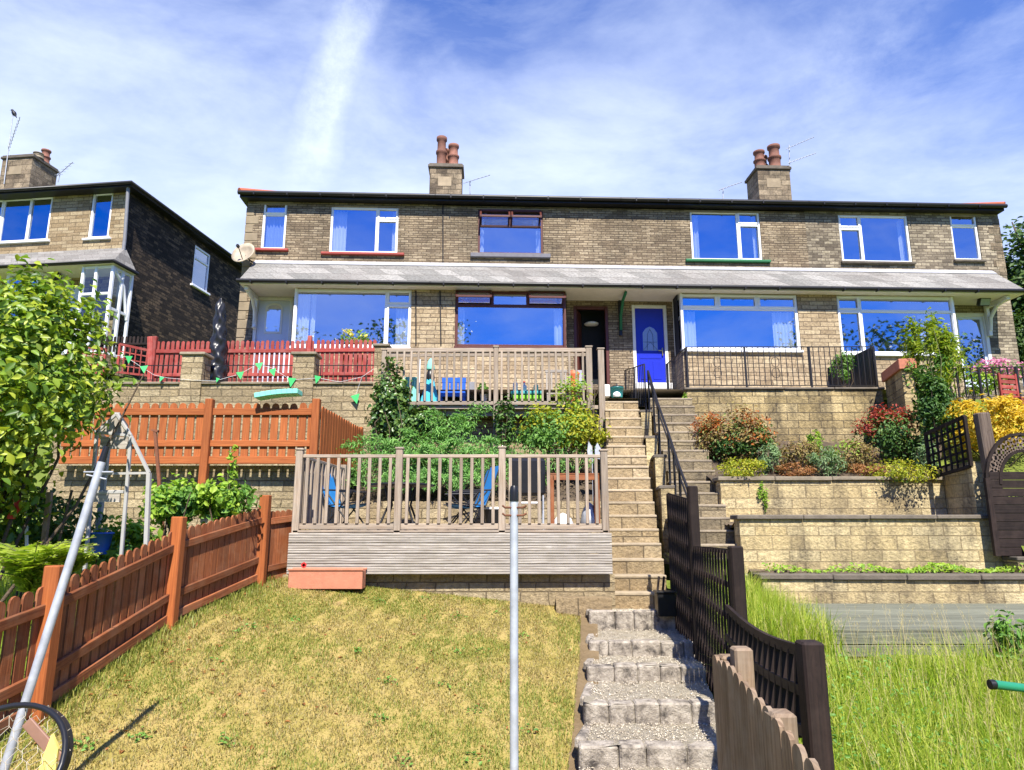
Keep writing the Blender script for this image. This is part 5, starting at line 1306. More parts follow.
PXS = [(297, 448), (398, 447), (502, 446), (605, 449)]
pxs = [P(x, 490, 10).x for x, _ in PXS]
for x, (_, yt) in zip(pxs, PXS):
    m = MB('wood_deck'); zt = P(400, yt, 10).z; m.bar((x, DY + .05, DZ - .2), (x, DY + .05, zt - .03), .1, .1, (0, 1, 0), .008); m.box(x - .062, x + .062, DY - .012, DY + .112, zt - .03, zt, .012); m.build('post', deck)
for xa, xb, n in ((pxs[0], pxs[1], 9), (pxs[1], pxs[2], 9), (pxs[2], pxs[3], 10)): rail_run(deck, (xa + .05, DY + .05), (xb - .05, DY + .05), DZ, hd_, n)
rail_run(deck, (pxs[0], DY + .1), (pxs[0] + .06, DY + 2.4), DZ, hd_, 13)
m = MB('wood_deck'); m.bar((pxs[0] + .06, DY + 2.45, DZ - .1), (pxs[0] + .06, DY + 2.45, DZ + hd_ + .08), .1, .1, (0, 1, 0), .008); m.build('post', deck)

UY = 14.6; UZ = P(490, 406, UY).z; UX0, UX1 = P(381, 400, UY).x, P(598, 400, UY).x; hu = P(490, 351, UY).z - UZ
ud = T('timber_deck', 'upper timber deck with balustrade under the brown framed bay window, crowded with toys and pots', 'deck', ((UX0 + UX1) / 2, UY, 1.2))
m = MB('wood_deck')
for k in range(18): m.box(UX0, UX1, UY + k * .14, UY + .134 + k * .14, UZ - .03, UZ, .004)
m.build('deck_boards', ud)
m = MB('wood_deck'); m.box(UX0, UX1, UY - .03, UY - .002, UZ - .07, UZ + .01, .005); m.box(UX0, UX1, UY + .1, UY + .16, UZ - .2, UZ - .032); m.build('fascia', ud)
for px, yt, zb in ((384, 350, 1.9), (496, 347, 1.2), (589, 347, 2.4), (601, 349, 1.2)):
    x = P(px, 380, UY).x; zt = P(px, yt, UY).z; w_ = .13 if px in (589, 601) else .1
    m = MB('wood_deck'); m.bar((x, UY - .06, zb), (x, UY - .06, zt - .03), w_, .1, (0, 1, 0), .008); m.box(x - w_ / 2 - .015, x + w_ / 2 + .015, UY - .125, UY + .005, zt - .03, zt, .01); m.build('post', ud)
xs_ = [P(px, 380, UY).x for px in (384, 496, 589)]
rail_run(ud, (xs_[0] + .05, UY - .06), (xs_[1] - .05, UY - .06), UZ, hu, 15, post_w=1); rail_run(ud, (xs_[1] + .05, UY - .06), (xs_[2] - .06, UY - .06), UZ, hu, 13, post_w=1)
# grey decking in the wild garden
gz = -1.12; g0, g1, g2, g3 = P(792, 599, 10.5), P(820, 624, 7.97), Vector((6.6, 7.9, gz)), Vector((7.2, 10.5, gz))
gd = T('low_deck', 'low grey green decking platform in front of the lowest block wall', 'deck', (5, 9, -1.4))
m = MB('wood_grey_deck'); nbd = 17
for k in range(nbd):
    ya, yb_ = lerp(7.98, 10.5, k / nbd), lerp(7.98, 10.5, (k + 1) / nbd) - .008; xl = lerp(g1.x, g0.x, (ya - 7.98) / 2.52)
    m.box(xl, 8.8, ya, yb_, gz - .035, gz + random.uniform(-.003, .003), .004)
m.build('deck_boards', gd)
m = MB('wood_grey_deck')
for k in range(2): m.box(g1.x + .02, 8.8, 7.95, 7.975, gz - .16 - k * .13 + .003, gz - .037 - k * .13, .004)
m.bar(Vector((g1.x, 7.96, gz - .1)), Vector((g0.x, 10.5, gz - .1)), .03, .13); m.build('skirting', gd)


# ------------------------------------------------------------------ right-hand trellis, post and arched gate
lattice('lattice_fence', 'square lattice trellis panel sloping up to the tall weathered post', P(931, 478, 12.3), P(971, 466, 11.35), .78, .82, 7, 6, 'wood_dark', None, .035)
p = P(981, 413, 11.2); r_ = T('fence_post', 'tall split grey post between the lattice panel and the arched gate', 'post', (p.x, p.y, .16)); m = MB('wood_post_grey'); m.bar((p.x + .06, p.y, .1), p, .2, .16, (0, 1, 0), .02); m.build('post', r_)
ga = T('arched_gate', 'dark boarded garden gate with arched diamond lattice top, at the right edge', 'gate', P(1030, 556, 11.0))
x0, x1 = P(989, 500, 11.0).x, P(989, 500, 11.0).x + 1.25; zb, zs, zt = P(1000, 556, 11).z, P(1000, 478, 11).z, P(1000, 434, 11).z; gy = 11.0; cxg = (x0 + x1) / 2
m = MB('wood_dark')
for k in range(10): z0_ = lerp(zb, zs + .1, k / 10); m.box(x0 + .05, x1 - .05, gy - .012, gy + .012, z0_ + .003, lerp(zb, zs + .1, (k + 1) / 10) - .003, .004)
m.build('board_panel', ga)
arc = lambda f, r_: Vector((cxg - math.cos(f) * (x1 - x0) / 2 * r_, gy, zs - .1 + math.sin(f) * (zt - zs + .1) * r_))
m = MB('wood_dark'); m.box(x0 - .03, x0 + .05, gy - .03, gy + .03, zb, zs); m.box(x1 - .05, x1 + .03, gy - .03, gy + .03, zb, zs)
for r_ in (1.0, .66):
    for k in range(14): m.bar(arc(math.pi * k / 14, r_), arc(math.pi * (k + 1) / 14, r_), .05, .045)
m.build('gate_frame', ga)
m = MB('wood_post_grey')
for k in range(17):
    f = math.pi * (k + .5) / 17
    for df in (-.2, .2): m.bar(arc(max(0, min(math.pi, f - df)), .67), arc(max(0, min(math.pi, f + df)), .99), .012, .028)
m.build('lattice_panel', ga)
A = P(945, 400, 14.4); B = P(1024, 400, 14.2)
iron_railing('iron_railing', 'black spiked iron fence behind the golden shrub', A, (B.x + 1, B.y, A.z + .02), .68, 17, (0, .3, .6, 1), br=.011)


# ------------------------------------------------------------------ plants
def px_shrub(name, label, cat, px, py, Y, rx, rz, layers, ry=None, zb=None, **kw):
    c = P(px, py, Y); base = (c.x, c.y, zb if zb is not None else c.z - rz * .98)
    return shrub(name, label, cat, c, (rx, ry or rx * .8, rz), layers, base=base, **kw)


px_shrub('fruit_tree', 'large leaved green fruit tree at the left edge in front of the greenhouse', 'tree', 2, 393, 7.0, .98, 1.32, [('crown', 'leaf_tree', 9500, .090, .56, -1.3, 1.3)], ry=.9, zb=lawn_z(-4, 7) + .1, clumps=60, spread=.215, seed=4, stems=12, r=.022)
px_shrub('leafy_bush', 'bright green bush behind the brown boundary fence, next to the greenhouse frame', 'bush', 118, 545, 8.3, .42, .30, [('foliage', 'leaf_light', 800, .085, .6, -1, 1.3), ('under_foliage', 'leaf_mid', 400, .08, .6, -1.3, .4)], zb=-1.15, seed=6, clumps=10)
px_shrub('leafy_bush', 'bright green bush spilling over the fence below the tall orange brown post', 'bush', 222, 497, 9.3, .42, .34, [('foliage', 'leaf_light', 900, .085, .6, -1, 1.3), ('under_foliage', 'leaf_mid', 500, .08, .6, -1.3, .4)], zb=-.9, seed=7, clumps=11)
px_shrub('leafy_bush', 'green bush between the rusty stake and the tall orange brown post', 'bush', 172, 503, 9.0, .32, .34, [('foliage', 'leaf_light', 600, .085, .6, -1, 1.3), ('under_foliage', 'leaf_mid', 450, .08, .6, -1.3, .5)], zb=-.9, seed=8, clumps=9)
px_shrub('tall_weed', 'thin tall leafy shoot rising above the bush in front of the orange brown fence', 'plant', 232, 470, 9.4, .07, .30, [('foliage', 'leaf_light', 90, .07, .5, -2, 2)], zb=-.2, seed=9, clumps=6, stems=2, r=.006, stem_mat='stem_green')
px_shrub('climbing_ivy', 'dark ivy climbing over the left corner of the upper deck', 'ivy', 392, 402, 14.35, .46, .82, [('foliage', 'leaf_ivy', 3000, .085, .8, -1.3, 1.4)], ry=.3, zb=.5, seed=10, clumps=26, spread=.3)
px_shrub('climbing_ivy', 'mound of dark ivy hanging to the right under the upper deck', 'ivy', 420, 424, 14.2, .5, .42, [('foliage', 'leaf_ivy', 1600, .085, .8, -1.3, 1.4)], ry=.3, zb=.5, seed=12, clumps=16, spread=.3)
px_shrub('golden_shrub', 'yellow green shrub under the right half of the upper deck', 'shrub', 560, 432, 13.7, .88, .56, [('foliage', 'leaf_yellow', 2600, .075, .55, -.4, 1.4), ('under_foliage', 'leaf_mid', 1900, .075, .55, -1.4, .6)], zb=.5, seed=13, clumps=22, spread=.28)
px_shrub('golden_shrub', 'thin yellow green shrub poking up through the upper deck rail', 'shrub', 573, 396, 14.2, .42, .42, [('foliage', 'leaf_light', 420, .065, .5, -1.3, 1.5), ('shoots', 'leaf_yellow', 160, .06, .5, 0, 1.5)], zb=.8, seed=14, clumps=12)
px_shrub('climbing_plant', 'dark leafy climber on the middle post of the upper deck', 'plant', 505, 425, 14.3, .2, .62, [('foliage', 'leaf_dark', 500, .09, .45, -1.3, 1.4)], zb=.6, seed=15, clumps=12)
px_shrub('red_shrub', 'orange red tipped rounded shrub beside the right stair flight', 'shrub', 733, 440, 13.7, .74, .66, [('foliage', 'leaf_dark', 3400, .06, .5, -1.4, .5), ('red_shoots', 'leaf_redtip', 3200, .06, .45, -.05, 1.5), ('bronze_leaves', 'leaf_bronze', 2400, .065, .5, -.9, 1.2)], seed=16, clumps=48, spread=.24, zb=1.1)
px_shrub('red_shrub', 'crimson tipped dark shrub at the right end of the bed under the garden wall', 'shrub', 895, 438, 13.6, .68, .60, [('foliage', 'leaf_dark', 2600, .065, .5, -1.4, 1.2), ('red_shoots', 'leaf_crimson', 1500, .065, .45, .25, 1.5)], seed=17, clumps=22, spread=.27, zb=1.0)
px_shrub('bronze_shrub', 'small bronze shrub, left of the bright green clump in the bed', 'shrub', 796, 456, 13.2, .42, .30, [('foliage', 'leaf_bronze', 1800, .05, .5, -1.4, 1.4)], seed=18, clumps=16, zb=.8)
px_shrub('bronze_shrub', 'wider bronze shrub in the bed, next to the crimson tipped shrub', 'shrub', 850, 457, 13.2, .52, .29, [('foliage', 'leaf_bronze', 2000, .05, .5, -1.4, 1.4), ('green_leaves', 'leaf_light', 300, .05, .5, 0, 1.4)], seed=19, clumps=18, zb=.8)
px_shrub('rust_mound', 'low rust brown mound plant under the small bronze shrub on the left', 'plant', 795, 471, 12.75, .36, .14, [('foliage', 'leaf_rust', 1500, .035, .5, -1.4, 1.4)], seed=20, clumps=16, zb=.8)
px_shrub('rust_mound', 'low rust brown mound plant under the wider bronze shrub', 'plant', 868, 471, 12.75, .40, .14, [('foliage', 'leaf_rust', 1500, .035, .5, -1.4, 1.4)], seed=21, clumps=16, zb=.8)
px_shrub('yellow_groundcover', 'yellow green plant below the orange red shrub, on the pale wall coping', 'plant', 742, 469, 12.5, .42, .19, [('foliage', 'leaf_yellow', 1500, .045, .5, -1.4, 1.4)], seed=22, clumps=18, zb=.8)
px_shrub('yellow_groundcover', 'yellow green plant trailing over the right end of the pale wall coping', 'plant', 902, 473, 12.35, .55, .22, [('foliage', 'leaf_yellow', 1800, .045, .5, -1.2, 1.4), ('trailing_stems', 'leaf_dark', 350, .045, .5, -2, -.5)], seed=23, clumps=20, zb=.72)
px_shrub('silver_plant', 'silvery green upright plant between the orange red shrub and the small bronze shrub', 'plant', 769, 460, 12.9, .22, .30, [('foliage', 'leaf_silver', 700, .07, .25, -1.4, 1.4)], seed=24, clumps=12, zb=.8)
px_shrub('silver_plant', 'silvery green plant between the two bronze shrubs', 'plant', 826, 463, 12.8, .30, .26, [('foliage', 'leaf_silver', 900, .07, .25, -1.4, 1.4)], seed=25, clumps=12, zb=.8)
px_shrub('silver_plant', 'silvery green plant at the foot of the lattice trellis', 'plant', 926, 457, 12.9, .2, .36, [('foliage', 'leaf_silver', 600, .07, .25, -1.4, 1.4)], seed=26, clumps=12, zb=.8)
px_shrub('tall_weed', 'bright green upright shoots behind the bronze shrubs', 'plant', 816, 443, 13.5, .13, .34, [('foliage', 'leaf_light', 220, .10, .2, -2, 2)], seed=27, clumps=8, zb=1.0, stems=5, r=.006, stem_mat='stem_green')
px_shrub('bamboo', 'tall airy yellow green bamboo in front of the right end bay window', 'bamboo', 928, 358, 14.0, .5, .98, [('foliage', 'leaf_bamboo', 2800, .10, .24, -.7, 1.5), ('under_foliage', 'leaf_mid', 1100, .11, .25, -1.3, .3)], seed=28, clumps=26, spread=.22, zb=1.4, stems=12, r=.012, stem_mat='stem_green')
px_shrub('leafy_bush', 'yellow green bush in front of the glazed door of the right end house', 'bush', 952, 357, 14.6, .52, .52, [('foliage', 'leaf_bamboo', 900, .09, .3, -1.3, 1.4)], seed=29, clumps=16, zb=2.0)
px_shrub('dark_bush', 'dark leafy bush under the tall bamboo', 'bush', 934, 406, 13.0, .36, .55, [('foliage', 'leaf_dark', 1900, .095, .42, -1.4, 1.4)], seed=30, clumps=18, zb=1.2)
px_shrub('gold_maple', 'bright golden yellow shrub behind the tall split post and the arched gate', 'shrub', 992, 422, 13.0, 1.05, .62, [('foliage', 'leaf_gold', 5200, .085, .38, -.8, 1.5), ('under_foliage', 'leaf_yellow', 900, .08, .4, -1.4, .3)], seed=31, clumps=30, spread=.24, zb=.9)
px_shrub('pink_flowers', 'clump of pink flowers along the black iron fence', 'flowers', 1000, 372, 14.8, .62, .28, [('petals', 'petal_pink', 900, .055, .8, -.5, 1.5), ('foliage', 'leaf_mid', 600, .07, .4, -1.6, .4)], seed=32, clumps=22, zb=2.3, stem_mat='stem_green', r=.007)
px_shrub('leafy_bush', 'pale green low bush behind the black iron fence', 'bush', 968, 385, 14.9, .7, .3, [('foliage', 'leaf_light', 900, .07, .45, -1.4, 1.4)], seed=33, clumps=16, zb=2.3)
px_shrub('potted_shrub', 'small dark shrub behind the right end of the long black railing', 'plant', 843, 367, 16.4, .3, .36, [('foliage', 'leaf_mid', 600, .075, .45, -1.4, 1.4)], seed=34, clumps=12, zb=3.05)
px_shrub('dark_bush', 'dark green bush at the right edge above the overgrown grass', 'bush', 1014, 655, 7.0, .22, .38, [('foliage', 'leaf_mid', 500, .075, .45, -1.4, 1.4)], seed=35, clumps=12, zb=-1.6)
px_shrub('stair_weed', 'small green weed growing by the left end of the long black railing', 'plant', 686, 399, 15.2, .1, .2, [('foliage', 'leaf_light', 120, .06, .4, -2, 2)], seed=36, clumps=6, zb=2.5, stems=3, r=.005, stem_mat='stem_green')
px_shrub('stair_weed', 'small weeds growing up the face of the pale capped wall', 'plant', 763, 497, 12.26, .1, .24, [('foliage', 'leaf_light', 150, .05, .4, -2, 2)], ry=.05, seed=37, clumps=8, zb=.15, stems=3, r=.004, stem_mat='stem_green')
px_shrub('leafy_bush', 'small strap leaved plant in the shade at the corner of the lower deck', 'plant', 271, 556, 10.2, .16, .17, [('foliage', 'leaf_mid', 70, .10, .2, -2, 2)], seed=38, clumps=7, zb=-.95)
for k, (px, h, sd_) in enumerate(((347, .42, 40), (363, .34, 41))):
    c = P(px, 337, 16.8)
    r_ = shrub('potted_plant', ('taller potted plant with yellow flowers in front of the big bay window', 'shorter potted plant right of the yellow flowering one, in front of the big bay window')[k], 'potted plant', (c.x, c.y, c.z), (.16, .14, h / 2), [('foliage', 'leaf_light', 120, .06, .4, -2, 1), ('petals', 'petal_yellow', (70, 25)[k], .06, .9, 0, 2)], base=(c.x, c.y, c.z - .5), seed=sd_, clumps=8, stems=5, r=.006, stem_mat='stem_green')
    m = MB('terracotta'); m.lathe((c.x, c.y, c.z - .75), [(.10, 0), (.14, .24), (.155, .24), (.155, .29), (.13, .29)], 14); m.build('pot', r_)
    m = MB('coping'); m.box(c.x - .13, c.x + .13, c.y - .12, c.y + .12, 3.05, c.z - .752); m.build('pot_stand', r_)


px_shrub('dark_bush', 'dark undergrowth below the fruit tree at the left edge', 'bush', 28, 520, 7.9, .75, .35, [('foliage', 'leaf_dark', 1500, .09, .5, -1.4, 1.4)], zb=-1.2, seed=45, clumps=16)


# juniper: sprays of fine needles
def sprays(name, label, cat, base, tips, per, size, mat, seed, wid=.2):
    rng = np.random.default_rng(seed); root = T(name, label, cat, base); base = np.array(base); PTS = []; NR = []
    mb = MB('bark')
    for tp in tips:
        tp = np.array(tp); L = np.linalg.norm(tp - base); t = .25 + .75 * rng.random(per) ** .7
        cur = base + (tp - base) * t[:, None]; cur[:, 2] += .22 * L * np.sin(t * np.pi) * .6
        w_ = wid * L * (1.15 - t) ** .7
        off = rng.normal(size=(per, 3)) * w_[:, None] * np.array([.8, .8, .38]); PTS.append(cur + off)
        d = (tp - base) / L; NR.append(np.repeat(d[None], per, 0) * .6 + off / (np.linalg.norm(off, axis=1)[:, None] + 1e-6) * .5)
        mb.tube([tuple(base), tuple(base + (tp - base) * .5 + np.array([0, 0, .13 * L])), tuple(tp)], [.02, .012, .004], 5)
    p = np.concatenate(PTS); n_ = np.concatenate(NR)
    leaves('foliage', p, n_ / np.linalg.norm(n_, axis=1)[:, None], size, mat, root, rng, .22, up=.3, jit=.5)
    mb.build('stem', root); return root


rng = np.random.default_rng(2)
tp = [P(px, py, Y) for px, py, Y in ((345, 446, 12.9), (362, 438, 13.2), (385, 442, 12.8), (405, 430, 13.4), (425, 446, 12.8), (440, 428, 13.4), (455, 440, 12.9), (470, 424, 13.5), (484, 407, 13.7), (495, 440, 13.0), (480, 452, 12.7), (410, 455, 12.6), (375, 458, 12.6), (350, 458, 12.7), (445, 460, 12.6), (505, 455, 12.8), (460, 415, 13.8), (432, 412, 13.9), (350, 470, 12.6), (390, 475, 12.6), (430, 476, 12.6), (470, 474, 12.6), (500, 476, 12.7), (520, 462, 12.9), (540, 470, 12.9), (565, 468, 12.9), (590, 466, 13.0), (345, 484, 12.5), (370, 488, 12.5), (400, 490, 12.48), (430, 490, 12.48), (460, 489, 12.48), (490, 487, 12.5), (515, 482, 12.6), (545, 482, 12.6), (415, 482, 12.5), (445, 481, 12.5), (385, 481, 12.5), (475, 481, 12.5))]
sprays('juniper', 'spreading blue green juniper behind the lower deck', 'shrub', tuple(P(430, 480, 13.4)), tp, 430, .075, 'leaf_juniper', 50, .22)


# fern with arching fronds
def fern(name, label, base, n, L, seed, mat='leaf_fern'):
    rng = np.random.default_rng(seed); root = T(name, label, 'fern', base); mb = MB('stem_green'); PTS = []; AX = []
    v = []; f = []
    for k in range(n):
        az = rng.random() * 2 * math.pi; ln = L * (.7 + .5 * rng.random()); lift = 1.0 + .7 * rng.random()
        pts = []
        for t in np.linspace(0, 1, 15): pts.append(Vector(base) + Vector((math.cos(az) * ln * t * t * .75, math.sin(az) * ln * t * t * .75, ln * lift * .62 * (t * 1.35 - .62 * t * t))))
        mb.tube(pts[::2], .004, 4)
        for i in range(2, 15):
            d = (pts[i] - pts[i - 1]).normalized(); side = d.cross(Vector((0, 0, 1))).normalized(); wl = ln * .30 * math.sin(math.pi * min(1, (i / 15) * 1.05 + .05)) + .01
            for sg in (-1, 1):
                for q in (0, .5):
                    p = pts[i - 1].lerp(pts[i], q); a = p + side * sg * wl + d * wl * .35 + Vector((0, 0, -.15 * wl + rng.normal() * .01)); w_ = d * (ln * .028)
                    o = len(v); v.extend([tuple(p - w_ * .6), tuple(p.lerp(a, .5) - w_), tuple(a), tuple(p.lerp(a, .5) + w_)]); f.append([o, o + 1, o + 2]); f.append([o, o + 2, o + 3])
    raymesh('frond', np.array(v), np.array(f), mat, root); mb.build('stem', root); return root


c = P(15, 580, 6.0); fern('fern', 'bright yellow green fern overhanging the boundary fence at the left edge', (c.x, c.y + .2, c.z - .14), 34, .58, 3)
c = P(58, 570, 6.3); fern('fern', 'smaller fern just right of the big fern, above the boundary fence', (c.x - .05, c.y + .3, c.z - .05), 16, .32, 4)


# trees behind the right end house
def big_tree(name, label, px, py, Y, rx, rz, n, leaf, seed, zb, mat='tree_far', clumps=40, group=None):
    c = P(px, py, Y); rng = np.random.default_rng(seed); root = T(name, label, 'tree', (c.x, c.y, zb), 0, group)
    p, nr = crown(rng, c, (rx, rx * .9, rz), n, clumps, .22, .5); leaves('crown', p, nr, leaf, mat, root, rng, .6)
    m = MB('bark'); m.tube([(c.x, c.y, zb), (c.x + .1, c.y, lerp(zb, c.z, .5)), (c.x, c.y, c.z + rz * .3)], [.28, .2, .08], 10)
    branches(m, rng, (c.x, c.y, lerp(zb, c.z, .6)), [c + Vector((rng.normal() * rx * .5, rng.normal() * rx * .5, rng.normal() * rz * .4)) for _ in range(12)], .1, .03); m.build('trunk', root); return root


big_tree('broadleaf_tree', 'big dark green tree beyond the right end of the terrace', 1027, 298, 27, 2.5, 3.0, 16000, .2, 61, 5.2)
big_tree('broadleaf_tree', 'lower bushy tree right of the porch bracket, beneath the big tree', 1024, 345, 25, 1.5, 1.2, 5000, .16, 62, 4.0)

# ------------------------------------------------------------------ grass
def blades(name, pos, h, w_, lean, mat, rng, bend=.35):
    n = len(pos); az = rng.random(n) * 2 * math.pi; d = np.stack([np.cos(az), np.sin(az), np.zeros(n)], 1); s_ = np.stack([-np.sin(az), np.cos(az), np.zeros(n)], 1)
    ln = lean * (rng.random(n))[:, None]; H = h[:, None]; up = np.array([0, 0, 1.0])
    ww = (w_ * (.7 + .6 * rng.random(n)))[:, None]
    p1 = pos + up * H * .5 + d * H * ln * .35; p2 = pos + up * H * (1 - bend * ln) + d * H * ln
    v = np.stack([pos - s_ * ww, pos + s_ * ww, p1 - s_ * ww * .8, p1 + s_ * ww * .8, p2], 1).reshape(-1, 3); o = np.arange(n)[:, None] * 5
    f = np.concatenate([o + [0, 1, 3], o + [0, 3, 2], o + [2, 3, 4]]); return raymesh(name, v, f, mat)


rng = np.random.default_rng(9)
# long wild grass, thicker towards the viewer
n = 60000; Yg = 2.6 + (8.0 - 2.6) * rng.random(n) ** .85; Xg = np.interp(Yg, [p[1] for p in WE], [p[0] for p in WE]) + .08 + rng.random(n) * (1.2 + .72 * Yg)
nx = np.sin(Xg * 3.1 + Yg * 1.3) * np.sin(Yg * 2.3 - Xg * 1.1)
keep = (rng.random(n) < .75 + .3 * nx) & ~((Yg > 7.25) & (Xg > 2.9)); Xg, Yg = Xg[keep], Yg[keep]
Hg = (.24 + .40 * rng.random(len(Xg)) ** 1.4) * (1 + .25 * np.sin(Xg * 2.2 + 1) * np.sin(Yg * 1.7)) * np.clip((8.4 - Yg) / 1.4, .4, 1)
Zg = np.array([wild_z(x, y) for x, y in zip(Xg, Yg)])
struct(blades('long_grass', np.stack([Xg, Yg, Zg], 1), Hg, .0042, 1.1, 'grass_long', rng), 'stuff', 'tall overgrown green grass right of the trellis fence', 'grass')
n = 6500; Yg = 7.6 + 2.9 * rng.random(n); Xg = 2.36 + rng.random(n) * 1.1 + (Yg - 8) * .05
zz = np.array([wild_z(x, y) for x, y in zip(Xg, Yg)]); struct(blades('long_grass', np.stack([Xg, Yg, zz], 1), .32 + .36 * rng.random(n), .005, .8, 'grass_long', rng), 'stuff', 'tall green grass between the stairs and the low grey deck', 'grass')
# seed heads: thin stalks with feathery tops
n = 900; Yg = 4.0 + 3.9 * rng.random(n); Xg = 2.2 + rng.random(n) ** .7 * (.6 + .75 * Yg); zz = np.array([wild_z(x, y) for x, y in zip(Xg, Yg)]); Hs = .45 + .3 * rng.random(n)
V = []; Fc = []
for x, y, z, h in zip(Xg, Yg, zz, Hs):
    az = rng.random() * 6.28; ln = .12 + .25 * rng.random(); tip = np.array([x + math.cos(az) * ln * h, y + math.sin(az) * ln * h, z + h]); b = np.array([x, y, z]); md = (b + tip) / 2 + np.array([0, 0, .05])
    o = len(V); V += [b + [-.0016, 0, 0], b + [.0016, 0, 0], md + [-.0015, 0, 0], md + [.0015, 0, 0], tip]; Fc += [[o, o + 1, o + 3], [o, o + 3, o + 2], [o + 2, o + 3, o + 4]]
    for q in range(9):
        t = .8 + .22 * q / 9; p = md + (tip - md) * (2 * t - 1) if t < 1 else tip; dd = rng.normal(size=3) * .012 + [0, 0, .018]; o = len(V); V += [p, p + dd * .6 + [.003, 0, 0], p + dd * 1.5]; Fc += [[o, o + 1, o + 2]]
struct(raymesh('grass_seed_heads', np.array(V), np.array(Fc), 'grass_seed'), 'stuff', 'straw coloured grass seed heads standing over the long grass', 'grass')
# broad leaved weeds in the long grass
n = 1300; Yg = 4.5 + 2.6 * rng.random(n); Xg = 2.0 + .05 * Yg + rng.random(n) ** 1.6 * 1.3; zz = np.array([wild_z(x, y) for x, y in zip(Xg, Yg)]) + .1 + .3 * rng.random(n)
o_ = leaves('weeds', np.stack([Xg, Yg, zz], 1), np.tile([[0, -.3, .9]], (n, 1)), .036, 'leaf_mid', None, rng, .5); struct(o_, 'stuff', 'broad leaved weeds among the long grass by the trellis fence', 'weeds')
n = 1500; Xg = np.concatenate([3.9 + rng.random(n // 3) * 3.0, 5.6 + rng.random(n - n // 3) * 3.2]); Yg = 10.72 + .42 * rng.random(len(Xg)); zz = -.70 + .07 * rng.random(len(Xg)) * (1 + .8 * np.sin(Xg * 5))
o_ = leaves('weeds', np.stack([Xg, Yg, zz], 1), np.tile([[0, -.3, .9]], (len(Xg), 1)), .05, 'leaf_light', None, rng, .6); struct(o_, 'stuff', 'strip of green weeds along the top of the lowest block wall', 'weeds')
# short dry lawn blades
n = 150000; Yg = 3.0 + 7.3 * rng.random(n) ** .8; xa = np.interp(Yg, [p[1] for p in FENCE], [p[0] for p in FENCE]); xb = np.interp(Yg, [p[1] for p in GS_L], [p[0] for p in GS_L]) - .16
Xg = xa + (xb - xa) * rng.random(n); zz = np.array([lawn_z(x, y) for x, y in zip(Xg, Yg)])
pat = np.sin(Xg * 2.3 + 1.3 * np.sin(Yg * 1.9)) * np.sin(Yg * 2.9 + Xg * .8) + rng.normal(size=n) * .35
dry = pat < .08
struct(blades('lawn_grass', np.stack([Xg, Yg, zz], 1)[dry], (.015 + .028 * rng.random(n))[dry], .0032, 1.2, 'grass_lawn', rng), 'stuff', 'short straw coloured blades of the sunburnt lawn', 'grass')
leafmat('grass_lawn_green', [(0.23, 0.24, 0.045), (0.18, 0.23, 0.035), (0.30, 0.27, 0.06)], 0.25)
struct(blades('lawn_grass', np.stack([Xg, Yg, zz], 1)[~dry], (.02 + .032 * rng.random(n))[~dry], .0032, 1.2, 'grass_lawn_green', rng), 'stuff', 'greener patches of short lawn grass', 'grass')
n = 2600; Yg = 4.5 + 5.5 * rng.random(n); Xg = np.interp(Yg, [p[1] for p in FENCE], [p[0] for p in FENCE]) + .04 + .30 * rng.random(n) ** 2.5; zz = np.array([lawn_z(x, y) for x, y in zip(Xg, Yg)])
struct(blades('grass_tufts', np.stack([Xg, Yg, zz], 1), .05 + .09 * rng.random(n), .004, .9, 'grass_lawn_green', rng), 'stuff', 'longer grass tufts along the foot of the boundary fence', 'grass')
# dead twigs, leaf litter and small weeds on the lawn
n = 260; Yg = 4.6 + 5.4 * rng.random(n); xa = np.interp(Yg, [p[1] for p in FENCE], [p[0] for p in FENCE]); Xg = xa + .1 + rng.random(n) ** 1.6 * 4.3; zz = np.array([lawn_z(x, y) for x, y in zip(Xg, Yg)]) + .012
o_ = leaves('leaf_litter', np.stack([Xg, Yg, zz], 1), np.tile([[0, 0, 1.]], (n, 1)), .045, 'leaf_rust', None, rng, .6, up=.8, jit=.4); struct(o_, 'stuff', 'dead leaves scattered over the sunburnt lawn', 'leaf litter')
n = 420; k_ = rng.integers(0, 26, n); cx_ = -3.4 + 4.2 * rng.random(26); cy_ = 5 + 5 * rng.random(26); Xg = cx_[k_] + rng.normal(size=n) * .05; Yg = cy_[k_] + rng.normal(size=n) * .05; zz = np.array([lawn_z(x, y) for x, y in zip(Xg, Yg)]) + .02 + .02 * rng.random(n)
o_ = leaves('weeds', np.stack([Xg, Yg, zz], 1), np.tile([[0, 0, 1.]], (n, 1)), .034, 'leaf_mid', None, rng, .6, up=.8, jit=.5); struct(o_, 'stuff', 'small green weed rosettes dotted in the sunburnt lawn', 'weeds')
# the other garden beyond the fence
n = 5000; Yg = 5 + 6 * rng.random(n); Xg = np.interp(Yg, [p[1] for p in FENCE], [p[0] for p in FENCE]) - .2 - rng.random(n) * 3; zz = np.array([lawn_z(-4, y) for y in Yg]) + .12
struct(blades('long_grass', np.stack([Xg, Yg, zz], 1), .15 + .3 * rng.random(n), .006, .8, 'grass_long', rng), 'stuff', 'long grass in the garden beyond the boundary fence', 'grass')
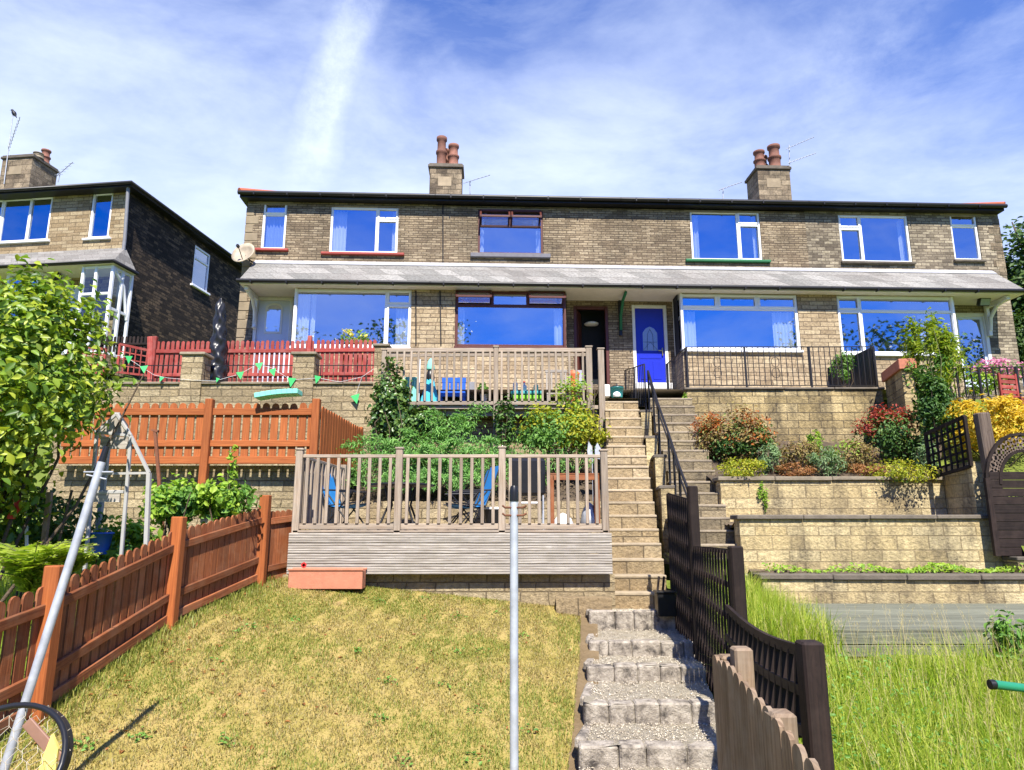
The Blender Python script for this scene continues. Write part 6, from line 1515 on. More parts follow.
# wooded hillside behind the viewer, seen only in the window reflections
PT = []
for k in range(70):
    x = -60 + k * 2.1 + rng.normal(); top = (22.5 if -30 < x < -1 else 12 if x < 24 else 23 if x > 36 else 14) + rng.normal() * 1.6
    m_ = 900; q = rng.normal(size=(m_, 3)) * [1.9, 1.9, 1]; q[:, 2] = -5 + (top + 5) * rng.random(m_) ** .7; q[:, 0] *= 1.25 - .75 * (q[:, 2] + 5) / (top + 5); PT.append(q + [x, -46 + rng.normal() * 2, 0])
PT = np.concatenate(PT); o_ = leaves('woodland', PT, np.tile([[0, .5, .5]], (len(PT), 1)), .5, 'tree_far', None, rng, .7); struct(o_, 'stuff', 'wooded hillside across the valley', 'woodland')


# ------------------------------------------------------------------ things in the gardens
random.seed(31)
X_, Y_, Z_ = Vector((1, 0, 0)), Vector((0, 1, 0)), Vector((0, 0, 1))
# washing line poles
t = P(514, 485, 3.9); r_ = T('washing_line_pole', 'upright grey metal washing line pole in the middle of the lawn', 'pole', (t.x, t.y, lawn_z(t.x, t.y)), 0)
m = MB('galvanised'); m.tube([(t.x, t.y, lawn_z(t.x, t.y) - .1), (t.x, t.y, t.z - .09)], .0225, 16); m.build('pole', r_)
m = MB('black_plastic'); m.lathe((t.x, t.y, t.z - .09), [(.026, 0), (.026, .05), (.022, .075), (.018, .085)], 16); m.build('end_cap', r_)
for dz in (-.125, -.168):
    m = MB('rust'); m.tube([(t.x - .065, t.y - .012, t.z + dz + .012), (t.x - .05, t.y - .012, t.z + dz), (t.x + .05, t.y - .012, t.z + dz), (t.x + .07, t.y - .012, t.z + dz + .012)], .006, 6); m.build('line_hook', r_)
b = P(-14, 792, 4.5); t = P(104, 455, 4.75); b.z = lawn_z(b.x, b.y); r_ = T('washing_line_pole', 'grey metal washing line pole leaning to the right against the boundary fence', 'pole', b)
m = MB('galvanised'); m.tube([b, t - (t - b).normalized() * .05], .0265, 16); m.build('pole', r_)
m = MB('black_plastic'); d = (t - b).normalized(); m.tube([t - d * .06, t + d * .06], [.024, .02], 14); m.build('end_cap', r_)
m = MB('galvanised'); q = t - d * .12; m.tube([q - X_ * .1, q + X_ * .1], .007, 6); m.tube([q - d * .05 - X_ * .07 + Z_ * .03, q - d * .05 + X_ * .07], .007, 6); m.build('line_hook', r_)
# hoop with wire netting
c = P(-14, 776, 2.9); ux = X_; uy = Vector((0, .62, .78)).normalized(); R_ = 71 / 690 * 2.9 / 1.09
r_ = T('hoop_net', 'black rimmed hoop with fine wire netting in the bottom left corner', 'hoop', (c.x, c.y, -2.3))
m = MB('black_plastic'); ring = [c + (ux * math.cos(a) + uy * math.sin(a)) * R_ for a in [2 * math.pi * k / 40 for k in range(40)]]; m.tube(ring + ring[:2], .012, 8, False)
deep = Vector((.0, .055, -.01)); m.grid([ring + [ring[0]], [p + deep for p in ring] + [ring[0] + deep]]); m.build('rim', r_)
m = MB('gold_wire')
for k in range(-6, 7):
    o = k / 6.5; hl_ = math.sqrt(1 - o * o) * R_ * .97
    for kk in (0, 1):
        pts = []
        for s_ in range(13):
            a = (s_ / 12 * 2 - 1) * hl_; w_ = .012 * (1 if (s_ + k) % 2 else -1)
            pts.append(c + (ux * (o * R_ + w_) + uy * a if kk == 0 else ux * a + uy * (o * R_ + w_)) + Vector((0, .03, 0)))
        m.tube(pts, .0013, 4, False)
m.build('netting', r_)
m = MB('black_plastic'); m.tube([c - uy * R_, (c.x, c.y - .3, lawn_z(c.x, c.y - .3))], .014, 8); m.build('handle', r_)
p = P(48, 765, 2.98); q = T('garden_stake', 'pale yellow flat board standing behind the black hoop', 'board', (p.x, p.y, -2.3)); m = MB('yellow_board'); m.prism([(-.038, -.9), (.032, -.9), (.036, .06), (.004, .115), (-.03, .0)], .014, p, X_, Z_); m.build('board', q)
a, b = P(31, 727, 2.99), P(54, 752, 2.99); q = T('strap', 'folded red brown strap caught behind the black hoop', 'strap', (b.x, b.y, b.z)); m = MB('brown_frame_worn'); m.bar(a + Vector((-.02, 0, .02)), b + Vector((.03, 0, -.03)), .045, .012, (0, 1, 0), .004); m.build('webbing', q)
# green tube at the right edge
a, b = P(990, 684.5, 3.6), P(1050, 691, 3.7); q = T('tool_handle', 'green metal tube with a dark end cap sticking in over the long grass', 'handle', b)
m = MB('green_tube'); m.tube([a + X_ * .02, b, b + Vector((.5, .1, -.6)), b + Vector((.6, .1, -2.0))], .022, 14); m.build('tube', q); m = MB('black_plastic'); m.tube([a - X_ * .002, a + X_ * .022], [.023, .0235], 14); m.build('end_cap', q)
# terracotta trough
a, b = P(291, 576, 9.83), P(364, 577, 9.83); q = T('planter_trough', 'long pale terracotta trough lying under the left end of the lower deck', 'planter', ((a.x + b.x) / 2, a.y, a.z - .1))
x0, x1 = a.x, b.x; zt = P(330, 568, 9.83).z; zb = lawn_z(a.x, 9.72) - .01; yy = a.y; m = MB('terracotta_pale')
for xa, xb, ya_, yb_ in ((x0, x1, yy - .11, yy - .09), (x0, x1, yy + .09, yy + .11), (x0, x0 + .02, yy - .09, yy + .09), (x1 - .02, x1, yy - .09, yy + .09)): m.box(xa, xb, ya_, yb_, zb, zt - .03, .006)
m.box(x0 + .02, x1 - .02, yy - .09, yy + .09, zb + .004, zb + .1); m.box(x0 - .015, x1 + .015, yy - .125, yy - .088, zt - .03, zt, .008); m.box(x0 - .015, x1 + .015, yy + .088, yy + .125, zt - .03, zt, .008); m.build('trough', q)
m = MB('soil'); m.box(x0 + .02, x1 - .02, yy - .088, yy + .088, zb + .1, zt - .02); m.build('soil_fill', q)
p = P(304, 565, 9.83); q2 = T('small_flower', 'single small red flower at the left end of the terracotta trough', 'flower', (p.x, p.y, zt - .02)); m = MB('red_plastic')
for k in range(5): a_ = k * 1.257; m.prism([(-.012, 0), (.012, 0), (.02, .03), (0, .042), (-.02, .03)], .004, (p.x, p.y - .01, zt + .04), (math.cos(a_), 0, math.sin(a_)), (-math.sin(a_), 0, math.cos(a_)))
m.use('stem_green').tube([(p.x, p.y, zt - .02), (p.x, p.y, zt + .04)], .004, 5); m.build('petals', q2)
# small timber offcuts and black box at the trellis foot
p = P(664, 603, 9.5); q = T('plastic_box', 'small black box at the foot of the tall trellis beside the stairs', 'box', (p.x, p.y, p.z - .15)); m = MB('black_plastic'); m.box(p.x - .1, p.x + .14, p.y - .1, p.y + .12, p.z - .16, p.z + .13, .012); m.box(p.x - .115, p.x + .155, p.y - .115, p.y + .135, p.z + .131, p.z + .155, .006); m.build('box_body', q)
q = T('garden_stake', 'two short dark stakes propped behind the small black box', 'stakes', p)
for dx in (0, .07): m = MB('wood_dark'); m.bar(p + Vector((-.07 + dx, .2, -.1)), p + Vector((.0 + dx, .26, .32)), .025, .03, (0, 1, 0)); m.build('stake', q)

# ---- lower deck furniture
dz = DZ


def deck_chair(label, c, yaw, group):
    q = T('folding_chair', label, 'chair', (c.x, c.y, dz), yaw, group)
    m = MB('blue_fabric'); rows = []
    prof = [(-.26, .40), (-.1, .36), (.1, .35), (.22, .38), (.3, .55), (.38, .78), (.46, 1.02)]
    m.grid([[(x, y, z) for y, z in prof] for x in (-.24, -.12, 0, .12, .24)])
    m.grid([[(x, y + .012, z - .015) for y, z in prof] for x in (.24, .12, 0, -.12, -.24)])
    m.build('seat_sling', q, False)
    for sx in (-.26, .26):
        m = MB('iron_black'); m.tube([(sx, -.3, .42), (sx, .22, .37), (sx, .48, 1.05)], .014, 6); m.tube([(sx, -.28, .60), (sx, .33, .62)], .013, 6); m.build('side_frame', q, False)
        m = MB('iron_black'); m.tube([(sx, -.24, .6), (sx * .98, .28, 0)], .013, 6); m.build('leg', q, False)
        m = MB('iron_black'); m.tube([(sx, .24, .6), (sx * .98, -.26, 0)], .013, 6); m.build('leg', q, False)
    return q


deck_chair('blue folding garden chair at the left end of the lower deck, turned to the table', Vector((P(347, 500, 11.3).x, 11.3, dz)), math.radians(75), 'blue folding chairs on the lower deck')
deck_chair('blue folding garden chair right of the deck table', Vector((P(468, 500, 11.3).x, 11.3, dz)), math.radians(-70), 'blue folding chairs on the lower deck')
deck_chair('blue folding garden chair behind the one right of the deck table', Vector((P(462, 500, 12.0).x, 12.05, dz)), math.radians(-80), 'blue folding chairs on the lower deck')
c = P(400, 500, 11.6); q = T('garden_table', 'dark garden table between the blue chairs on the lower deck', 'table', (c.x, c.y, dz))
m = MB('iron_black'); m.lathe((0, 0, .70), [(.02, 0), (.55, 0), (.57, .015), (.55, .035), (.02, .035)], 28); m.build('table_top', q, False)
for a_ in range(4):
    an = math.pi / 4 + a_ * math.pi / 2; m = MB('iron_black'); m.tube([(math.cos(an) * .3, math.sin(an) * .3, .70), (math.cos(an) * .22, math.sin(an) * .22, .4), (math.cos(an) * .42, math.sin(an) * .42, 0)], .02, 6); m.build('leg', q, False)
c = P(527, 480, 11.2); q = T('barbecue', 'black covered barbecue on the lower deck behind the grey pole', 'barbecue', (c.x, c.y, dz))
m = MB('black_cover'); m.box(-.29, .29, -.22, .24, .52, 1.12, .05); m.build('cover', q, False)
for sx in (-.25, .25):
    for sy in (-.18, .2): m = MB('galvanised'); m.tube([(sx, sy, 0), (sx, sy, .53)], .014, 8); m.build('leg', q, False)
m = MB('white_plastic'); m.box(-.23, .2, -.15, .17, .40, .43, .006); m.build('lower_shelf', q, False)
c = P(574, 500, 11.2); q = T('potting_table', 'brown wooden open frame table at the right end of the lower deck', 'table', (c.x, c.y, dz)); W_ = .39; hh = P(574, 474, 11.2).z - dz
m = MB('wood_brown'); m.box(-W_, W_, -.2, .2, hh - .03, hh, .006); m.build('table_top', q, False); m = MB('wood_brown'); m.box(-W_ + .04, W_ - .04, -.2, -.175, hh - .11, hh - .031, .004); m.build('apron', q, False)
for sx in (-W_ + .03, W_ - .03):
    for sy in (-.17, .17): m = MB('wood_brown'); m.box(sx - .03, sx + .03, sy - .03, sy + .03, 0, hh - .031, .005); m.build('leg', q, False)


def sack(name, label, cat, c, w_, d_, h, mat, seed):
    r = np.random.default_rng(seed); q = T(name, label, cat, c); m = MB(mat); rows = []
    for j in range(9):
        t = j / 8; pr = (math.sin(math.pi * min(1, .12 + t * .88)) ** .5) * (1 - .35 * t); rows.append([Vector(c) + Vector((math.cos(a) * w_ / 2 * pr * (1 + r.normal() * .07), math.sin(a) * d_ / 2 * pr * (1 + r.normal() * .07), h * t)) for a in [2 * math.pi * k / 14 for k in range(14)]])
    m.grid(rows, True); m.face(rows[-1]); m.build('bag', q); return q


sack('plastic_sack', 'crumpled white plastic sack under the brown frame table', 'sack', (P(563, 525, 11.1).x, 11.1, dz), .36, .3, .26, 'white_plastic', 1)
sack('plastic_sack', 'grey crumpled sack under the right end of the brown frame table', 'sack', (P(590, 520, 11.4).x, 11.45, dz), .34, .3, .44, 'galvanised', 2)
c = P(494, 505, 11.5); q = T('plant_pot', 'dark round pot with a pale rim behind the tall middle post of the lower deck', 'pot', (c.x, c.y, dz)); m = MB('black_plastic'); m.lathe((0, 0, 0), [(.12, 0), (.17, .32)], 16); m.use('white_plastic').lathe((0, 0, .322), [(.175, 0), (.18, .03), (.15, .035), (.14, .0)], 16); m.build('pot', q, False)
p = P(592, 452, 12.9); q = T('garden_ornament', 'white winged garden ornament on a stake at the right end of the planting bed', 'ornament', (p.x, p.y, .4)); m = MB('galvanised')
m.prism([(0, -.16), (.07, -.1), (.06, .1), (.0, .2), (-.03, .02)], .025, (p.x - .06, p.y, p.z), X_, Z_); m.prism([(0, -.12), (.1, -.14), (.12, .04), (.05, .17), (0, .08)], .025, (p.x + .05, p.y - .03, p.z), X_, Z_); m.build('wing', q); m = MB('galvanised'); m.tube([(p.x, p.y, .4), (p.x, p.y, p.z)], .01, 6); m.build('stake', q)

# ---- upper deck things
uz = UZ


def upx(px, Y): return P(px, 390, Y).x


def closed_parasol(name, label, base, h, r, cloth, cap, fold=10, top_r=.04, hem=.5, pole='white_plastic', pole_r=.018, tie=None, neck=None):
    q = T(name, label, 'parasol', base); b = Vector(base)
    m = MB(pole); m.tube([b, b + Z_ * (h - .02)], pole_r, 10); m.build('pole', q)
    m = MB(cloth); rows = []; n = fold * 4
    for j in range(13):
        t = j / 12; z = lerp(hem, h, t); rr_ = lerp(r, top_r, t ** .8)
        if tie: rr_ *= 1 - .28 * math.exp(-((t - tie) / .07) ** 2)
        rows.append([b + Vector((math.cos(a) * rr_ * (1 + .20 * math.sin(fold * a + j * .5)), math.sin(a) * rr_ * (1 + .20 * math.sin(fold * a + j * .5)), z)) for a in [2 * math.pi * k / n for k in range(n)]])
    m.grid(rows, True); m.face(rows[-1]); m.build('canopy', q)
    return q


c = Vector((upx(430, 15.2), 15.2, uz)); q = closed_parasol('closed_parasol', 'turquoise closed parasol with a pale pointed top on the upper deck', c, .72, .22, 'cyan_cloth', None, 7, .075, .12)
m = MB('black_plastic'); m.lathe(c + Z_ * .70, [(.09, 0), (.1, .06), (.07, .2), (.05, .22)], 12); m.build('collar', q); m = MB('mint_cloth'); m.lathe(c + Z_ * .93, [(.09, 0), (.10, .03), (.06, .2), (.01, .27)], 12); m.build('top_cap', q)
m = MB('black_plastic'); m.lathe(c, [(.18, 0), (.18, .05), (.05, .09), (.03, .12)], 16); m.build('base', q)
c = Vector((upx(409, 15.0), 15.0, uz)); q = T('hanging_cloth', 'mint green cloth draped beside the turquoise parasol', 'cloth', c); m = MB('mint_cloth')
m.grid([[c + Vector((-.17 + .34 * i / 14 + .03 * t, .04 * math.sin(i * 1.1) * (1 - t * .5), lerp(.02, .72, t))) for i in range(15)] for t in [k / 6 for k in range(7)]]); m.grid([[c + Vector((-.17 + .34 * i / 14 + .03 * t, .012 + .04 * math.sin(i * 1.1) * (1 - t * .5), lerp(.02, .72, t))) for i in range(14, -1, -1)] for t in [k / 6 for k in range(7)]]); m.build('cloth', q); m = MB('white_plastic'); m.tube([c + Vector((.2, .1, 0)), c + Vector((.21, .1, 1.15))], .02, 8); m.build('pole', q)
# blue plastic chair
c = Vector((upx(453, 15.5), 15.5, uz)); q = T('plastic_chair', 'blue plastic garden chair on the upper deck', 'chair', c)
m = MB('blue_plastic'); m.box(-.30, .30, -.25, .25, .40, .45, .015); m.box(-.30, .30, -.25, -.235, .33, .40); m.build('seat', q, False); m = MB('blue_plastic')
for k in range(3): m.box(-.27 + k * .19, -.11 + k * .19, .22, .25, .46, .78, .01)
m.box(-.28, .28, .215, .255, .74, .86, .02); m.build('backrest', q, False)
for sx in (-.26, .26):
    for sy in (-.21, .21): m = MB('blue_plastic'); m.box(sx - .025, sx + .025, sy - .025, sy + .025, 0, .40, .006); m.build('leg', q, False)
c = Vector((upx(472, 16.2), 16.2, uz)); q = T('leaning_board', 'dark grey narrow board standing right of the blue plastic chair', 'board', c); m = MB('grey_pipe'); m.box(-.07, .07, -.02, .02, 0, .86, .01); m.build('board', q, False)
# flowering pot
cp = Vector((upx(484, 15.9), 15.9, uz + .30)); r_ = shrub('potted_plant', 'small white potted plant on the low timber bench of the upper deck', 'potted plant', (cp.x, cp.y, cp.z + .36), (.16, .14, .14), [('foliage', 'leaf_mid', 160, .07, .5, -2, 2)], base=(cp.x, cp.y, cp.z + .16), seed=71, clumps=7, stems=4, r=.005, stem_mat='stem_green')
m = MB('white_plastic'); m.lathe(cp, [(.07, 0), (.10, .2), (.085, .2)], 14); m.build('pot', r_)
c = Vector((upx(478, 15.9), 15.9, uz)); q = T('low_bench', 'low pale timber bench on the upper deck under the potted plant', 'bench', c); m = MB('wood_deck'); m.box(-.32, .32, -.14, .14, .25, .30, .006); m.build('seat', q, False)
for sx in (-.28, .28): m = MB('wood_deck'); m.box(sx - .03, sx + .03, -.12, .12, 0, .25, .005); m.build('leg', q, False)
# toy water table
c = Vector((upx(527, 15.1), 15.1, uz + .14)); q = T('toy_table', 'lime green and teal plastic toy table with bottles on the upper deck', 'toy', c)
m = MB('lime_plastic'); m.box(-.32, .32, -.2, .2, .06, .17, .02); m.build('tray', q, False); m = MB('teal_plastic'); m.box(-.36, .36, -.22, .22, .171, .25, .02); m.build('rim', q, False)
for sx in (-.24, .24):
    for sy in (-.13, .13): m = MB('teal_plastic'); m.box(sx - .03, sx + .03, sy - .03, sy + .03, -.14, .062); m.build('leg', q, False)
for k, (dx, h_, mt, lb) in enumerate(((-.26, .30, 'white_plastic', 'tall white plastic bottle standing at the left end of the toy table'), (-.06, .22, 'white_plastic', 'shorter white plastic bottle standing mid way along the toy table'), (.2, .24, 'mint_plastic', 'mint green plastic bottle at the right end of the toy table'))):
    b2 = T('plastic_bottle', lb, 'bottle', c + Vector((dx, 0, .25))); m = MB(mt); m.lathe((0, 0, 0), [(.05, 0), (.055, .02), (.055, h_ * .65), (.02, h_ * .85), (.02, h_)], 12); m.build('body', b2, False); m = MB('red_plastic' if k == 1 else 'teal_plastic'); m.lathe((0, 0, h_ + .001), [(.024, 0), (.024, .03)], 10); m.build('cap', b2, False)
# slatted chair
c = Vector((upx(557, 15.6), 15.6, uz)); q = T('slatted_chair', 'pale slatted garden chair near the right end of the upper deck', 'chair', c)
m = MB('wood_skirt'); m.box(-.25, .25, -.22, .22, .40, .44, .008); m.build('seat', q, False); m = MB('wood_skirt')
for k in range(5): m.box(-.24 + k * .11, -.20 + k * .11, .2, .225, .44, 1.0, .005)
m.box(-.26, .26, .195, .23, 1.001, 1.07, .01); m.build('backrest', q, False)
for sx in (-.22, .22):
    for sy in (-.19, .2): m = MB('wood_skirt'); m.box(sx - .022, sx + .022, sy - .022, sy + .022, 0, .40, .005); m.build('leg', q, False)
c = Vector((upx(574, 15.3), 15.3, uz)); q = T('strawberry_pot', 'tall terracotta pot stack at the right end of the upper deck', 'pot', c); m = MB('orange_plastic')
for k in range(3): m.lathe((0, 0, .02 + k * .30), [(.11, 0), (.15 - k * .015, .2), (.18 - k * .02, .25), (.15 - k * .02, .27), (.1, .30)], 16)
m.build('pot', q, False)
c = Vector((upx(581, 16.0), 16.0, uz)); q = T('leaning_board', 'blue grey panel standing behind the terracotta pot stack', 'board', c); m = MB('lead'); m.box(-.08, .08, -.02, .02, 0, 1.1, .01); m.build('board', q, False)
# stair head
c = P(606, 396, 14.95); q = T('stone_block', 'pale stone block at the head of the left stair flight', 'block', (c.x, c.y, 2.75)); m = MB('sandstone_trim'); m.use('white_paint').box(-.12, .08, -.1, .25, 0, .28, .02); m.build('block', q, False)
c = P(617, 396, 15.0); q = T('bucket', 'teal tub with a dark lid beside the pale stone block at the stair head', 'tub', (c.x, c.y, 2.76)); m = MB('teal_plastic'); m.lathe((0, 0, 0), [(.12, 0), (.15, .2), (.155, .2), (.155, .22)], 16); m.build('tub', q, False); m = MB('black_plastic'); m.lathe((0, 0, .221), [(.155, 0), (.15, .02), (.02, .05), (.02, .09)], 14); m.build('lid', q, False)
sack('plastic_bag', 'small white and red bag in front of the teal tub at the stair head', 'bag', (P(617, 397, 14.8).x, 14.8, 2.74), .2, .12, .12, 'white_plastic', 5)

# ---- upper left terrace
b = Vector((P(217, 380, 16.0).x, 16.0, 3.05)); t = P(221, 299, 16.0); q = T('closed_parasol', 'tall closed parasol in a black cover leaning slightly on the upper terrace', 'parasol', b); h = t.z - b.z
m = MB('black_cover'); rows = []; n = 30
for j in range(40):
    u_ = j / 39; rr_ = lerp(.24, .10, u_ ** .9) * (1 + .05 * math.sin(u_ * 60)) * (1 if u_ < .93 else max(.25, (1 - u_) / .07)); cc = b.lerp(t, u_) + Vector((.0, 0, .02))
    rows.append([cc + Vector((math.cos(a), math.sin(a), 0)) * rr_ * (1 + .16 * math.sin(3 * a + u_ * 30) + .06 * math.sin(7 * a - u_ * 44)) for a in [2 * math.pi * k / n for k in range(n)]])
m.grid(rows, True); m.face(rows[-1]); m.build('cover', q); m = MB('iron_black'); m.tube([b, b + Z_ * .3], .03, 8); m.lathe(b, [(.3, 0), (.3, .05), (.06, .09)], 18); m.build('base', q)
# green bunting along the railing
q = T('bunting', 'string of green triangular flags along the low black railing', 'bunting', P(130, 360, 15.2)); sp = [(100, 352), (126, 357), (140, 366), (154, 375), (168, 378), (190, 380), (215, 381), (240, 374), (258, 364), (272, 368), (291, 380), (318, 378), (340, 382), (362, 377), (378, 366)]
m = MB('string'); m.tube([P(x, y, 15.2) for x, y in sp], .005, 4); m.build('cord', q)
for x, y, s_ in ((129, 356, 1), (144, 366, 1), (162, 377, .7), (218, 378, .6), (240, 372, 1), (259, 363, 1), (272, 369, 1), (292, 378, 1.2), (318, 376, 1)):
    m = MB('green_flag'); p = P(x, y, 15.18); an = random.uniform(-.4, .4); w_ = .085 * s_; m.prism([(-w_, 0), (0, -w_ * 2.1), (w_, 0)], .004, p, (math.cos(an), .3 * math.sin(an * 3), math.sin(an)), (-math.sin(an), random.uniform(-.2, .2), math.cos(an))); m.build('flag', q)
p = P(355, 397, 15.15); q = T('bunting', 'single green flag hanging loose on the stone terrace wall by the ivy', 'flag', p); m = MB('green_flag'); m.prism([(-.1, .02), (.05, -.16), (.1, .08)], .005, p, X_, Z_); m.build('flag', q); m = MB('string'); m.tube([P(362, 377, 15.2), p], .004, 4); m.build('cord', q)
# mint strip on the fence top
a, b = P(257, 397, 11.75), P(300, 392.5, 11.75); q = T('plastic_strip', 'long mint green plastic strip lying on top of the tall orange brown fence', 'strip', a); m = MB('mint_plastic'); n = 8
for k in range(n): m.bar(a.lerp(b, k / n) + Z_ * .02 * math.sin(math.pi * k / n), a.lerp(b, (k + 1) / n) + Z_ * .02 * math.sin(math.pi * (k + 1) / n), .30, .09 - .0, Z_, .01)
m.build('strip', q)
# stone gate pier with dark slot at the deck's left end
p = P(386, 372, 14.75); q = T('gate_post', 'pale stone gate pier with a dark slot beside the ivy at the upper deck', 'pier', (p.x, p.y, 1.0)); m = MB('stone_rough'); zt = P(386, 347, 14.75).z; m.box(p.x - .26, p.x + .03, 14.7, 15.1, .6, zt); m.use('coping').box(p.x - .3, p.x + .07, 14.66, 15.14, zt + .001, zt + .06, .012); m.build('pier', q)
p = P(387, 359, 14.68); m = MB('iron_black'); m.box(p.x - .1, p.x + .02, 14.66, 14.699, p.z - .07, p.z + .07); m.build('slot', q)
# red garden chair at the far right
c = P(1023, 419, 14.0); q = T('garden_chair', 'dark red slatted garden chair at the right edge behind the golden shrub', 'chair', c, math.radians(15)); m = MB('wood_red')
for k in range(5): m.box(-.22, .22, .2, .225, .45 + k * .11, .53 + k * .11, .004)
m.box(-.24, -.2, .19, .235, .4, 1.0); m.box(.2, .24, .19, .235, .4, 1.0); m.build('backrest', q, False); m = MB('wood_red'); m.box(-.24, .24, -.22, .22, .38, .42, .006); m.build('seat', q, False)
for sx in (-.21, .21):
    for sy in (-.19, .2): m = MB('wood_red'); m.box(sx - .025, sx + .025, sy - .025, sy + .025, -.3, .38); m.build('leg', q, False)
# pale wall beyond the right end house
ret_wall('garden_wall', 'low pale wall in the distance under the trees at the right edge', (19.0, 23.0), (26, 23.0), 4.5, P(1010, 347, 23).z, .3, 'block_yellow', None)

# ---- greenhouse frame and clutter in the left garden
gy = 7.5
q = T('greenhouse', 'small aluminium greenhouse frame with a boarded gable top beyond the boundary fence', 'greenhouse', P(110, 540, gy))
ap, el, er = P(117, 414, gy), P(97, 432, gy), P(131, 436, gy); sl, sr = P(82, 600, gy), P(118, 596, gy)
back = Vector((-.45, 1.0, 0)); 
m = MB('alu')
for a_, b2 in ((el, sl), (er, sr), (ap, el), (ap, er), (el, er), (P(88, 492, gy), P(124, 492, gy))): m.bar(a_, b2, .034, .034, (0, 1, 0), .005)
rfr = P(149, 473, gy); rdn = P(145, 580, gy); m.bar(er, rfr, .03, .03, (0, 1, 0)); m.bar(rfr, rdn, .04, .04, (0, 1, 0)); m.bar(P(94, 474, gy), rfr, .025, .025)
for p_ in (ap, el): m.bar(p_, p_ + back, .05, .04)
m.bar(el + back, el + back - Z_ * 1.4, .05, .05, (0, 1, 0)); m.bar(el + back, ap + back, .05, .05, (0, 1, 0)); m.build('frame', q)
m = MB('wood_skirt'); m.prism([(0, 0), *[((p_ - el).x, (p_ - el).z) for p_ in (er, ap)]], .012, el, X_, Z_); m.build('gable_panel', q)
for xa, xb, ya_, yb_ in ((100, 129, 449, 437), (92, 121, 502, 490)):
    m = MB('wood_skirt'); a_, b2 = P(xa, ya_, gy), P(xb, yb_, gy); m.box(a_.x, b2.x, gy - .012, gy + .012, a_.z, b2.z); m.build('panel', q)
m = MB('glass_clear'); m.face([ap, el, el + back, ap + back]); m.build('pane', q)
a, b = P(168, 508, 9.6), P(155, 430, 9.6); q = T('metal_stake', 'rusty brown metal stake standing right of the greenhouse frame', 'stake', (a.x, a.y, a.z)); m = MB('rust'); m.bar(a - Z_ * .5, b, .04, .04, (0, 1, 0), .005); m.bar(b - X_ * .04, b + X_ * .05 - Z_ * .02, .03, .05, (0, 1, 0)); m.build('stake', q)
for k, (xa, ya_, xb, yb_, w_, lb) in enumerate(((44, 548, 50, 492, .055, 'broad weathered timber stake under the fruit tree'), (33, 545, 26, 512, .03, 'thin white painted stick leaning left under the fruit tree'), (53, 545, 72, 490, .025, 'thin brown cane leaning right under the fruit tree'))):
    a, b = P(xa, ya_, 7.4), P(xb, yb_, 7.4); q = T('garden_stake', lb, 'stake', a); m = MB(('wood_weathered', 'white_paint', 'bark')[k]); m.bar(a - Z_ * .4, b, w_, w_ * .7, (0, 1, 0), .004); m.build('stake', q)
c = P(101, 536, 8.0); q = T('bucket', 'blue plastic bucket behind the boundary fence beside the greenhouse frame', 'bucket', (c.x, c.y, c.z - .2)); m = MB('blue_plastic'); m.lathe((0, 0, 0), [(.09, 0), (.12, .22), (.13, .22), (.13, .24), (.115, .24), (.09, .03)], 16); m.build('bucket', q, False); m = MB('galvanised'); m.tube([(math.cos(a_) * .125, 0, .23 + .05 * math.sin(a_)) for a_ in [math.pi * k / 8 for k in range(9)]], .004, 5); m.build('handle', q, False)
p = P(11, 508, 7.2); q = T('red_ribbon', 'red plastic ribbon hanging below the fruit tree', 'ribbon', p); m = MB('red_plastic'); m.grid([[p + Vector((.03 * math.sin(t * 5) + i * .035, .01 * i, .09 - t * .2)) for i in range(3)] for t in [k / 6 for k in range(7)]]); m.grid([[p + Vector((.03 * math.sin(t * 5) + i * .035, .006 + .01 * i, .09 - t * .2)) for i in (2, 1, 0)] for t in [k / 6 for k in range(7)]]); m.build('ribbon', q)


# ------------------------------------------------------------------ aerials and a bird
def yagi(name, label, foot, top, boom_a, boom_b, n, el, booms=None):
    q = T(name, label, 'aerial', foot); m = MB('galvanised'); m.tube([foot, top], .018, 8); m.build('mast', q)
    for ba, bb_, nn in ([(boom_a, boom_b, n)] + (booms or [])):
        m = MB('galvanised'); m.tube([ba, bb_], .014, 6); d = (bb_ - ba).normalized(); s_ = d.cross(Vector((0, 0, 1))).normalized()
        u_ = (s_ * .75 + d.cross(s_) * .5).normalized()
        for k in range(nn): c = ba.lerp(bb_, (k + .5) / nn); m.tube([c - u_ * el * (1 - .4 * k / nn), c + u_ * el * (1 - .4 * k / nn)], .012, 4)
        m.build('boom', q)
    return q


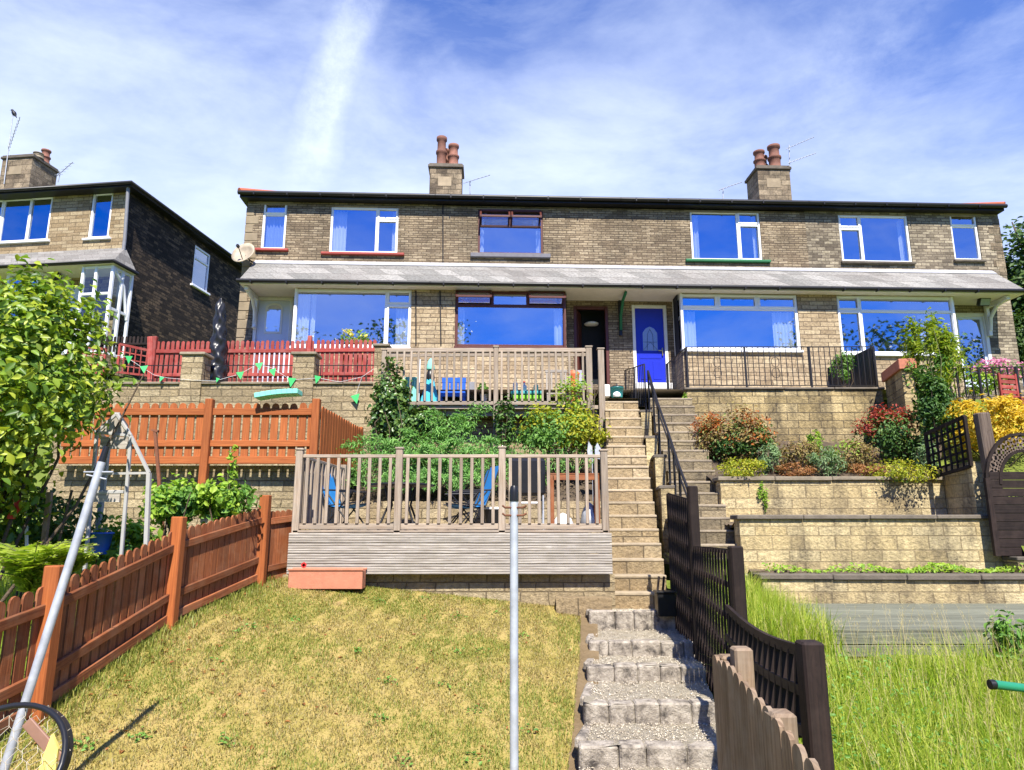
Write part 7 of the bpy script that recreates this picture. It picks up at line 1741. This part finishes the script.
Yc = FR.w(0, 4.0, 0).y
yagi('tv_aerial', 'small television aerial right of the left terrace chimney', P(470, 196, 21), P(470, 181, 21), P(464, 183, 21), P(490, 175, 20.6), 7, .2)
yagi('tv_aerial', 'television aerial on the roof just left of the right terrace chimney', P(723, 200, 22), P(723, 188, 22), P(719, 190, 22), P(742, 182, 21.5), 7, .2)
yagi('tv_aerial', 'double television aerial on the right side of the right terrace chimney', P(790, 172, 22.2), P(789, 145, 22.2), P(786, 149, 22.2), P(814, 137, 21.6), 9, .2, [(P(788, 163, 22.2), P(816, 153, 21.6), 9)])
fo = FL.w(-4.55, 2.9, FL.at(6, 175, 2.9)[1])
t = P(13, 113, fo.y); f_ = P(4, 184, fo.y)
q = yagi('tv_aerial', 'tall television aerial at the left edge with a bird on top', f_, t, P(8, 150, fo.y), P(20, 117, fo.y), 10, .3)
yagi('tv_aerial', 'small television aerial on the right side of the detached house chimney', P(58, 182, fo.y), P(60, 174, fo.y), P(57, 176, fo.y), P(73, 162, fo.y - .4), 5, .2)
bp_ = P(14, 116, fo.y); q = T('bird', 'small dark bird perched on the top of the tall aerial', 'bird', bp_); m = MB('bird_black')
ax = Vector((-.55, 0, .83)); s1 = Vector((0, 1, 0)); s2 = ax.cross(s1)
rows = []
for t_, r0 in ((-.22, .012), (-.12, .03), (-.05, .065), (.03, .085), (.10, .07), (.14, .045), (.17, .05), (.205, .045), (.225, .02)):
    cc = bp_ + ax * t_ + Vector((-.0, 0, .1)); rows.append([cc + (s1 * math.cos(a) + s2 * math.sin(a)) * r0 for a in [2 * math.pi * k / 12 for k in range(12)]])
m.grid(rows, True); m.face(rows[0][::-1]); m.face(rows[-1]); hd_p = bp_ + ax * .2 + Vector((0, 0, .1)); m.tube([hd_p + Vector((-.03, 0, .0)), hd_p + Vector((-.10, 0, -.01))], [.014, .003], 6)
for sy in (-.02, .02): m.tube([bp_ + Vector((0, sy, .06)), bp_ + Vector((.0, sy, -.02))], .006, 5)
m.build('body', q)
